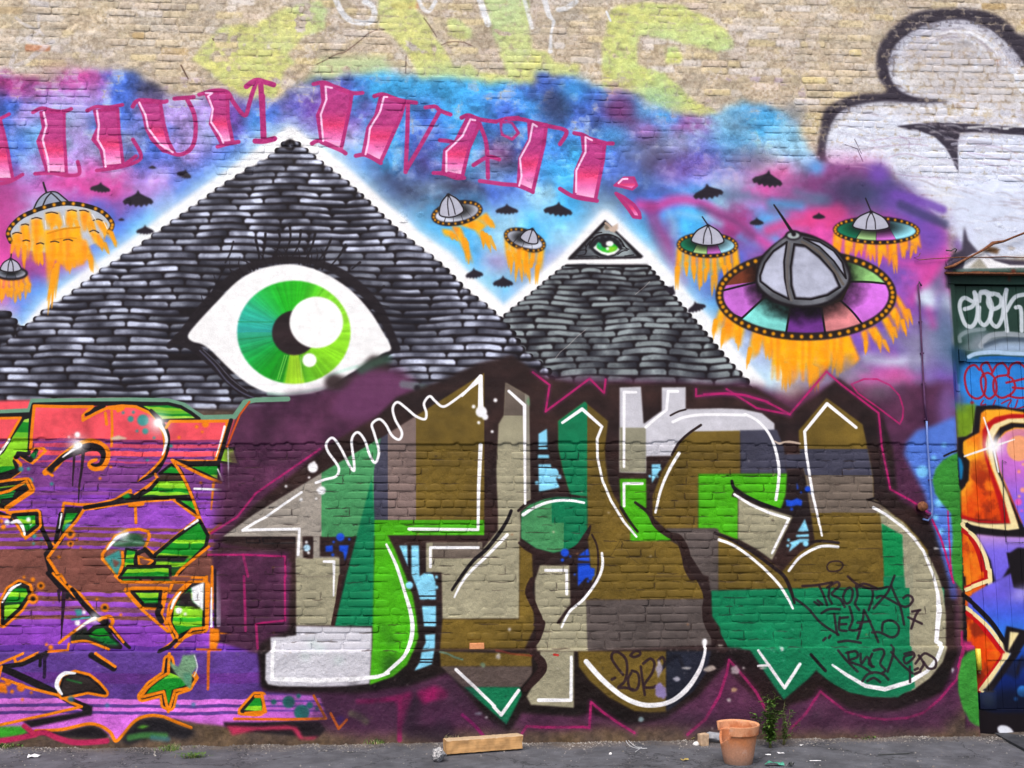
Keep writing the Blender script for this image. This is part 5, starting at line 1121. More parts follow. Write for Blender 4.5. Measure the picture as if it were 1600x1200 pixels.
# gaps in the paint along the joints, where it never reached the mortar, and flaked corners
for b_ in BRICKS:
    if b_[4] != 'low' or rg.random() > .42 or b_[0] < -4.4 or b_[1] > 4.2: continue
    xa = rg.uniform(b_[0], b_[1]-.05); xb = min(b_[1]+.02, xa+rg.uniform(.04, .2)); n_ = 5
    P_ = [to_px(xa+(xb-xa)*i/(n_-1), 0, b_[2]-.003+rg.uniform(-.0035, .0035)) for i in range(n_)]
    line(P_, [rg.uniform(.5, 1.2)]+[rg.uniform(.8, 1.9) for _ in range(3)]+[.4], rg.choice(((34, 27, 28), (46, 36, 36), (60, 48, 44))), .9, alpha=rg.uniform(.35, .8))
    if rg.random() < .30:
        P_ = [to_px(b_[1]+.004+rg.uniform(-.003, .003), 0, b_[2]+(b_[3]-b_[2])*i/3) for i in range(4)]
        line(P_, [.6, 1.5, 1.3, .5], (42, 33, 33), .9, alpha=rg.uniform(.4, .8))
    if rg.random() < .045: x_, y_ = to_px(rg.uniform(b_[0], b_[1]), 0, rg.uniform(b_[2], b_[3])); poly([(x_+rg.uniform(1, 3)*math.cos(a), y_+rg.uniform(.8, 2)*math.sin(a)) for a in [i*math.pi/4 for i in range(8)]], rg.choice(((190, 176, 158), (40, 32, 34), (150, 112, 84))), .5, alpha=.85)
line(pts("440,515 470,530 500,522 540,520 600,530", R4), [2, 4, 3, 4, 3], (216, 198, 182), .9, True, .9)
line(pts("700,860 740,865 800,880 860,885 920,892", R3), 3, (150, 60, 50), 1.5, True, .5); line(pts("1060,885 1085,888", R3), 3, (196, 50, 50), 1)
line(pts("350,868 400,880 440,900 490,915", R3), 3, (110, 140, 130), 1.4, True, .8)
# blue field by the drainpipe, green blob on the reveal
poly([(1495, 655), (1492, 650), (1460, 664), (1432, 672), (1416, 690), (1413, 710), (1428, 740), (1445, 770), (1455, 810), (1468, 850), (1482, 900), (1492, 900), (1502, 860)], (96, 134, 214), 3, alpha=.95)
line([(1470, 840), (1485, 890), (1490, 930)], 12, (92, 104, 180), 7, alpha=.7)
for x, y, r in ((1441, 736, 9.5), (1459, 715, 4), (1475, 695, 3.6), (1467, 785, 7), (1462, 808, 4.5), (1470, 830, 5), (1477, 856, 5)): dot(x, y, r, (138, 204, 246), 1.6)
GN = solid((66, 142, 62), .08)
poly([(1500, 706), (1488, 710), (1474, 718), (1462, 732), (1457, 750), (1461, 770), (1472, 786), (1486, 802), (1489, 840), (1486, 870), (1490, 905), (1506, 925), (1520, 925), (1520, 706)], GN, 1)
line([(1475, 712), (1488, 706), (1498, 703)], 3, BLK, 1)
line([(1481, 798), (1483, 840), (1487, 900)], 2.4, MGN, .8)
line([(1457, 812), (1470, 840), (1482, 880), (1490, 910)], 3.4, MGN, .9)
poly([(1518, 1014), (1508, 1018), (1500, 1030), (1494, 1055), (1495, 1080), (1502, 1105), (1512, 1125), (1522, 1132), (1545, 1135), (1545, 1014)], GN, 1)
dot(1438, 792, 8, (120, 40, 80), 3, .7)

# =====================================================================
#  MURAL, part 4: the paint on the doorway (plane set back 6 cm)
# =====================================================================
PLANE[0] = 0.06
Q1, Q2, Q3 = (1400, 360), (1400, 600), (1400, 900)
DOOR_G = lambda u, v, sl: (np.array([46, 70, 62], np.float32)*(.8+.35*N_h[sl][..., None]))/255
def door_box(u0, v0, u1, v1, c, soft=.5, a=1): poly([(u0, v0), (u1, v0), (u1+(v1-v0)*.045, v1), (u0+(v1-v0)*.062, v1)], c, soft, alpha=a)
XR = 1880
poly([(1481, 424), (XR, 418), (XR, 600), (1493, 600)], DOOR_G, .6)
line([(1490, 426), (XR, 420)], 5, (130, 140, 136), 4, alpha=.6)
dot(1500, 424, 10, (190, 200, 205), 6, .6, 4); dot(1575, 428, 4, (110, 50, 36), 1.4, .9); dot(1574, 436, 2, (110, 50, 36), 1, .8, 5)
dot(1520, 520, 26, (44, 78, 70), 9, .6, 50)
poly([(1492, 560), (XR, 560), (XR, 640), (1497, 645)], solid((62, 140, 214), .08), 4)
poly([(1480, 545), (1500, 540), (1512, 562), (1500, 575), (1494, 600)], (36, 70, 96), 5)
poly([(1490, 560), (1494, 625), (1492, 640), (1486, 600)], (60, 70, 150), 2)
poly(pts("385,640 400,622 500,600 570,640 620,720 520,740 460,735 440,700", Q1), (126, 140, 150), 5, True, .55)
poly(pts("470,700 520,650 660,640 800,650 1900,650 1900,790 500,755", Q1), (150, 158, 170), 4, True, .7)
line(pts("400,690 400,660 450,630 550,615", Q1), 7, (150, 164, 170), 3, True, .8)
line(pts("530,720 580,660 680,645 800,655 1900,760", Q1), 9, (168, 176, 184), 2, True, .85); line(pts("560,720 640,690 760,680 900,700", Q1), 8, (70, 84, 100), 4, True, .8)
poly(pts("540,740 640,710 760,700 1900,720 1900,760 560,757", Q1), (176, 196, 224), 3, True, .8)
line(pts("450,790 500,770 620,762 800,772 1900,800", Q1), 7, (190, 214, 240), 2.4, True, .9); line(pts("520,800 640,795 740,800 900,812", Q1), 5, (40, 110, 180), 2, True)
SILV = (214, 222, 230)
for s in ("470,440 430,420 405,440 400,490 430,580 470,600 500,560 510,480 490,390", "430,490 480,470 500,400", "520,480 520,560 555,590 590,540 600,470 570,400 530,385 520,440", "600,400 560,380 540,390", "640,400 590,395 575,450 600,490 650,470 655,420 620,395", "600,480 590,560 630,600 665,540 675,430 690,370", "690,370 680,480 695,625", "690,500 740,420 800,400 860,400", "750,480 780,490 785,625", "490,385 500,430"):
    line(pts(s, Q1), 7.2, SILV, 1.5, True, .92)
RD = (166, 36, 60)
for s in ("520,870 490,840 450,860 430,920 450,1010 500,1050 550,1020 560,930 530,860 545,830 575,830 600,880", "540,900 580,890 620,930 625,1010 580,1050 540,1000 530,930 545,905", "600,890 630,840 670,830 700,870 700,900 640,910 610,940 615,1010 660,1045 720,1020 745,980 730,930 700,910", "700,890 720,840 760,825 800,850 820,880", "690,950 760,935 820,920", "730,980 800,985 860,970", "700,1030 760,1045 860,1040"):
    line(pts(s, Q1), 3.8, RD, .8, True, .95)
for s in ("545,1060 530,1090 560,1085", "620,1060 600,1110", "660,1080 700,1060 720,1060 700,1100 740,1110 760,1060", "740,1120 800,1100"): line(pts(s, Q1), 2.6, RD, .8, True, .85)
dot(1519, 629, 2.8, RD, .6)
poly(pts("365,120 500,125 500,240 470,300 470,340 375,335", Q2), lambda u, v, sl: (np.array([112, 142, 40], np.float32)*(.8+.4*N_m[sl][..., None]))/255, 2)
dot(1500, 625, 8, (120, 80, 90), 4, .5, 12); dot(1496, 632, 14, (60, 120, 150), 6, .5, 8)
# big letter
poly(pts("500,135 620,130 720,150 1900,230 1900,3000 400,3000 395,660 375,600 378,335 440,325 480,300 490,200", Q2), BLK, .6)
def ember(u, v, sl):
    n = N_s[sl][..., None]; m = N_m[sl][..., None]
    y = np.clip((v-690)/90, 0, 1)[..., None]
    a = np.array([242, 176, 56], np.float32); b = np.array([214, 84, 22], np.float32); c = np.array([120, 40, 26], np.float32)
    k = np.clip(y*1.0+(m-.55)*1.3, 0, 1); col_ = a*(1-k)+b*k
    k2 = np.clip((m*.6+n*.6-.62)*4, 0, 1)*np.clip(y*1.4-.1, 0, 1)*.7
    return (col_*(1-k2)+c*k2)/255
poly(pts("530,180 560,158 680,155 800,175 1900,260 1900,900 720,870 400,830 395,670 455,600 460,480 410,430 410,370 430,350 520,300", Q2), ember, .8)
poly(pts("540,290 570,240 620,205 720,185 900,190 1900,240 1900,270 800,212 700,220 600,260 570,330 560,420 600,540 670,720 718,868 600,870 520,865 400,840 400,815 520,850 660,855 640,740 560,480 540,380", Q2), (176, 26, 32), .7)
poly(pts("560,380 575,300 610,250 700,215 800,212 1900,270 1900,350 800,245 720,240 650,270 610,330 605,400 640,520 700,680 775,905 700,915 560,900 400,862 400,840 520,868 600,873 715,870 680,740 600,520", Q2), (240, 226, 178), .6)
poly(pts("612,330 650,270 720,240 800,245 1900,350 1900,380 800,272 740,270 680,295 640,340 620,400 640,520 700,680 800,900 1900,940 1900,980 800,945 700,945 560,925 430,880 560,900 700,915 775,905 700,690 630,540 605,420", Q2), BLK, .6)
def lilac(u, v, sl):
    f = bands((660, (236, 168, 160)), (700, (206, 130, 206)), (740, (206, 130, 220)), (780, (150, 116, 224)), (820, (122, 118, 230)))
    return f(u, v, sl)*(.93+.12*N_m[sl][..., None])
poly(pts("640,345 690,298 750,275 1900,330 1900,930 800,895 720,700 650,540 625,420", Q2), lilac, .8)
dot(1592, 700, 19, (236, 172, 132), .8, 1, 20)
for x, y, r, c in ((768, 545, 11, (236, 160, 140)), (792, 660, 16, (240, 170, 150)), (770, 700, 9, (240, 170, 140)), (765, 735, 22, (226, 110, 190)), (785, 790, 9, (210, 110, 200)), (795, 500, 10, (240, 180, 150))): dot(1400+x/4, 600+y/4, r/4, c, .8)
dot(1552, 696, 15, (250, 250, 255), 7, 1); dot(1553, 697, 7, (255, 255, 255), 2, 1); line([(1505, 713), (1552, 697), (1585, 686)], [3, 4, 2], (246, 244, 246), 1.2); line([(1537, 652), (1552, 697), (1560, 737)], [2.5, 4, 2.5], (246, 246, 252), 1.2)
poly(pts("378,450 400,470 412,520 405,590 390,600", Q2), (36, 130, 180), 1)
# lower panels
poly(pts("405,895 470,950 520,1050 560,1250 570,1350 420,1400 400,1100", Q2), ember, .8)
line(pts("405,910 470,960 520,1060 560,1230", Q2), 8, (176, 26, 32), .7, True); line(pts("405,875 500,960 560,1080 590,1260", Q2), 8, (240, 226, 178), .7, True); line(pts("440,880 520,940 590,1080 625,1260", Q2), 9, BLK, .8, True)
poly(pts("500,935 640,950 800,955 1900,990 1900,1100 760,1020 700,1060 830,1100 700,1150 660,1220 620,1230 590,1100", Q2), lambda u, v, sl: bands((830, (214, 170, 216)), (860, (136, 120, 226)), (900, (120, 110, 220)))(u, v, sl), 1)
poly(pts("0,0 160,-10 185,30 30,95", (1500, 900)), BLK, .6)
poly(pts("425,-20 560,-30 565,15 428,70", Q3), ember, .6); line(pts("428,70 562,15 560,-30", Q3), 6, (176, 26, 32), .7); line(pts("428,82 590,22 585,-40", Q3), 6.5, (240, 226, 178), .7); 
def blues(u, v, sl):
    f = bands((890, (130, 116, 220)), (930, (120, 110, 220)), (960, (84, 110, 220)), (990, (66, 130, 220)), (1020, (36, 80, 170)), (1060, (20, 44, 110)), (1110, (16, 22, 50)))
    return f(u, v, sl)*(.9+.2*N_m[sl][..., None])
poly(pts("440,130 560,60 720,-20 1900,-100 1900,850 600,850 500,820 400,700 440,400", Q3), blues, 1)
poly(pts("690,-150 800,-130 1900,-120 1900,90 800,85 735,70", Q3), BLK, .7); poly(pts("740,120 860,60 1900,60 1900,160 800,150", Q3), (176, 168, 232), 5, True, .8)
poly(pts("655,600 690,545 790,500 1900,500 1900,640 790,570 760,640", Q3), BLK, 2, alpha=.6)
line(pts("400,110 480,170 580,270 640,350 690,440", Q3), 8, BLK, .8, True)
poly(pts("430,205 520,275 610,400 660,480 640,540 590,610 500,710 430,700", Q3), ember, .8)
line(pts("430,225 520,290 600,390 670,485 620,570 560,650 510,710", Q3), 7.5, (186, 24, 34), .7, False)
line(pts("430,195 500,245 580,320 640,400 690,480 640,560 560,670 530,710", Q3), 6.5, (240, 226, 178), .7, True)
poly(pts("690,310 800,335 850,350 740,520 600,720 540,720 640,600 715,480 680,470 670,420", Q3), BLK, .7)
poly(pts("712,345 770,352 700,470", Q3), (240, 226, 178), .6); poly(pts("665,478 715,478 600,650 560,700 530,705 640,560", Q3), (240, 226, 178), .6)
poly(pts("820,430 790,480 760,620 750,600 780,500", Q3), BLK, 1)
dot(1400+790/4, 900+718/4, 8.5, (66, 150, 236), .7, ry=9); dot(1400+748/4, 900+765/4, 3.4, (60, 140, 230), .6)
poly(pts("505,712 620,712 1900,760 1900,1000 510,990", Q3), solid((24, 24, 30), .2), 1, alpha=.0)
dot(1400+560/4, 900+745/4, 14, (92, 94, 90), 8, .7, 9); dot(1400+580/4, 900+790/4, 10, (46, 60, 54), 6, .6, 5)
poly(pts("630,705 1900,720 1900,840 620,830", Q3), solid((14, 18, 30), .2), 5, alpha=.6)
poly([(1557, 1136), (1562, 1132), (1572, 1133), (1580, 1139), (1582, 1147), (1566, 1147), (1559, 1143)], (226, 230, 240), .6, True)
PLANE[0] = 0.0
# the plinth end, which stands in front of the door's left edge
poly([(1509, 1004), (1519, 1004), (1522, 1022), (1530, 1140), (1530, 1175), (1505, 1175), (1505, 1100)], PLUM, .8)
poly([(1504, 1000), (1522, 1003), (1522, 1014), (1504, 1016)], solid((176, 60, 122), .1), 1.5)
poly([(1517, 1014), (1508, 1018), (1500, 1030), (1494, 1055), (1495, 1080), (1502, 1105), (1512, 1125), (1522, 1132), (1534, 1134), (1530, 1014)], GN, 1)
poly([(1490, 1136), (1530, 1134), (1532, 1180), (1490, 1180)], LOW, 4)
np.clip(IMG, 0, 1, out=IMG); IMG **= 1.12
_lum = IMG.mean(-1, keepdims=True)
IMG += (IMG-_lum)*.11*np.clip((V-60)/80, 0, 1)[..., None]      # fresh spray paint is strong in hue
np.clip(IMG, 0, 1, out=IMG)

# =====================================================================
#  MATERIALS
# =====================================================================
_im = bpy.data.images.new('mural_paint', TW, TH, alpha=False, float_buffer=False)
_buf = np.ones((TH, TW, 4), np.float32); _buf[:, :, :3] = IMG[::-1]
_im.pixels.foreach_set(_buf.ravel()); _im.update(); _im.pack()
del _buf

def new_mat(name):
    m = bpy.data.materials.new(name); m.use_nodes = True
    n = m.node_tree; b = n.nodes['Principled BSDF']
    return m, n, b
def lk(n, a, b): n.links.new(a, b)

def paint_mat(name, grain=1.0, rough=.62, fine=.0022, coarse=.004, cs=26.0):
    m, n, b = new_mat(name)
    g = n.nodes.new('ShaderNodeNewGeometry'); mp = n.nodes.new('ShaderNodeMapping')
    sx, sz = 1/(TEX_X1-TEX_X0), 1/(TEX_Z1-TEX_Z0)
    sep = n.nodes.new('ShaderNodeSeparateXYZ'); cmb = n.nodes.new('ShaderNodeCombineXYZ')
    lk(n, g.outputs['Position'], sep.inputs[0]); lk(n, sep.outputs[0], cmb.inputs[0]); lk(n, sep.outputs[2], cmb.inputs[1])
    mp.inputs['Scale'].default_value = (sx, sz, 1); mp.inputs['Location'].default_value = (-TEX_X0*sx, -TEX_Z0*sz, 0)
    lk(n, cmb.outputs[0], mp.inputs[0])
    t = n.nodes.new('ShaderNodeTexImage'); t.image = _im; t.extension = 'EXTEND'; t.interpolation = 'Linear'
    lk(n, mp.outputs[0], t.inputs[0])
    n1 = n.nodes.new('ShaderNodeTexNoise'); n1.inputs['Scale'].default_value = 150; n1.inputs['Detail'].default_value = 4
    n2 = n.nodes.new('ShaderNodeTexNoise'); n2.inputs['Scale'].default_value = cs; n2.inputs['Detail'].default_value = 4
    lk(n, g.outputs['Position'], n1.inputs['Vector']); lk(n, g.outputs['Position'], n2.inputs['Vector'])
    # grime: small darker flecks and a gentle mottle
    r = n.nodes.new('ShaderNodeMapRange'); r.inputs[1].default_value = .30; r.inputs[2].default_value = .70; r.inputs[3].default_value = .80-.10*grain; r.inputs[4].default_value = .80+.10*grain
    lk(n, n1.outputs[0], r.inputs[0])
    r2 = n.nodes.new('ShaderNodeMapRange'); r2.inputs[1].default_value = .3; r2.inputs[2].default_value = .7; r2.inputs[3].default_value = .93; r2.inputs[4].default_value = 1.07
    lk(n, n2.outputs[0], r2.inputs[0])
    mu = n.nodes.new('ShaderNodeMath'); mu.operation = 'MULTIPLY'; lk(n, r.outputs[0], mu.inputs[0]); lk(n, r2.outputs[0], mu.inputs[1])
    mx = n.nodes.new('ShaderNodeVectorMath'); mx.operation = 'SCALE'
    lk(n, t.outputs[0], mx.inputs[0]); lk(n, mu.outputs[0], mx.inputs['Scale']); lk(n, mx.outputs[0], b.inputs['Base Color'])
    b1 = n.nodes.new('ShaderNodeBump'); b1.inputs['Distance'].default_value = fine; b1.inputs['Strength'].default_value = .8
    b2 = n.nodes.new('ShaderNodeBump'); b2.inputs['Distance'].default_value = coarse; b2.inputs['Strength'].default_value = .8
    lk(n, n1.outputs[0], b1.inputs['Height']); lk(n, n2.outputs[0], b2.inputs['Height']); lk(n, b2.outputs[0], b1.inputs['Normal']); lk(n, b1.outputs[0], b.inputs['Normal'])
    b.inputs['Roughness'].default_value = rough; b.inputs['Specular IOR Level'].default_value = .13
    return m

def simple(name, c1, c2=None, scale=20, rough=.8, bump=.0, bs=None, spec=.3, c3=None, metal=0.0, stretch=None, detail=5):
    """noise-mottled material: c1..c2 (..c3)"""
    m, n, b = new_mat(name)
    g = n.nodes.new('ShaderNodeTexCoord'); mp = n.nodes.new('ShaderNodeMapping'); lk(n, g.outputs['Object'], mp.inputs[0])
    if stretch: mp.inputs['Scale'].default_value = stretch
    t = n.nodes.new('ShaderNodeTexNoise'); t.inputs['Scale'].default_value = scale; t.inputs['Detail'].default_value = detail
    lk(n, mp.outputs[0], t.inputs['Vector'])
    cr = n.nodes.new('ShaderNodeValToRGB'); e = cr.color_ramp.elements
    e[0].position = .32; e[1].position = .68; e[0].color = (*c1, 1); e[1].color = (*(c2 or c1), 1)
    if c3: q = e.new(.5); q.color = (*c3, 1)
    lk(n, t.outputs[0], cr.inputs[0]); lk(n, cr.outputs[0], b.inputs['Base Color'])
    b.inputs['Roughness'].default_value = rough; b.inputs['Specular IOR Level'].default_value = spec; b.inputs['Metallic'].default_value = metal
    if bump:
        t2 = n.nodes.new('ShaderNodeTexNoise'); t2.inputs['Scale'].default_value = bs or scale*3; t2.inputs['Detail'].default_value = 5
        lk(n, mp.outputs[0], t2.inputs['Vector'])
        bp = n.nodes.new('ShaderNodeBump'); bp.inputs['Distance'].default_value = bump; lk(n, t2.outputs[0], bp.inputs['Height']); lk(n, bp.outputs[0], b.inputs['Normal'])
    return m

def asphalt():
    m, n, b = new_mat('asphalt')
    g = n.nodes.new('ShaderNodeNewGeometry')
    def noise(s, d=5, r=.6):
        t = n.nodes.new('ShaderNodeTexNoise'); t.inputs['Scale'].default_value = s; t.inputs['Detail'].default_value = d; t.inputs['Roughness'].default_value = r
        lk(n, g.outputs['Position'], t.inputs['Vector']); return t
    big, mid, fine = noise(1.6), noise(11), noise(170, 3)
    v = n.nodes.new('ShaderNodeTexVoronoi'); v.inputs['Scale'].default_value = 130; lk(n, g.outputs['Position'], v.inputs['Vector'])
    cr = n.nodes.new('ShaderNodeValToRGB'); e = cr.color_ramp.elements
    e[0].position = .25; e[1].position = .75; e[0].color = (.054, .056, .068, 1); e[1].color = (.128, .132, .154, 1)
    a = n.nodes.new('ShaderNodeMath'); a.operation = 'MULTIPLY_ADD'; a.inputs[1].default_value = .45; lk(n, fine.outputs[0], a.inputs[0])
    a2 = n.nodes.new('ShaderNodeMath'); a2.operation = 'MULTIPLY'; a2.inputs[1].default_value = .55; lk(n, mid.outputs[0], a2.inputs[0]); lk(n, a2.outputs[0], a.inputs[2])
    lk(n, a.outputs[0], cr.inputs[0])
    # pale grit
    st = n.nodes.new('ShaderNodeMapRange'); st.inputs[1].default_value = .13; st.inputs[2].default_value = .09; lk(n, v.outputs['Distance'], st.inputs[0])
    wn = n.nodes.new('ShaderNodeMath'); wn.operation = 'GREATER_THAN'; wn.inputs[1].default_value = .80; 
    sepc = n.nodes.new('ShaderNodeSeparateColor'); lk(n, v.outputs['Color'], sepc.inputs[0]); lk(n, sepc.outputs[0], wn.inputs[0])
    mm = n.nodes.new('ShaderNodeMath'); mm.operation = 'MULTIPLY'; lk(n, st.outputs[0], mm.inputs[0]); lk(n, wn.outputs[0], mm.inputs[1])
    mx = n.nodes.new('ShaderNodeMix'); mx.data_type = 'RGBA'; mx.inputs['B'].default_value = (.26, .26, .28, 1); lk(n, mm.outputs[0], mx.inputs['Factor']); lk(n, cr.outputs[0], mx.inputs['A'])
    # drifted brown dirt along the foot of the wall
    sep = n.nodes.new('ShaderNodeSeparateXYZ'); lk(n, g.outputs['Position'], sep.inputs[0])
    ad = n.nodes.new('ShaderNodeMath'); ad.operation = 'MULTIPLY_ADD'; ad.inputs[1].default_value = .50; lk(n, big.outputs[0], ad.inputs[0]); lk(n, sep.outputs[1], ad.inputs[2])
    ad2 = n.nodes.new('ShaderNodeMath'); ad2.operation = 'MULTIPLY_ADD'; ad2.inputs[1].default_value = .30; lk(n, mid.outputs[0], ad2.inputs[0]); lk(n, ad.outputs[0], ad2.inputs[2])
    dr = n.nodes.new('ShaderNodeMapRange'); dr.inputs[1].default_value = .18; dr.inputs[2].default_value = .40; lk(n, ad2.outputs[0], dr.inputs[0])
    dm = n.nodes.new('ShaderNodeMix'); dm.data_type = 'RGBA'; dm.inputs['B'].default_value = (.105, .084, .070, 1); lk(n, dr.outputs[0], dm.inputs['Factor']); lk(n, mx.outputs['Result'], dm.inputs['A'])
    lk(n, dm.outputs['Result'], b.inputs['Base Color'])
    b.inputs['Roughness'].default_value = .88; b.inputs['Specular IOR Level'].default_value = .25
    # worn patches and hairline cracks
    pt = noise(3.2, 6, .62); pr = n.nodes.new('ShaderNodeMapRange'); pr.inputs[1].default_value = .35; pr.inputs[2].default_value = .66; pr.inputs[3].default_value = .66; pr.inputs[4].default_value = 1.22; lk(n, pt.outputs[0], pr.inputs[0])
    wv = n.nodes.new('ShaderNodeVectorMath'); wv.operation = 'MULTIPLY_ADD'; wv.inputs[1].default_value = (.30, .30, .30); lk(n, mid.outputs['Color'], wv.inputs[0]); lk(n, g.outputs['Position'], wv.inputs[2])
    vc = n.nodes.new('ShaderNodeTexVoronoi'); vc.feature = 'DISTANCE_TO_EDGE'; vc.inputs['Scale'].default_value = 1.15; lk(n, wv.outputs[0], vc.inputs['Vector'])
    ck = n.nodes.new('ShaderNodeMapRange'); ck.inputs[1].default_value = .003; ck.inputs[2].default_value = .012; ck.inputs[3].default_value = .35; ck.inputs[4].default_value = 1; lk(n, vc.outputs['Distance'], ck.inputs[0])
    m3 = n.nodes.new('ShaderNodeMath'); m3.operation = 'MULTIPLY'; lk(n, pr.outputs[0], m3.inputs[0]); lk(n, ck.outputs[0], m3.inputs[1])
    sc_ = n.nodes.new('ShaderNodeVectorMath'); sc_.operation = 'SCALE'; lk(n, dm.outputs['Result'], sc_.inputs[0]); lk(n, m3.outputs[0], sc_.inputs['Scale']); lk(n, sc_.outputs[0], b.inputs['Base Color'])
    bp = n.nodes.new('ShaderNodeBump'); bp.inputs['Distance'].default_value = .006; lk(n, fine.outputs[0], bp.inputs['Height'])
    bp2 = n.nodes.new('ShaderNodeBump'); bp2.inputs['Distance'].default_value = .02; bp2.inputs['Strength'].default_value = .5; lk(n, mid.outputs[0], bp2.inputs['Height']); lk(n, bp2.outputs[0], bp.inputs['Normal']); lk(n, bp.outputs[0], b.inputs['Normal'])
    return m

M_WALL = paint_mat('painted_brick'); M_COAT = paint_mat('painted_render', .7, .6, .0014, .004, 14); M_PLIN = paint_mat('painted_plinth', 1.3, .7, .004, .010, 40)
M_DOORP = paint_mat('painted_planks', .4, .5, .0006, .001, 30)
M_MORT = paint_mat('painted_mortar', 1.5, .8, .004, .006, 40)
M_ASPH = asphalt()

# =====================================================================
#  HELPERS
# =====================================================================
def mesh_obj(name, verts, faces, mat, parent=None, smooth=False):
    me = bpy.data.meshes.new(name); me.from_pydata([tuple(v) for v in verts], [], [tuple(f) for f in faces]); me.materials.append(mat)
    if smooth: me.shade_smooth()
    o = bpy.data.objects.new(name, me); COL.objects.link(o)
    if parent: o.parent = parent
    return o
def bm_obj(name, bm, mat, parent=None, smooth=False):
    me = bpy.data.meshes.new(name); bm.normal_update(); bm.to_mesh(me); bm.free(); me.materials.append(mat)
    if smooth: me.shade_smooth()
    o = bpy.data.objects.new(name, me); COL.objects.link(o)
    if parent: o.parent = parent
    return o
def thing(name, label, cat, loc=(0, 0, 0), group=None):
    o = bpy.data.objects.new(name, None); COL.objects.link(o); o.location = loc; o.empty_display_size = .1
    return tagit(o, label, cat, group)
def tagit(o, label, cat, group=None):
    o['label'] = label; o['category'] = cat
    if group: o['group'] = group
    return o
def box_bm(bm, x0, x1, y0, y1, z0, z1, bev=0.0, jit=0.0, rg=None):
    r = bmesh.ops.create_cube(bm, size=1.0); vs = r['verts']
    for v in vs:
        v.co = Vector(((x0+x1)/2+v.co.x*(x1-x0), (y0+y1)/2+v.co.y*(y1-y0), (z0+z1)/2+v.co.z*(z1-z0)))
        if jit: v.co += Vector((rg.uniform(-jit, jit), rg.uniform(-jit, jit), rg.uniform(-jit, jit)))
    if bev:
        es = list({e for v in vs for e in v.link_edges})
        bmesh.ops.bevel(bm, geom=es, offset=bev, segments=2, affect='EDGES', profile=.6)
def box(name, x0, x1, y0, y1, z0, z1, mat, parent=None, bev=0.0, jit=0.0, seed=1):
    bm = bmesh.new(); box_bm(bm, x0, x1, y0, y1, z0, z1, bev, jit, random.Random(seed))
    return bm_obj(name, bm, mat, parent)
def tube(name, path, r, mat, parent=None, sides=8, smooth=True, jit=0.0, seed=1):
    rg = random.Random(seed); vs = []; fs = []
    P = [Vector(p) for p in path]; n = len(P)
    rs = r if isinstance(r, (list, tuple)) else [r]*n
    up0 = Vector((0, 0, 1))
    for i, p in enumerate(P):
        d = (P[min(i+1, n-1)]-P[max(i-1, 0)]).normalized()
        a = d.cross(up0 if abs(d.z) < .9 else Vector((0, 1, 0))).normalized(); b = d.cross(a)
        for k in range(sides):
            t = 2*math.pi*k/sides; rr = rs[i]*(1+rg.uniform(-jit, jit))
            vs.append(p+a*math.cos(t)*rr+b*math.sin(t)*rr)
    for i in range(n-1):
        for k in range(sides):
            k2 = (k+1) % sides
            fs.append((i*sides+k, i*sides+k2, (i+1)*sides+k2, (i+1)*sides+k))
    fs.append(tuple(range(sides))[::-1]); fs.append(tuple((n-1)*sides+k for k in range(sides)))
    return mesh_obj(name, vs, fs, mat, parent, smooth)
_ns = {}
def sn(x, z, cell, seed):
    """smooth value noise at a point, -1..1"""
    X, Z = x/cell, z/cell; i, j = math.floor(X), math.floor(Z); fx, fz = X-i, Z-j
    fx = fx*fx*(3-2*fx); fz = fz*fz*(3-2*fz)
    def h(a, b):
        k = (a, b, seed)
        if k not in _ns: _ns[k] = random.Random(a*7919+b*104729+seed*31).uniform(-1, 1)
        return _ns[k]
    return (h(i, j)*(1-fx)+h(i+1, j)*fx)*(1-fz)+(h(i, j+1)*(1-fx)+h(i+1, j+1)*fx)*fz
def grid_noise(shape, cell, seed, x0, z0, step):
    """the same kind of noise for a whole grid; cell and step in metres"""
    h, w = shape; rs = np.random.RandomState(seed)
    g = rs.rand(int(h*step/cell)+3, int(w*step/cell)+3).astype(np.float32)*2-1
    y = np.arange(h)*step/cell; x = np.arange(w)*step/cell
    yi, xi = y.astype(int), x.astype(int); fy, fx = y-yi, x-xi
    fy = fy*fy*(3-2*fy); fx = fx*fx*(3-2*fx)
    r = g[yi]*(1-fy)[:, None]+g[yi+1]*fy[:, None]
    return r[:, xi]*(1-fx)+r[:, xi+1]*fx
def sheet(name, xs, zs, Y, mat, parent, smooth=True, keep=None):
    """a vertical sheet facing -y: depth Y[j, i] at (xs[i], zs[j])"""
    h, w = len(zs), len(xs)
    V_ = np.empty((h*w, 3), np.float32); X_, Z_ = np.meshgrid(xs, zs); V_[:, 0] = X_.ravel(); V_[:, 1] = Y.ravel(); V_[:, 2] = Z_.ravel()
    i, j = np.meshgrid(np.arange(w-1), np.arange(h-1)); a = (j*w+i)
    if keep is not None: a = a[keep]
    a = a.ravel()
    F_ = np.stack([a, a+1, a+w+1, a+w], 1).astype(np.int32)
    me = bpy.data.meshes.new(name); me.vertices.add(len(V_)); me.vertices.foreach_set('co', V_.ravel())
    me.loops.add(F_.size); me.loops.foreach_set('vertex_index', F_.ravel()); me.polygons.add(len(F_))
    me.polygons.foreach_set('loop_start', np.arange(0, F_.size, 4, dtype=np.int32)); me.update(calc_edges=True); me.validate()
    me.materials.append(mat)
    if smooth: me.shade_smooth()
    o = bpy.data.objects.new(name, me); COL.objects.link(o); o.parent = parent
    return o

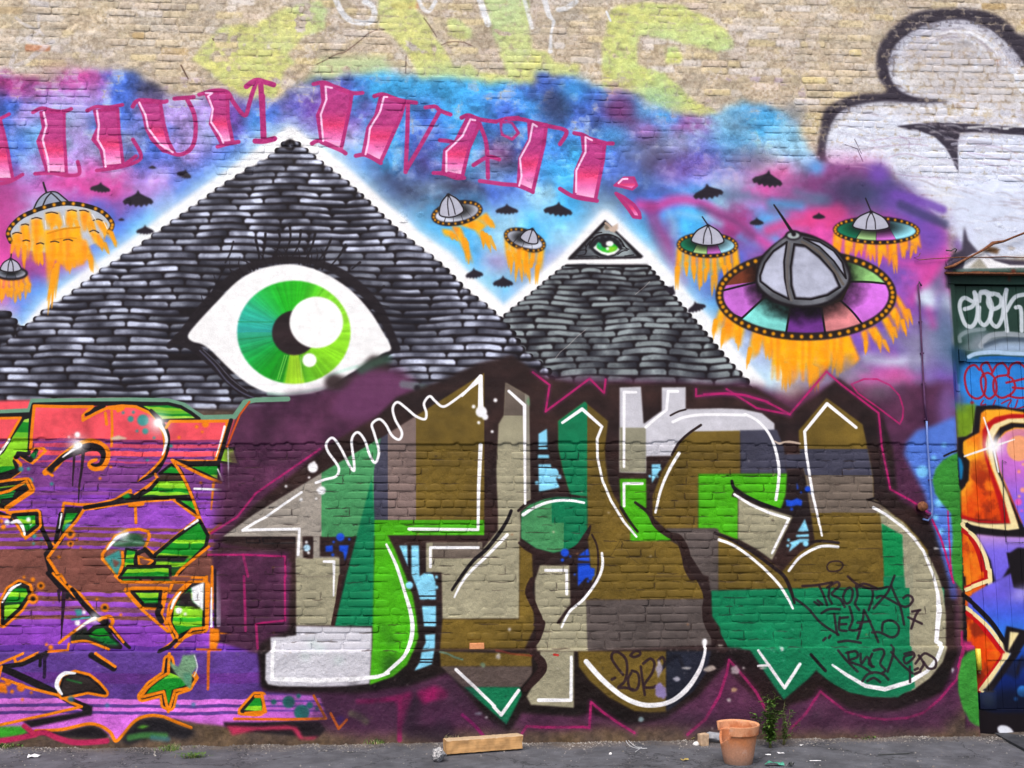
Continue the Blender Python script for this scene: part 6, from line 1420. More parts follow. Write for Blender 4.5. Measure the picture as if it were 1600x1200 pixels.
# =====================================================================
#  GROUND
# =====================================================================
def ground_z(x, y):
    return .010*sn(x, y, .9, 3)+.005*sn(x, y, .23, 4)+(.018*max(0, 1+y/.22)*(1+.6*sn(x, y, .13, 5)) if y > -.22 else 0)
_bm = bmesh.new()
xs = [-200, -60, -20, -8]+[-6+.05*i for i in range(260)]+[7.5, 12, 30, 60, 200]
ys = [-200, -60, -30, -14, -9, -6, -4.5, -3.4, -2.6]+[-2.2+.05*i for i in range(47)]+[.5, 3, 30, 200]
_vv = [[_bm.verts.new((x, y, ground_z(x, y) if -6.1 < x < 7 and -2.3 < y < .2 else 0)) for x in xs] for y in ys]
for j in range(len(ys)-1):
    for i in range(len(xs)-1): _bm.faces.new((_vv[j][i], _vv[j][i+1], _vv[j+1][i+1], _vv[j+1][i]))
g = bm_obj('ground', _bm, M_ASPH, None, True); g['kind'] = 'structure'

# =====================================================================
#  THE BRICK WALL
# =====================================================================
wall = thing('brick_wall', 'old yellow brick wall covered in graffiti, pyramids with a big green eye over letter pieces', 'wall')
def unit_brick(seed):
    """irregular pillow-faced brick filling the unit square in x and z, face near y = 0"""
    rg = random.Random(seed); vs = []; fs = []
    def ring(ix, iz, y, j):
        c = .05
        o = [(ix+c, iz), (.5, iz), (1-ix-c, iz), (1-ix, iz+.14), (1-ix, 1-iz-.14), (1-ix-c, 1-iz), (.5, 1-iz), (ix+c, 1-iz), (ix, 1-iz-.14), (ix, iz+.14)]
        return [(a+rg.uniform(-j, j)*.25, y, b+rg.uniform(-j, j)) for a, b in o]
    rings = [ring(0, 0, .05, 0), ring(0, 0, .0044, .045), ring(.010, .09, .0013, .035), ring(.030, .20, .0, .03)]
    for r in rings: vs += r
    for k in range(3):
        for i in range(10):
            i2 = (i+1) % 10; fs.append((k*10+i, k*10+i2, (k+1)*10+i2, (k+1)*10+i))
    b = 30; fs += [(b+0, b+1, b+8, b+9), (b+1, b+6, b+7, b+8), (b+1, b+2, b+5, b+6), (b+2, b+3, b+4, b+5)]
    return vs, fs
UB = [unit_brick(s) for s in range(14)]
UM = []
for i, (v_, f_) in enumerate(UB):
    me = bpy.data.meshes.new('brick'); me.from_pydata(v_, [], f_); me.materials.append(M_WALL); me.shade_smooth(); UM.append(me)
def area_px(b):
    u0, v0 = to_px(b[0], 0, b[3]); u1, v1 = to_px(b[1], 0, b[2])
    if u1 < 2 or u0 > 1598 or v1 < 2 or v0 > 1198: return 0
    return (u1-u0)*(v1-v0)
order = sorted(range(len(BRICKS)), key=lambda i: -area_px(BRICKS[i]))
single = set(order[:298])
rg = random.Random(77); VV = []; FF = []; off = 0
for i, b in enumerate(BRICKS):
    k = rg.randrange(14); top = b[4] == 'top'
    y = rg.uniform(-.0022, .0035) + (rg.uniform(0, .004) if top else 0)
    tilt = rg.uniform(-.0016, .0016)
    if i in single:
        o = bpy.data.objects.new('brick', UM[k]); COL.objects.link(o); o.parent = wall
        o.location = (b[0], y, b[2]); o.scale = (b[1]-b[0], 1, b[3]-b[2])
    else:
        v_ = np.array(UB[k][0], np.float32); v_[:, 1] += y+tilt*(v_[:, 0]-.5)*2
        v_[:, 0] = b[0]+v_[:, 0]*(b[1]-b[0]); v_[:, 2] = b[2]+v_[:, 2]*(b[3]-b[2])
        VV.append(v_); FF += [tuple(off+q for q in f) for f in UB[k][1]]; off += len(v_)
bc = mesh_obj('brick_courses', np.concatenate(VV).tolist(), FF, M_WALL, wall, True); bc['kind'] = 'stuff'
# mortar: a sheet behind the brick faces, in places smeared out nearly flush
st = .012
xs = np.arange(WX0, X_DOOR-.004, st); zs = np.arange(Z_LEDGE-.02, Z_CRACK+.06, st)
def mortar_depth(shape, seed, x0, z0, base, smear):
    a = grid_noise(shape, .35, seed, x0, z0, st); b = grid_noise(shape, .07, seed+1, x0, z0, st); c = grid_noise(shape, .025, seed+2, x0, z0, st)
    return (base-.004*a-.003*b-.0022*c-smear*np.clip(a*.9+b*.6-.55, 0, 1)).astype(np.float32)
sheet('mortar_bed', xs, zs, mortar_depth((len(zs), len(xs)), 3, 0, 0, .0026, .006), M_MORT, wall)
xs2 = np.arange(WX0, WX1+.1, st); zs2 = np.arange(Z_COAT-.5, 7.25, st)
sheet('mortar_bed', xs2, zs2, mortar_depth((len(zs2), len(xs2)), 13, 0, 0, .0023, .009), M_MORT, wall)
# render coat over the middle, broken off in a ragged line at its foot, thinning out above
st2 = .014
xs3 = np.arange(WX0, WX1+.1, st2); zs3 = np.arange(Z_CRACK-.08, Z_COAT+.62, st2)
sh = (len(zs3), len(xs3))
X3, Z3 = np.meshgrid(xs3, zs3)
und = grid_noise(sh, .6, 21, 0, 0, st2)*.006+grid_noise(sh, .16, 22, 0, 0, st2)*.0025+grid_noise(sh, .045, 23, 0, 0, st2)*.0010
foot = Z_CRACK+.022*grid_noise(sh, .70, 24, 0, 0, st2)+.010*grid_noise(sh, .06, 25, 0, 0, st2)-.02
foot = foot[:1].repeat(sh[0], 0)
head = Z_COAT-.10+.22*grid_noise(sh, .5, 26, 0, 0, st2)+.12*grid_noise(sh, .12, 27, 0, 0, st2)+.05*grid_noise(sh, .04, 28, 0, 0, st2)
Y3 = -.0056+und*.7
# faint courses telegraph through the coat
ph = ((Z3-(Z_LEDGE+.004))/COURSE) % 1.0
Y3 += .0012*np.clip(1-np.abs(ph-.03)/.10, 0, 1)*(.4+.6*(grid_noise(sh, .4, 31, 0, 0, st2) > -.2))
Y3 = np.where(Z3 < foot, .03, Y3)
Y3 = Y3+np.clip((Z3-head)/.42, 0, 1)**1.5*.034+np.clip((Z3-head)/.5, -1, 0)*.0
keep = ~((X3[:-1, :-1] > X_DOOR-.012) & (X3[:-1, :-1] < X_DOOR2) & (Z3[:-1, :-1] < Z_HEAD+.015))
sheet('render_coat', xs3, zs3, Y3.astype(np.float32), M_COAT, wall, True, keep)
# plinth of rough render with a weathered ledge
st3 = .014
xs4 = np.arange(WX0, X_DOOR+.045, st3)
zs4 = np.concatenate([np.arange(-.06, Z_LEDGE-.012, st3), [Z_LEDGE-.007, Z_LEDGE-.002, Z_LEDGE+.002, Z_LEDGE+.006]])
sh = (len(zs4), len(xs4))
Y4 = -.034+.007*grid_noise(sh, .5, 41, 0, 0, st3)+.004*grid_noise(sh, .11, 42, 0, 0, st3)+.0028*grid_noise(sh, .035, 43, 0, 0, st3)
n_ = len(zs4); Y4[n_-4] += .001; Y4[n_-3] += .004; Y4[n_-2] += .012; Y4[n_-1] = .012
Y4 -= (.02*np.clip(1-zs4/.10, 0, 1))[:, None]*(1+.6*grid_noise(sh, .2, 44, 0, 0, st3))
dents = np.clip(grid_noise(sh, .055, 45, 0, 0, st3)*1.0+grid_noise(sh, .3, 46, 0, 0, st3)*.6-1.0, 0, 1)
Y4 += dents*.02
sheet('plinth', xs4, zs4, Y4.astype(np.float32), M_PLIN, wall)
# crumbled render lying in the angle of wall and ground
VC = []; FC = []; rg = random.Random(71)
for i in range(230):
    x = rg.uniform(-4.6, X_DOOR); y = -.05-abs(rg.gauss(0, .03)); r_ = rg.uniform(.006, .016)*rg.choice((1, 1, .6)); z = ground_z(x, y)
    b0 = len(VC); tw = rg.random()*6
    for k in range(5): VC.append((x+r_*math.cos(tw+k*1.257)*rg.uniform(.7, 1.2), y+r_*math.sin(tw+k*1.257)*rg.uniform(.7, 1.2), z-.002+r_*rg.uniform(0, .2)))
    for k in range(3): VC.append((x+r_*.5*math.cos(tw+k*2.1), y+r_*.5*math.sin(tw+k*2.1), z+r_*rg.uniform(.4, .8)))
    FC += [(b0, b0+1, b0+5), (b0+1, b0+2, b0+6, b0+5), (b0+2, b0+3, b0+6), (b0+3, b0+4, b0+7, b0+6), (b0+4, b0, b0+5, b0+7), (b0+5, b0+6, b0+7)]
_cr = mesh_obj('crumbs', VC, FC, simple('crumbled_render', (.07, .058, .05), (.20, .175, .15), 3, .9), wall); _cr['kind'] = 'stuff'
# return faces at the doorway
PE = X_DOOR+.045-.014
box('plinth_end', PE-.02, PE+.003, -.028, .14, -.05, Z_LEDGE-.004, M_PLIN, wall, .002)
box('jamb', X_DOOR-.14, X_DOOR-.0045, .012, .16, Z_LEDGE, Z_HEAD+.02, M_MORT, wall)
rg = random.Random(31); bm = bmesh.new(); z = Z_LEDGE+.004
while z < Z_CRACK-.03:
    box_bm(bm, X_DOOR-.10, X_DOOR+rg.uniform(-.003, .004), .004, .125, z+.005, z+COURSE-.006, .004, .0015, rg); z += COURSE
o = bm_obj('jamb_bricks', bm, M_WALL, wall); o['kind'] = 'stuff'
# concrete backing of everything
box('wall_core', WX0, X_DOOR-.02, .055, .30, -.1, 7.2, M_MORT, wall)
box('wall_core', X_DOOR-.02, X_DOOR2, .055, .30, Z_HEAD+.02, 7.2, M_MORT, wall)
box('wall_core', X_DOOR2+.002, WX1+.1, .055, .30, -.1, 7.2, M_MORT, wall)
xs5 = np.arange(X_DOOR2, WX1+.1, .02); zs5 = np.arange(-.06, Z_CRACK+.06, .02)
sheet('mortar_bed', xs5, zs5, mortar_depth((len(zs5), len(xs5)), 23, 0, 0, .0026, .006), M_MORT, wall)
box('jamb', X_DOOR2+.004, X_DOOR2+.12, .012, .054, -.05, Z_HEAD+.02, M_MORT, wall)
box('wall_end', WX0-.26, WX0-.002, -.012, .30, -.1, 7.2, M_MORT, wall, .004)
box('wall_end', WX1+.102, WX1+.36, -.012, .30, -.1, 7.2, M_MORT, wall, .004)
box('plinth_block', X_DOOR2+.004, WX1+.1, -.034, .012, -.05, Z_LEDGE, M_PLIN, wall, .004)
# the fallen orange brick end left on the ledge
M_ORB = simple('orange_brick', (.50, .20, .085), (.62, .27, .12), 60, .85, .001)
x, z = on_wall(745, 1012)
o = box('brick_stub', x-.058, x+.060, -.022, .006, Z_LEDGE+.003, Z_LEDGE+.050, M_ORB, None, .004, .002, 3)
tagit(o, 'small bright orange brick piece lying on the wall ledge above the wooden beam', 'brick')

# =====================================================================
#  DOORWAY
# =====================================================================
M_DARK = simple('dark_wood', (.020, .024, .024), (.045, .050, .048), 30, .6, .001, None, .4)
M_RUST = simple('rust', (.08, .032, .018), (.20, .09, .045), 60, .9, .002, 180, .2, (.16, .06, .03))
M_YEL = simple('yellow_paint', (.60, .46, .03), (.72, .58, .06), 40, .5, .0006, None, .4)
M_LINT = paint_mat('painted_concrete', 1.2, .75, .003, .006, 30)
M_SHEET = simple('dark_rubber', (.022, .024, .030), (.045, .048, .056), 14, .7, .001)
door = thing('plank_door', 'dark green plank double door with graffiti, silver scribble above and orange letter below', 'door', (X_DOOR, .06, 0))
def dchild(o): 
    o.parent = door; o.matrix_parent_inverse = Matrix.Translation((-X_DOOR, -.06, 0)); return o
def wx(u, v, y=.06): return on_wall(u, v, y)[0]
def wz(u, v, y=.06): return on_wall(u, v, y)[1]
Z_SILL = wz(1560, 1146)+.002; Z_TOPF = wz(1550, 431)
Z_LEAF = wz(1550, 446); Z_KICK = wz(1560, 1108)
XF = X_DOOR-.006; XL = wx(1493, 500)
XE = X_DOOR2
dchild(box('door_frame', XF, XL-.004, .035, .14, Z_KICK-.18, Z_LEAF+.0, M_DOORP, None, .003))
dchild(box('door_frame', XF, XE, .030, .14, Z_LEAF+.004, Z_HEAD+.03, M_DOORP, None, .003))
rg = random.Random(8); x = XL; k = 0
while x < XE-.03:
    w = .108+rg.uniform(-.006, .012); w = min(w, XE-x)
    dchild(box('plank', x+.0015, x+w-.0015, .060+rg.uniform(-.0015, .0015), .085, Z_KICK+.003, Z_LEAF-.004+rg.uniform(-.004, 0), M_DOORP, None, .003, .0008, k)); x += w; k += 1
zr0, zr1 = wz(1560, 566, .05), wz(1560, 548, .05)
dchild(box('rail', XL+.07, XE, .044, .0575, zr0, zr1, M_DOORP, None, .003))
dchild(box('rail_block', XL+.005, XL+.062, .036, .0575, zr0+.005, zr1+.01, M_DOORP, None, .003))
zs0, zs1 = wz(1560, 1031, .05), wz(1560, 1017, .05)
dchild(box('hinge_strap', XL+.10, XE, .050, .0575, zs0, zs1, M_DOORP, None, .002))
# hinge barrel, yellow
hx, hz0, hz1 = wx(1530, 1031, .02), wz(1530, 1047, .02), wz(1529, 1014, .02)
dchild(tube('hinge_barrel', [(hx, .030, hz0), (hx, .030, (hz0+hz1)/2), (hx, .030, hz1)], .021, M_YEL, None, 14))
dchild(tube('hinge_pin', [(hx+.002, .032, hz0-.035), (hx+.002, .032, hz0-.001)], .013, M_RUST, None, 10))
# latch bar outline on the lower right
zl0, zl1 = wz(1570, 847), wz(1566, 719)
dchild(tube('wire_guard', [(wx(1568, 722)+.02, .050, zl1-.02), (wx(1565, 718), .050, zl1), (wx(1567, 780), .050, (zl0+zl1)/2), (wx(1571, 845), .050, zl0), (wx(1599, 847), .050, zl0-.003)], .0035, M_DARK, None, 6))
dchild(box('kick_board', X_DOOR+.03, XE, .045, .085, Z_SILL-.0, Z_KICK, M_DOORP, None, .004))
dchild(box('foot_block', wx(1529, 1090), wx(1555, 1090), .035, .0595, Z_KICK+.004, wz(1540, 1079), M_DOORP, None, .003))
dchild(box('hinge_leaf', wx(1493, 596, .03), wx(1500, 596, .03), .028, .0335, wz(1497, 611, .03), wz(1497, 580, .03), M_DOORP, None, .002))
dchild(box('back_panel', X_DOOR-.01, XE, .10, .13, -.05, Z_HEAD, M_DARK, None))
# lintel
lin = thing('lintel', 'cracked white painted concrete lintel with rusty lower edge over the green door', 'lintel', (X_DOOR, 0, Z_HEAD))
def lchild(o): o.parent = lin; o.matrix_parent_inverse = Matrix.Translation((-X_DOOR, 0, -Z_HEAD)); return o
stl = .014; xl = np.arange(X_DOOR-.015, X_DOOR2+.10, stl); zl = np.arange(Z_HEAD+.012, Z_HEAD+.24, stl)
shl = (len(zl), len(xl)); Xl, Zl = np.meshgrid(xl, zl)
Yl = -.030+.004*grid_noise(shl, .2, 61, 0, 0, stl)+.003*grid_noise(shl, .05, 62, 0, 0, stl)
topl = Z_HEAD+.10+np.clip((Xl-X_DOOR)*.28, 0, .15)+.02*grid_noise(shl, .09, 63, 0, 0, stl)
Yl = Yl+np.clip((Zl-topl)/.02, 0, 1)*.05; Yl += np.clip(grid_noise(shl, .05, 64, 0, 0, stl)+grid_noise(shl, .15, 65, 0, 0, stl)*.6-.75, 0, 1)*.02
tmp = sheet('beam_face', xl, zl, Yl.astype(np.float32), M_LINT, None); lchild(tmp)
lchild(box('beam_body', X_DOOR-.012, X_DOOR2+.09, -.012, .10, Z_HEAD+.013, Z_HEAD+.16, M_LINT, None))
bm = bmesh.new(); rg = random.Random(2); x = X_DOOR-.03
while x < X_DOOR2:
    w = rg.uniform(.05, .16); box_bm(bm, x, x+w+.002, -.036+rg.uniform(-.003, .003), .06, Z_HEAD-.004+rg.uniform(-.003, .004), Z_HEAD+.012+rg.uniform(-.003, .006), 0, .0015, rg); x += w
lchild(bm_obj('rusty_edge', bm, M_RUST))
# loose rusty bar and wires
def wpath(L, y): return [(on_wall(u, v, y)[0], y, on_wall(u, v, y)[1]) for u, v in L]
o = tube('rusty_bar', wpath([(1476, 419), (1490, 416), (1503, 408), (1520, 399), (1536, 391), (1552, 380), (1568, 377), (1585, 370), (1603, 363), (1640, 350)], -.048), [.010, .016, .013, .010, .012, .015, .010, .009, .009, .009], M_RUST, None, 7, True, .25)
tagit(o, 'bent rusty iron bar slanting up across the wall over the green door', 'bar')
o = tube('wire', wpath([(1438, 395), (1436, 400), (1428, 403), (1436, 406), (1460, 404), (1500, 402), (1540, 402), (1570, 401), (1610, 403), (1660, 404)], -.030), .0042, M_RUST, None, 6)
tagit(o, 'thin rusty wire running level above the green door from a small hook', 'wire')
o = tube('wall_hook', wpath([(1478, 391), (1486, 392), (1492, 388), (1495, 390), (1492, 394)], -.03), .006, M_DARK, None, 6)
tagit(o, 'short dark iron hook on the wall above the left end of the wire', 'hook')
# cable down the wall and the pipe stub it enters
cab = thing('wall_cable', 'thin painted cable running straight down the wall left of the green door', 'cable', (3.98, -.02, 2.0))
M_CABV = simple('violet_cable', (.050, .018, .060), (.11, .04, .12), 12, .6); M_CABB = simple('blue_cable', (.10, .16, .42), (.16, .25, .55), 12, .6)
_up = wpath([(1440, 447), (1436, 440), (1434, 446), (1437, 470), (1439, 520), (1442, 580), (1445, 630), (1448, 658)], -.030)
_lo = wpath([(1448, 658), (1449, 690), (1452, 730), (1455, 770), (1457, 795), (1456, 806), (1450, 813), (1442, 811)], -.030)
for _p, _m in ((_up, M_CABV), (_lo, M_CABB)):
    o = tube('cable_run', _p, .0085, _m, None, 8); o.parent = cab; o.matrix_parent_inverse = Matrix.Translation((-3.98, .02, -2.0))
for v_ in (503, 552, 599, 655, 750):
    u_ = float(np.interp(v_, [447, 520, 630, 690, 770], [1435, 1439, 1445, 1449, 1455])); x, z = on_wall(u_, v_, -.02)
    o = box('clip', x-.014, x+.014, -.030, -.006, z-.006, z+.006, M_CABV, None, .002); o.parent = cab; o.matrix_parent_inverse = Matrix.Translation((-3.98, .02, -2.0))
x, z = on_wall(1439, 793, -.03)
stub = thing('pipe_stub', 'short capped pipe stub poking out of the wall below the cable', 'pipe', (x, -.02, z))
P0 = Vector((x, -.02, z))
for nm, pth, r_, mt in (('pipe', [(0, .02, .0), (-.004, -.03, .004), (-.008, -.055, .008)], .034, M_WALL), ('pipe_cap', [(-.008, -.0555, .008), (-.010, -.070, .010)], .041, M_RUST)):
    o = tube(nm, pth, r_, mt, stub, 14)
o = tube('bent_end', [(.0, -.02, -.02), (.02, -.035, -.05), (.05, -.03, -.065), (.075, -.015, -.05)], .012, M_WALL, stub, 8)

# =====================================================================
#  THINGS ON THE GROUND
# =====================================================================
def gp(u, v, z=0.0): return on_ground(u, v, z)
# terracotta pot with a broken side
M_TER = None
def terracotta():
    m, n, b = new_mat('terracotta')
    g = n.nodes.new('ShaderNodeTexCoord'); sep = n.nodes.new('ShaderNodeSeparateXYZ'); lk(n, g.outputs['Object'], sep.inputs[0])
    t = n.nodes.new('ShaderNodeTexNoise'); t.inputs['Scale'].default_value = 9; t.inputs['Detail'].default_value = 5; lk(n, g.outputs['Object'], t.inputs['Vector'])
    t2 = n.nodes.new('ShaderNodeTexNoise'); t2.inputs['Scale'].default_value = 70; t2.inputs['Detail'].default_value = 4; lk(n, g.outputs['Object'], t2.inputs['Vector'])
    a = n.nodes.new('ShaderNodeMath'); a.operation = 'MULTIPLY_ADD'; a.inputs[1].default_value = .22; lk(n, t.outputs[0], a.inputs[0]); lk(n, sep.outputs[2], a.inputs[2])
    cr = n.nodes.new('ShaderNodeValToRGB'); e = cr.color_ramp.elements
    e[0].position = .08; e[0].color = (.30, .17, .125, 1); e[1].position = .46; e[1].color = (.56, .27, .145, 1)
    q = e.new(.22); q.color = (.40, .20, .125, 1); q = e.new(.30); q.color = (.46, .175, .075, 1); q = e.new(.345); q.color = (.40, .14, .06, 1); q = e.new(.37); q.color = (.55, .255, .135, 1)
    lk(n, a.outputs[0], cr.inputs[0])
    r = n.nodes.new('ShaderNodeMapRange'); r.inputs[1].default_value = .3; r.inputs[2].default_value = .7; r.inputs[3].default_value = .86; r.inputs[4].default_value = 1.1; lk(n, t2.outputs[0], r.inputs[0])
    mx = n.nodes.new('ShaderNodeVectorMath'); mx.operation = 'SCALE'; lk(n, cr.outputs[0], mx.inputs[0]); lk(n, r.outputs[0], mx.inputs['Scale']); lk(n, mx.outputs[0], b.inputs['Base Color'])
    s1 = n.nodes.new('ShaderNodeTexNoise'); s1.inputs['Scale'].default_value = 14; s1.inputs['Detail'].default_value = 7; s1.inputs['Roughness'].default_value = .7; lk(n, g.outputs['Object'], s1.inputs['Vector'])
    f1 = n.nodes.new('ShaderNodeMapRange'); f1.inputs[1].default_value = .56; f1.inputs[2].default_value = .74; f1.inputs[4].default_value = .55; lk(n, s1.outputs[0], f1.inputs[0])
    x1_ = n.nodes.new('ShaderNodeMix'); x1_.data_type = 'RGBA'; x1_.inputs['B'].default_value = (.58, .47, .42, 1); lk(n, f1.outputs[0], x1_.inputs['Factor']); lk(n, mx.outputs[0], x1_.inputs['A'])
    f2 = n.nodes.new('ShaderNodeMath'); f2.operation = 'MULTIPLY_ADD'; f2.inputs[1].default_value = -9; f2.inputs[2].default_value = .55; lk(n, sep.outputs[2], f2.inputs[0])
    f3 = n.nodes.new('ShaderNodeMath'); f3.operation = 'ADD'; f3.use_clamp = True; lk(n, f2.outputs[0], f3.inputs[0]); f4 = n.nodes.new('ShaderNodeMath'); f4.operation = 'SUBTRACT'; f4.inputs[1].default_value = .42; lk(n, s1.outputs[0], f4.inputs[0]); lk(n, f4.outputs[0], f3.inputs[1])
    x2_ = n.nodes.new('ShaderNodeMix'); x2_.data_type = 'RGBA'; x2_.inputs['B'].default_value = (.10, .075, .06, 1); lk(n, f3.outputs[0], x2_.inputs['Factor']); lk(n, x1_.outputs['Result'], x2_.inputs['A']); lk(n, x2_.outputs['Result'], b.inputs['Base Color'])
    b.inputs['Roughness'].default_value = .85; b.inputs['Specular IOR Level'].default_value = .2
    bp = n.nodes.new('ShaderNodeBump'); bp.inputs['Distance'].default_value = .001; lk(n, t2.outputs[0], bp.inputs['Height']); lk(n, bp.outputs[0], b.inputs['Normal'])
    return m
px_, py_ = gp(1156.5, 1196)
py_ += .05
PS = math.hypot(px_, py_+CAM_D)
K = 1.0/ (F_PX/ (px_*FWD[0]+(py_+CAM_D)*FWD[1]+(0.15-CAM_H)*FWD[2]))      # metres per photo pixel at the pot
pot = thing('flower_pot', 'terracotta flower pot with a piece broken out of its left side', 'pot', (px_, py_, 0))
RT, RB, HP, RH = 34.2*K, 21.5*K, 61*K, 14.5*K
M_TER = terracotta()
def pot_part(name, prof, N=128, brk=True):
    """prof: list of (r, z) from bottom to top; open shell, thickened inwards"""
    vs = []; fs = []
    for r, z in prof:
        for k in range(N):
            t = 2*math.pi*k/N; vs.append((r*math.cos(t), r*math.sin(t), z))
    def gone(t, z):
        if not brk: return False
        d = (HP-z)/HP                      # 0 at the rim
        if d > .50: return False
        w = 1.0 if d < .27 else 1.0-(d-.27)/.23
        tb = math.pi+.10+.85*w+.03*math.sin(z*160)
        return math.pi-.62*w < t < tb
    for j in range(len(prof)-1):
        zc = (prof[j][1]+prof[j+1][1])/2
        for k in range(N):
            if gone(2*math.pi*(k+.5)/N, zc): continue
            k2 = (k+1) % N; fs.append((j*N+k, j*N+k2, (j+1)*N+k2, (j+1)*N+k))
    o = mesh_obj(name, vs, fs, M_TER, pot, True)
    m = o.modifiers.new('Solidify', 'SOLIDIFY'); m.thickness = 4.0*K; m.offset = -1
    m2 = o.modifiers.new('Bevel', 'BEVEL'); m2.width = .8*K; m2.segments = 2; m2.limit_method = 'ANGLE'; m2.angle_limit = math.radians(50)
    return o
nb = 26
pot_part('pot_body', [(RB+(RT*.885-RB)*(j/nb)**.92, .004+(HP-RH*.9)*j/nb) for j in range(nb+1)])
pot_part('pot_rim', [(RT*.945, HP-RH), (RT*.95, HP-RH+.002)]+[(RT*(.95+.05*j/8), HP-RH+.004+(RH-.006)*j/8) for j in range(9)]+[(RT*.992, HP)])
_b = bmesh.new(); bmesh.ops.create_circle(_b, cap_ends=True, radius=RB*.97, segments=48); o = bm_obj('pot_floor', _b, M_TER, pot); o.location.z = .012

# wooden beam
def wood(name, a, b_, ring=14):
    m, n, b = new_mat(name)
    g = n.nodes.new('ShaderNodeTexCoord'); mp = n.nodes.new('ShaderNodeMapping'); mp.inputs['Scale'].default_value = (1.2, 14, 14); lk(n, g.outputs['Object'], mp.inputs[0])
    t = n.nodes.new('ShaderNodeTexNoise'); t.inputs['Scale'].default_value = 5; t.inputs['Detail'].default_value = 6; lk(n, mp.outputs[0], t.inputs['Vector'])
    cr = n.nodes.new('ShaderNodeValToRGB'); e = cr.color_ramp.elements; e[0].position = .3; e[1].position = .7; e[0].color = (*a, 1); e[1].color = (*b_, 1)
    lk(n, t.outputs[0], cr.inputs[0])
    kn = n.nodes.new('ShaderNodeTexVoronoi'); kn.inputs['Scale'].default_value = 5.5; kn.inputs['Randomness'].default_value = 1; mk_ = n.nodes.new('ShaderNodeMapping'); mk_.inputs['Scale'].default_value = (.8, 2, 2); lk(n, g.outputs['Object'], mk_.inputs[0]); lk(n, mk_.outputs[0], kn.inputs['Vector'])
    kr = n.nodes.new('ShaderNodeMapRange'); kr.inputs[1].default_value = .08; kr.inputs[2].default_value = .22; kr.inputs[3].default_value = .62; kr.inputs[4].default_value = 1; lk(n, kn.outputs['Distance'], kr.inputs[0])
    dt = n.nodes.new('ShaderNodeTexNoise'); dt.inputs['Scale'].default_value = 16; dt.inputs['Detail'].default_value = 6; lk(n, g.outputs['Object'], dt.inputs['Vector'])
    dr_ = n.nodes.new('ShaderNodeMapRange'); dr_.inputs[1].default_value = .32; dr_.inputs[2].default_value = .6; dr_.inputs[3].default_value = .62; dr_.inputs[4].default_value = 1.05; lk(n, dt.outputs[0], dr_.inputs[0])
    mm_ = n.nodes.new('ShaderNodeMath'); mm_.operation = 'MULTIPLY'; lk(n, kr.outputs[0], mm_.inputs[0]); lk(n, dr_.outputs[0], mm_.inputs[1])
    sv = n.nodes.new('ShaderNodeVectorMath'); sv.operation = 'SCALE'; lk(n, cr.outputs[0], sv.inputs[0]); lk(n, mm_.outputs[0], sv.inputs['Scale']); lk(n, sv.outputs[0], b.inputs['Base Color']); b.inputs['Roughness'].default_value = .75
    bp = n.nodes.new('ShaderNodeBump'); bp.inputs['Distance'].default_value = .0012; lk(n, t.outputs[0], bp.inputs['Height']); lk(n, bp.outputs[0], b.inputs['Normal'])
    return m
M_BEAM = wood('beam_wood', (.44, .235, .085), (.60, .35, .145))
M_BEAMT = simple('sawn_top', (.34, .24, .15), (.50, .37, .24), 60, .9, .001, None, .2, None, 0, (1, 6, 6))
x0, y0 = gp(699, 1181.5); x1, y1 = gp(814, 1173.5)
Lb = math.hypot(x1-x0, y1-y0)+.02; ang = math.atan2(y1-y0, x1-x0)
bm = bmesh.new(); hb = .098; rg = random.Random(6); NS = 26; rings = []
for i in range(NS+1):
    t = i/NS; x = t*Lb; wr = lambda q: rg.uniform(-q, q)
    e = .010*(1 if i == NS else 0)
    prof = [(0, 0), (0, .5), (0, 1), (.12, 1.0), (.5, 1), (.9, 1), (1, .95), (1, 0)]
    rings.append([bm.verts.new((x+(e*math.sin(c*7+a_*5) if i == NS else (-.004*abs(math.sin(c*9)) if i == 0 else 0)), a_*.105+wr(.0010), c*hb+wr(.0012)-(.004 if (c == 1 and a_ == 0) else 0)-(.006*max(0, math.sin(t*31))**6 if c == 1 and a_ < .2 else 0))) for a_, c in prof])
for i in range(NS):
    for k in range(8): k2 = (k+1) % 8; bm.faces.new((rings[i][k], rings[i+1][k], rings[i+1][k2], rings[i][k2]))
bm.faces.new(rings[0]); bm.faces.new(rings[-1][::-1]); bmesh.ops.recalc_face_normals(bm, faces=bm.faces)
o = bm_obj('wooden_beam', bm, M_BEAM); o.data.materials.append(M_BEAMT)
for p in o.data.polygons:
    if p.normal.z > .7: p.material_index = 1
o.location = (x0-.006, y0+.006, .012); o.rotation_euler = (0, math.radians(-.4), ang)
tagit(o, 'pale sawn wooden beam lying on the ground against the wall', 'beam')

def rock(name, u, v, r, mat, label, cat='stone', sq=(1, 1, .8), seed=1, rough=.25, sub=3, group=None, lift=0.0, rz=0):
    bm = bmesh.new(); bmesh.ops.create_icosphere(bm, subdivisions=sub, radius=1)
    rg = random.Random(seed); pl = [(Vector((rg.gauss(0, 1), rg.gauss(0, 1), rg.gauss(0, 1))).normalized(), rg.uniform(.62, .92)) for _ in range(11)]
    for w in bm.verts:
        for nrm, d in pl:
            q = w.co.dot(nrm)
            if q > d: w.co -= nrm*(q-d)*.92
        w.co += w.co.normalized()*rough*.30*sn(w.co.x*3+9, w.co.y*3+w.co.z*4, .6, seed)
    for w in bm.verts: w.co = Vector((w.co.x*r*sq[0], w.co.y*r*sq[1], w.co.z*r*sq[2]))
    zmin = min(w.co.z for w in bm.verts)
    o = bm_obj(name, bm, mat, None, False)
    x, y = gp(u, v); y += r*sq[1]*.6; o.location = (x, y, ground_z(x, y)-zmin-.004+lift); o.rotation_euler.z = rz
    return tagit(o, label, cat, group)
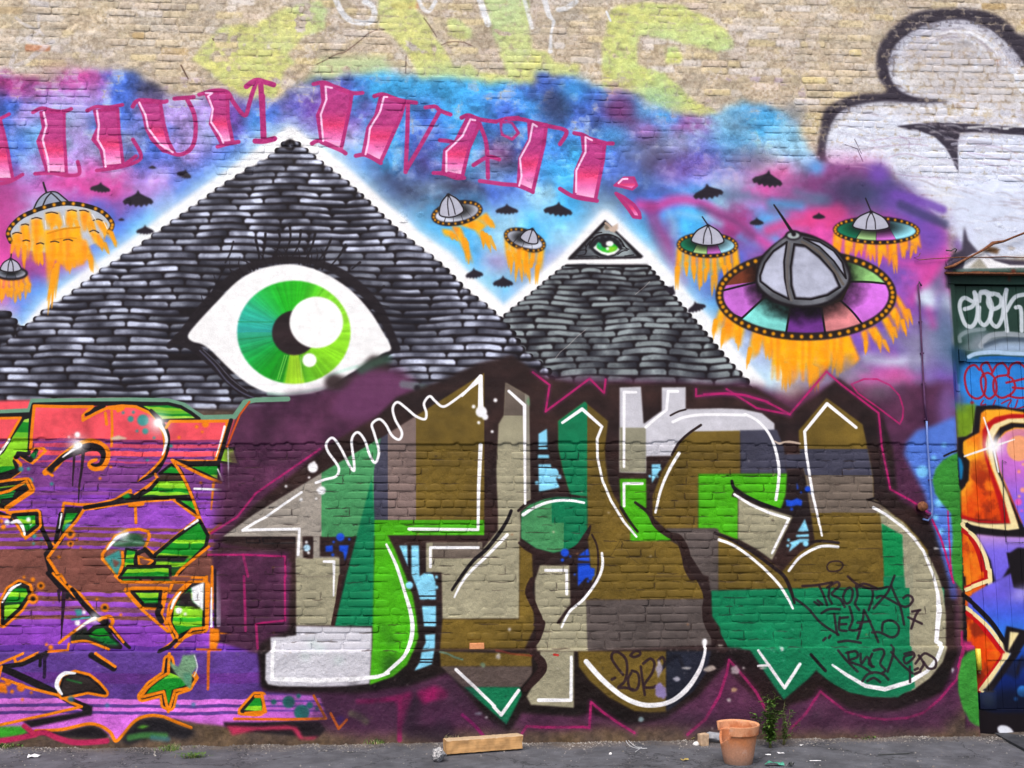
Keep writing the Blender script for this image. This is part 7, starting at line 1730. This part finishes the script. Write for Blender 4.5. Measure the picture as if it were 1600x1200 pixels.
M_GRAN = simple('granite', (.07, .07, .08), (.62, .61, .62), 75, .9, .004, 90, .3, (.30, .30, .31), 0, None, 6)
M_BRICKB = simple('pale_brick', (.33, .22, .14), (.50, .36, .24), 40, .9, .002)
M_GREY = simple('grey_stone', (.20, .21, .24), (.32, .33, .36), 22, .85, .002)
M_WHITE = simple('white_chip', (.62, .62, .62), (.80, .80, .80), 50, .8, .001)
rock('stone', 685.5, 1190.5, .060, M_GRAN, 'speckled grey and white stone chunk beside the left end of the wooden beam', seed=5, rough=.5, sub=4, sq=(1, .9, .85))
x, y = gp(1100, 1165); y += .03
o = box('brick_fragment', -.034, .034, -.03, .03, 0, .088, M_BRICKB, None, .006, .006, 4); o.location = (x, y, ground_z(x, y)-.004); o.rotation_euler = (0, .05, .35)
tagit(o, 'squared broken piece of pale brick standing left of the flower pot', 'brick')
rock('stone', 1119, 1162, .085, M_GREY, 'smooth bluish grey stone half hidden behind the flower pot', seed=8, rough=.05, sq=(1.1, .6, .55))
rock('stone', 1088, 1165, .027, M_WHITE, 'small whitish pebble in front of the pale brick fragment', seed=9, sq=(1.1, .9, .7), rough=.2, sub=2)
rock('stone', 1395, 1153, .036, M_GREY, 'small flat grey stone at the foot of the wall below the green letter', seed=10, sq=(1.4, .8, .7), rough=.2, sub=2)
rock('stone', 954, 1179.5, .014, M_WHITE, 'tiny round white pebble on the asphalt between beam and pot', seed=11, sub=2, rough=.1)

# wire scrap, twig, litter
M_WIREG = simple('pale_wire', (.40, .42, .46), (.55, .57, .60), 30, .5)
def gpath(L, z=.006): 
    out = []
    for u, v in L:
        x, y = gp(u, v); out.append((x, y, ground_z(x, y)+z))
    return out
ws = thing('wire_scrap', 'tangle of thin pale wire lying on the asphalt in front of the round tag', 'wire', (*gp(990, 1165), 0))
def wchild(o): o.parent = ws; o.matrix_parent_inverse = Matrix.Translation(-ws.location); return o
wchild(tube('wire_strand', gpath(spline([(990, 1151), (982, 1153), (978, 1158), (981, 1164), (990, 1168), (1000, 1170), (1011, 1170)]), .007), .0028, M_WIREG, None, 5))
wchild(tube('wire_strand', gpath(spline([(979, 1156), (984, 1162), (995, 1168), (1003, 1169), (998, 1173), (993, 1178)]), .010), .0024, M_WIREG, None, 5))
o = tube('twig', gpath(spline([(1372, 1181), (1385, 1180), (1402, 1179), (1418, 1178), (1427, 1176)]), .008), [.004]*20+[.002]*5, M_DARK, None, 5); tagit(o, 'thin dark twig lying on the asphalt right of the flower pot', 'twig')
M_PAPER = simple('paper', (.66, .67, .72), (.82, .82, .84), 30, .8)
M_LEAFD = simple('dry_leaf', (.24, .17, .06), (.40, .32, .10), 30, .8)
M_GLASS = simple('green_foil', (.02, .18, .12), (.10, .42, .30), 60, .3, .002, None, .6)
def scrap(name, u, v, w, d, mat, label, cat, rz=0.0, seed=1, h=.012, group=None):
    rg = random.Random(seed); vs = []; fs = []; nx, ny = 5, 4
    for j in range(ny):
        for i in range(nx):
            vs.append(((i/(nx-1)-.5)*w+rg.uniform(-.06, .06)*w, (j/(ny-1)-.5)*d+rg.uniform(-.06, .06)*d, .002+h*abs(rg.gauss(0, .6))))
    for j in range(ny-1):
        for i in range(nx-1): a = j*nx+i; fs.append((a, a+1, a+nx+1, a+nx))
    o = mesh_obj(name, vs, fs, mat); x, y = gp(u, v); o.location = (x, y, ground_z(x, y)+.003); o.rotation_euler.z = rz
    m = o.modifiers.new('Solidify', 'SOLIDIFY'); m.thickness = .0012
    return tagit(o, label, cat, group)
scrap('paper_scrap', 53, 1183, .085, .055, M_PAPER, 'crumpled white paper scrap on the asphalt at the left', 'paper', .4, 1, .02)
scrap('paper_scrap', 1220, 1177.5, .055, .022, M_PAPER, 'longer white paper strip on the asphalt right of the pot', 'paper', 0, 2, .004)
scrap('paper_scrap', 1200, 1180, .04, .016, M_PAPER, 'shorter white paper strip on the asphalt close to the pot', 'paper', -.2, 3, .004)
scrap('paper_scrap', 1274, 1189.5, .085, .013, M_PAPER, 'narrow pale paper strip near the lower edge, right of the pot', 'paper', 0, 4, .003)
scrap('paper_scrap', 1252, 1164, .03, .02, M_PAPER, 'tiny white paper bit by the foot of the wall right of the weeds', 'paper', .5, 6, .006)
scrap('dry_leaf', 1070, 1189, .055, .03, M_LEAFD, 'curled yellow brown leaf on the asphalt left of the pot', 'leaf', .3, 7, .012)
scrap('dry_leaf', 1083, 1158, .05, .04, simple('yellow_leaf', (.30, .32, .05), (.45, .46, .10), 30, .7), 'yellow green fallen leaf beside the small pebble at the wall', 'leaf', .8, 8, .02)
scrap('foil_scrap', 1210, 1198, .13, .05, M_GLASS, 'crumpled green foil wrapper at the lower edge right of the pot', 'wrapper', .1, 9, .03)
scrap('foil_scrap', 1236, 1198, .05, .03, M_DARK, 'small black wrapper scrap right of the green foil', 'wrapper', .7, 12, .03)
# dark sheet in front of the door
bm = bmesh.new(); pz = [gp(1548, 1146), gp(1604, 1176), gp(1760, 1190), gp(1760, 1144)]
top = [bm.verts.new((x, y, .022)) for x, y in pz]; bot = [bm.verts.new((x, y, .006)) for x, y in pz]
bm.faces.new(top[::-1]); bm.faces.new(bot)
for i in range(4): bm.faces.new((top[i], top[(i+1) % 4], bot[(i+1) % 4], bot[i]))
bmesh.ops.recalc_face_normals(bm, faces=bm.faces)
o = bm_obj('rubber_sheet', bm, M_SHEET); tagit(o, 'flat dark sheet lying on the ground in front of the green door', 'mat')

# loose grit along the foot of the wall
M_GRIT = simple('grit', (.06, .05, .045), (.36, .34, .32), 3, .9, 0, None, .3, None)
rg = random.Random(55); VV = []; FF = []
for i in range(5200):
    if rg.random() < .72: x = rg.uniform(-4.6, 5.4); y = -.045-abs(rg.gauss(0, .085))
    else: x = rg.uniform(-4.6, 5.4); y = -rg.uniform(.05, 1.6)
    r = min(.0025+rg.expovariate(1/.0022), .012); z = ground_z(x, y)
    b0 = len(VV); tw = rg.random()*6
    for k in range(3): VV.append((x+r*math.cos(tw+k*2.09), y+r*math.sin(tw+k*2.09), z+r*.05))
    VV.append((x+rg.uniform(-.3, .3)*r, y+rg.uniform(-.3, .3)*r, z+r*rg.uniform(.6, 1.1)))
    FF += [(b0, b0+1, b0+3), (b0+1, b0+2, b0+3), (b0+2, b0, b0+3)]
o = mesh_obj('grit', VV, FF, M_GRIT); o['kind'] = 'stuff'; o['label'] = 'loose grit and small crumbs scattered along the foot of the wall'; 
# =====================================================================
#  WEEDS
# =====================================================================
M_LEAF = simple('leaf_green', (.020, .075, .012), (.120, .200, .030), 38, .6, 0, None, .3); M_LEAFL = simple('leaf_light', (.12, .20, .03), (.24, .30, .07), 9, .6); M_STEM = simple('stem', (.10, .13, .04), (.20, .18, .08), 20, .7)
M_STRAW = simple('straw', (.26, .22, .12), (.40, .34, .20), 20, .8)
def leaf_quad(VV, FF, p, d, w, L, curl=.3, rg=None):
    """a folded pointed leaf from p along d"""
    d = d.normalized(); s = d.cross(Vector((0, 0, 1)));
    s = s.normalized() if s.length > .01 else Vector((1, 0, 0)); n = s.cross(d)
    b = len(VV)
    for a, q, e in ((0, 0, 0), (.35, .5, .06), (.35, -.5, .06), (.4, 0, -.02), (.75, .34, -.02*curl), (.75, -.34, -.02*curl), (.78, 0, -.10*curl), (1, 0, -.30*curl)):
        VV.append(tuple(p+d*(a*L)+s*(q*w)+n*(e*L)))
    FF.extend([(b, b+3, b+1), (b, b+2, b+3), (b+1, b+3, b+6, b+4), (b+3, b+2, b+5, b+6), (b+4, b+6, b+7), (b+6, b+5, b+7)])
def weed(u, v, H, spread, nst, nl, label, seed, lw=(.012, .03), tips=0, name='weed', group=None, ymax=-.05):
    rg = random.Random(seed); x, y = gp(u, v); y = min(y, ymax)
    t = thing(name, label, 'weed', (x, y, ground_z(x, y)), group)
    VS = []; LV = []; LF = []; TV = []; TF = []
    for s in range(nst):
        a = rg.uniform(0, 2*math.pi); lean = rg.uniform(0, spread); h = H*rg.uniform(.45, 1)
        pts_ = []; dx, dy = math.cos(a)*lean, -abs(math.sin(a))*lean*.4
        for i in range(6):
            f = i/5; pts_.append((rg.uniform(-.012, .012)+dx*f**1.4, -.01+dy*f+rg.uniform(-.004, .004), h*f*(1-.15*f*lean)))
        tube('stem', pts_, [.0032, .003, .0026, .0022, .0018, .001], M_STEM, t, 5)
        for q in range(nl):
            f = rg.uniform(.12, 1)**.8; i = min(int(f*5), 4); g_ = f*5-i
            p = Vector(pts_[i]).lerp(Vector(pts_[i+1]), g_)
            b = rg.uniform(0, 2*math.pi); d = Vector((math.cos(b), -abs(math.sin(b))*.9+.15, rg.uniform(-.2, .6)))
            leaf_quad(LV, LF, p, d, rg.uniform(*lw)*1.0, rg.uniform(*lw)*2.1)
        if s < tips:
            p = Vector(pts_[-1])
            for q in range(16):
                leaf_quad(TV, TF, p+Vector((rg.uniform(-.012, .012), rg.uniform(-.01, .01), rg.uniform(-.06, .03))), Vector((rg.uniform(-1, 1), -.6, rg.uniform(.1, 1))), .005, .014)
    o = mesh_obj('leaves', LV, LF, M_LEAF, t); o['kind'] = 'stuff'
    if TV: o = mesh_obj('seed_heads', TV, TF, M_LEAFL, t); o['kind'] = 'stuff'
    return t
weed(1203, 1166, .40, .17, 13, 42, 'tall bushy green weed growing against the wall behind the flower pot', 3, (.012, .030), 9)
weed(1224, 1162, .34, .22, 8, 22, 'sparse leaning green weed with pale tips right of the bushy weed', 4, (.008, .018), 4)
def tuft(u, v, n, L, label, seed, leaves=0, mat=None):
    rg = random.Random(seed); x, y = gp(u, v); y = min(y, -.05)
    t = thing('grass_tuft', label, 'grass', (x, y, ground_z(x, y)))
    V_ = []; F_ = []; W_2 = []; F_2 = []
    for i in range(n):
        a = rg.uniform(0, 2*math.pi); l = L*rg.uniform(.4, 1); p = Vector((rg.gauss(0, .035), rg.gauss(0, .014), 0)); d = Vector((math.cos(a)*rg.uniform(.1, .9), math.sin(a)*.5, 1)).normalized()
        tgt, ft = (V_, F_) if i % 4 else (W_2, F_2)
        b = len(tgt); s = Vector((.0022, 0, 0))
        q = p+d*l*.55; e = p+d*l+Vector((d.x*l*.5, 0, -l*.18))
        for c in (p-s, p+s, q+s*.8, q-s*.8, e): tgt.append(tuple(c))
        ft += [(b, b+1, b+2, b+3), (b+3, b+2, b+4)]
    o = mesh_obj('blades', V_, F_, mat or M_LEAF, t); o['kind'] = 'stuff'
    o = mesh_obj('dry_blades', W_2, F_2, M_STRAW, t); o['kind'] = 'stuff'
    if leaves:
        LV = []; LF = []
        for i in range(leaves):
            b = rg.uniform(0, 2*math.pi); leaf_quad(LV, LF, Vector((rg.gauss(0, .06), rg.gauss(0, .02), rg.uniform(.004, .03))), Vector((math.cos(b), math.sin(b), rg.uniform(.1, .8))), rg.uniform(.008, .016), rg.uniform(.016, .034))
        o = mesh_obj('leaves', LV, LF, M_LEAF, t); o['kind'] = 'stuff'
tuft(8, 1172, 30, .05, 'low clump of round green leaves at the wall foot by the left edge', 1, 60)
tuft(268, 1173, 90, .075, 'green grass tuft at the foot of the wall under the purple letters', 2, 10)
tuft(300, 1184, 40, .05, 'flat leafy weed clump just right of the grass tuft at the left', 3, 110)
tuft(588, 1163, 60, .07, 'small green grass tuft at the wall left of the wooden beam', 4, 8)
tuft(700, 1160, 30, .10, 'thin dry grass stalks at the wall behind the left end of the beam', 5, 0, M_STRAW)
tuft(1352, 1157, 16, .03, 'tiny sprout in the grit at the wall foot below the black scribbles', 6, 14)
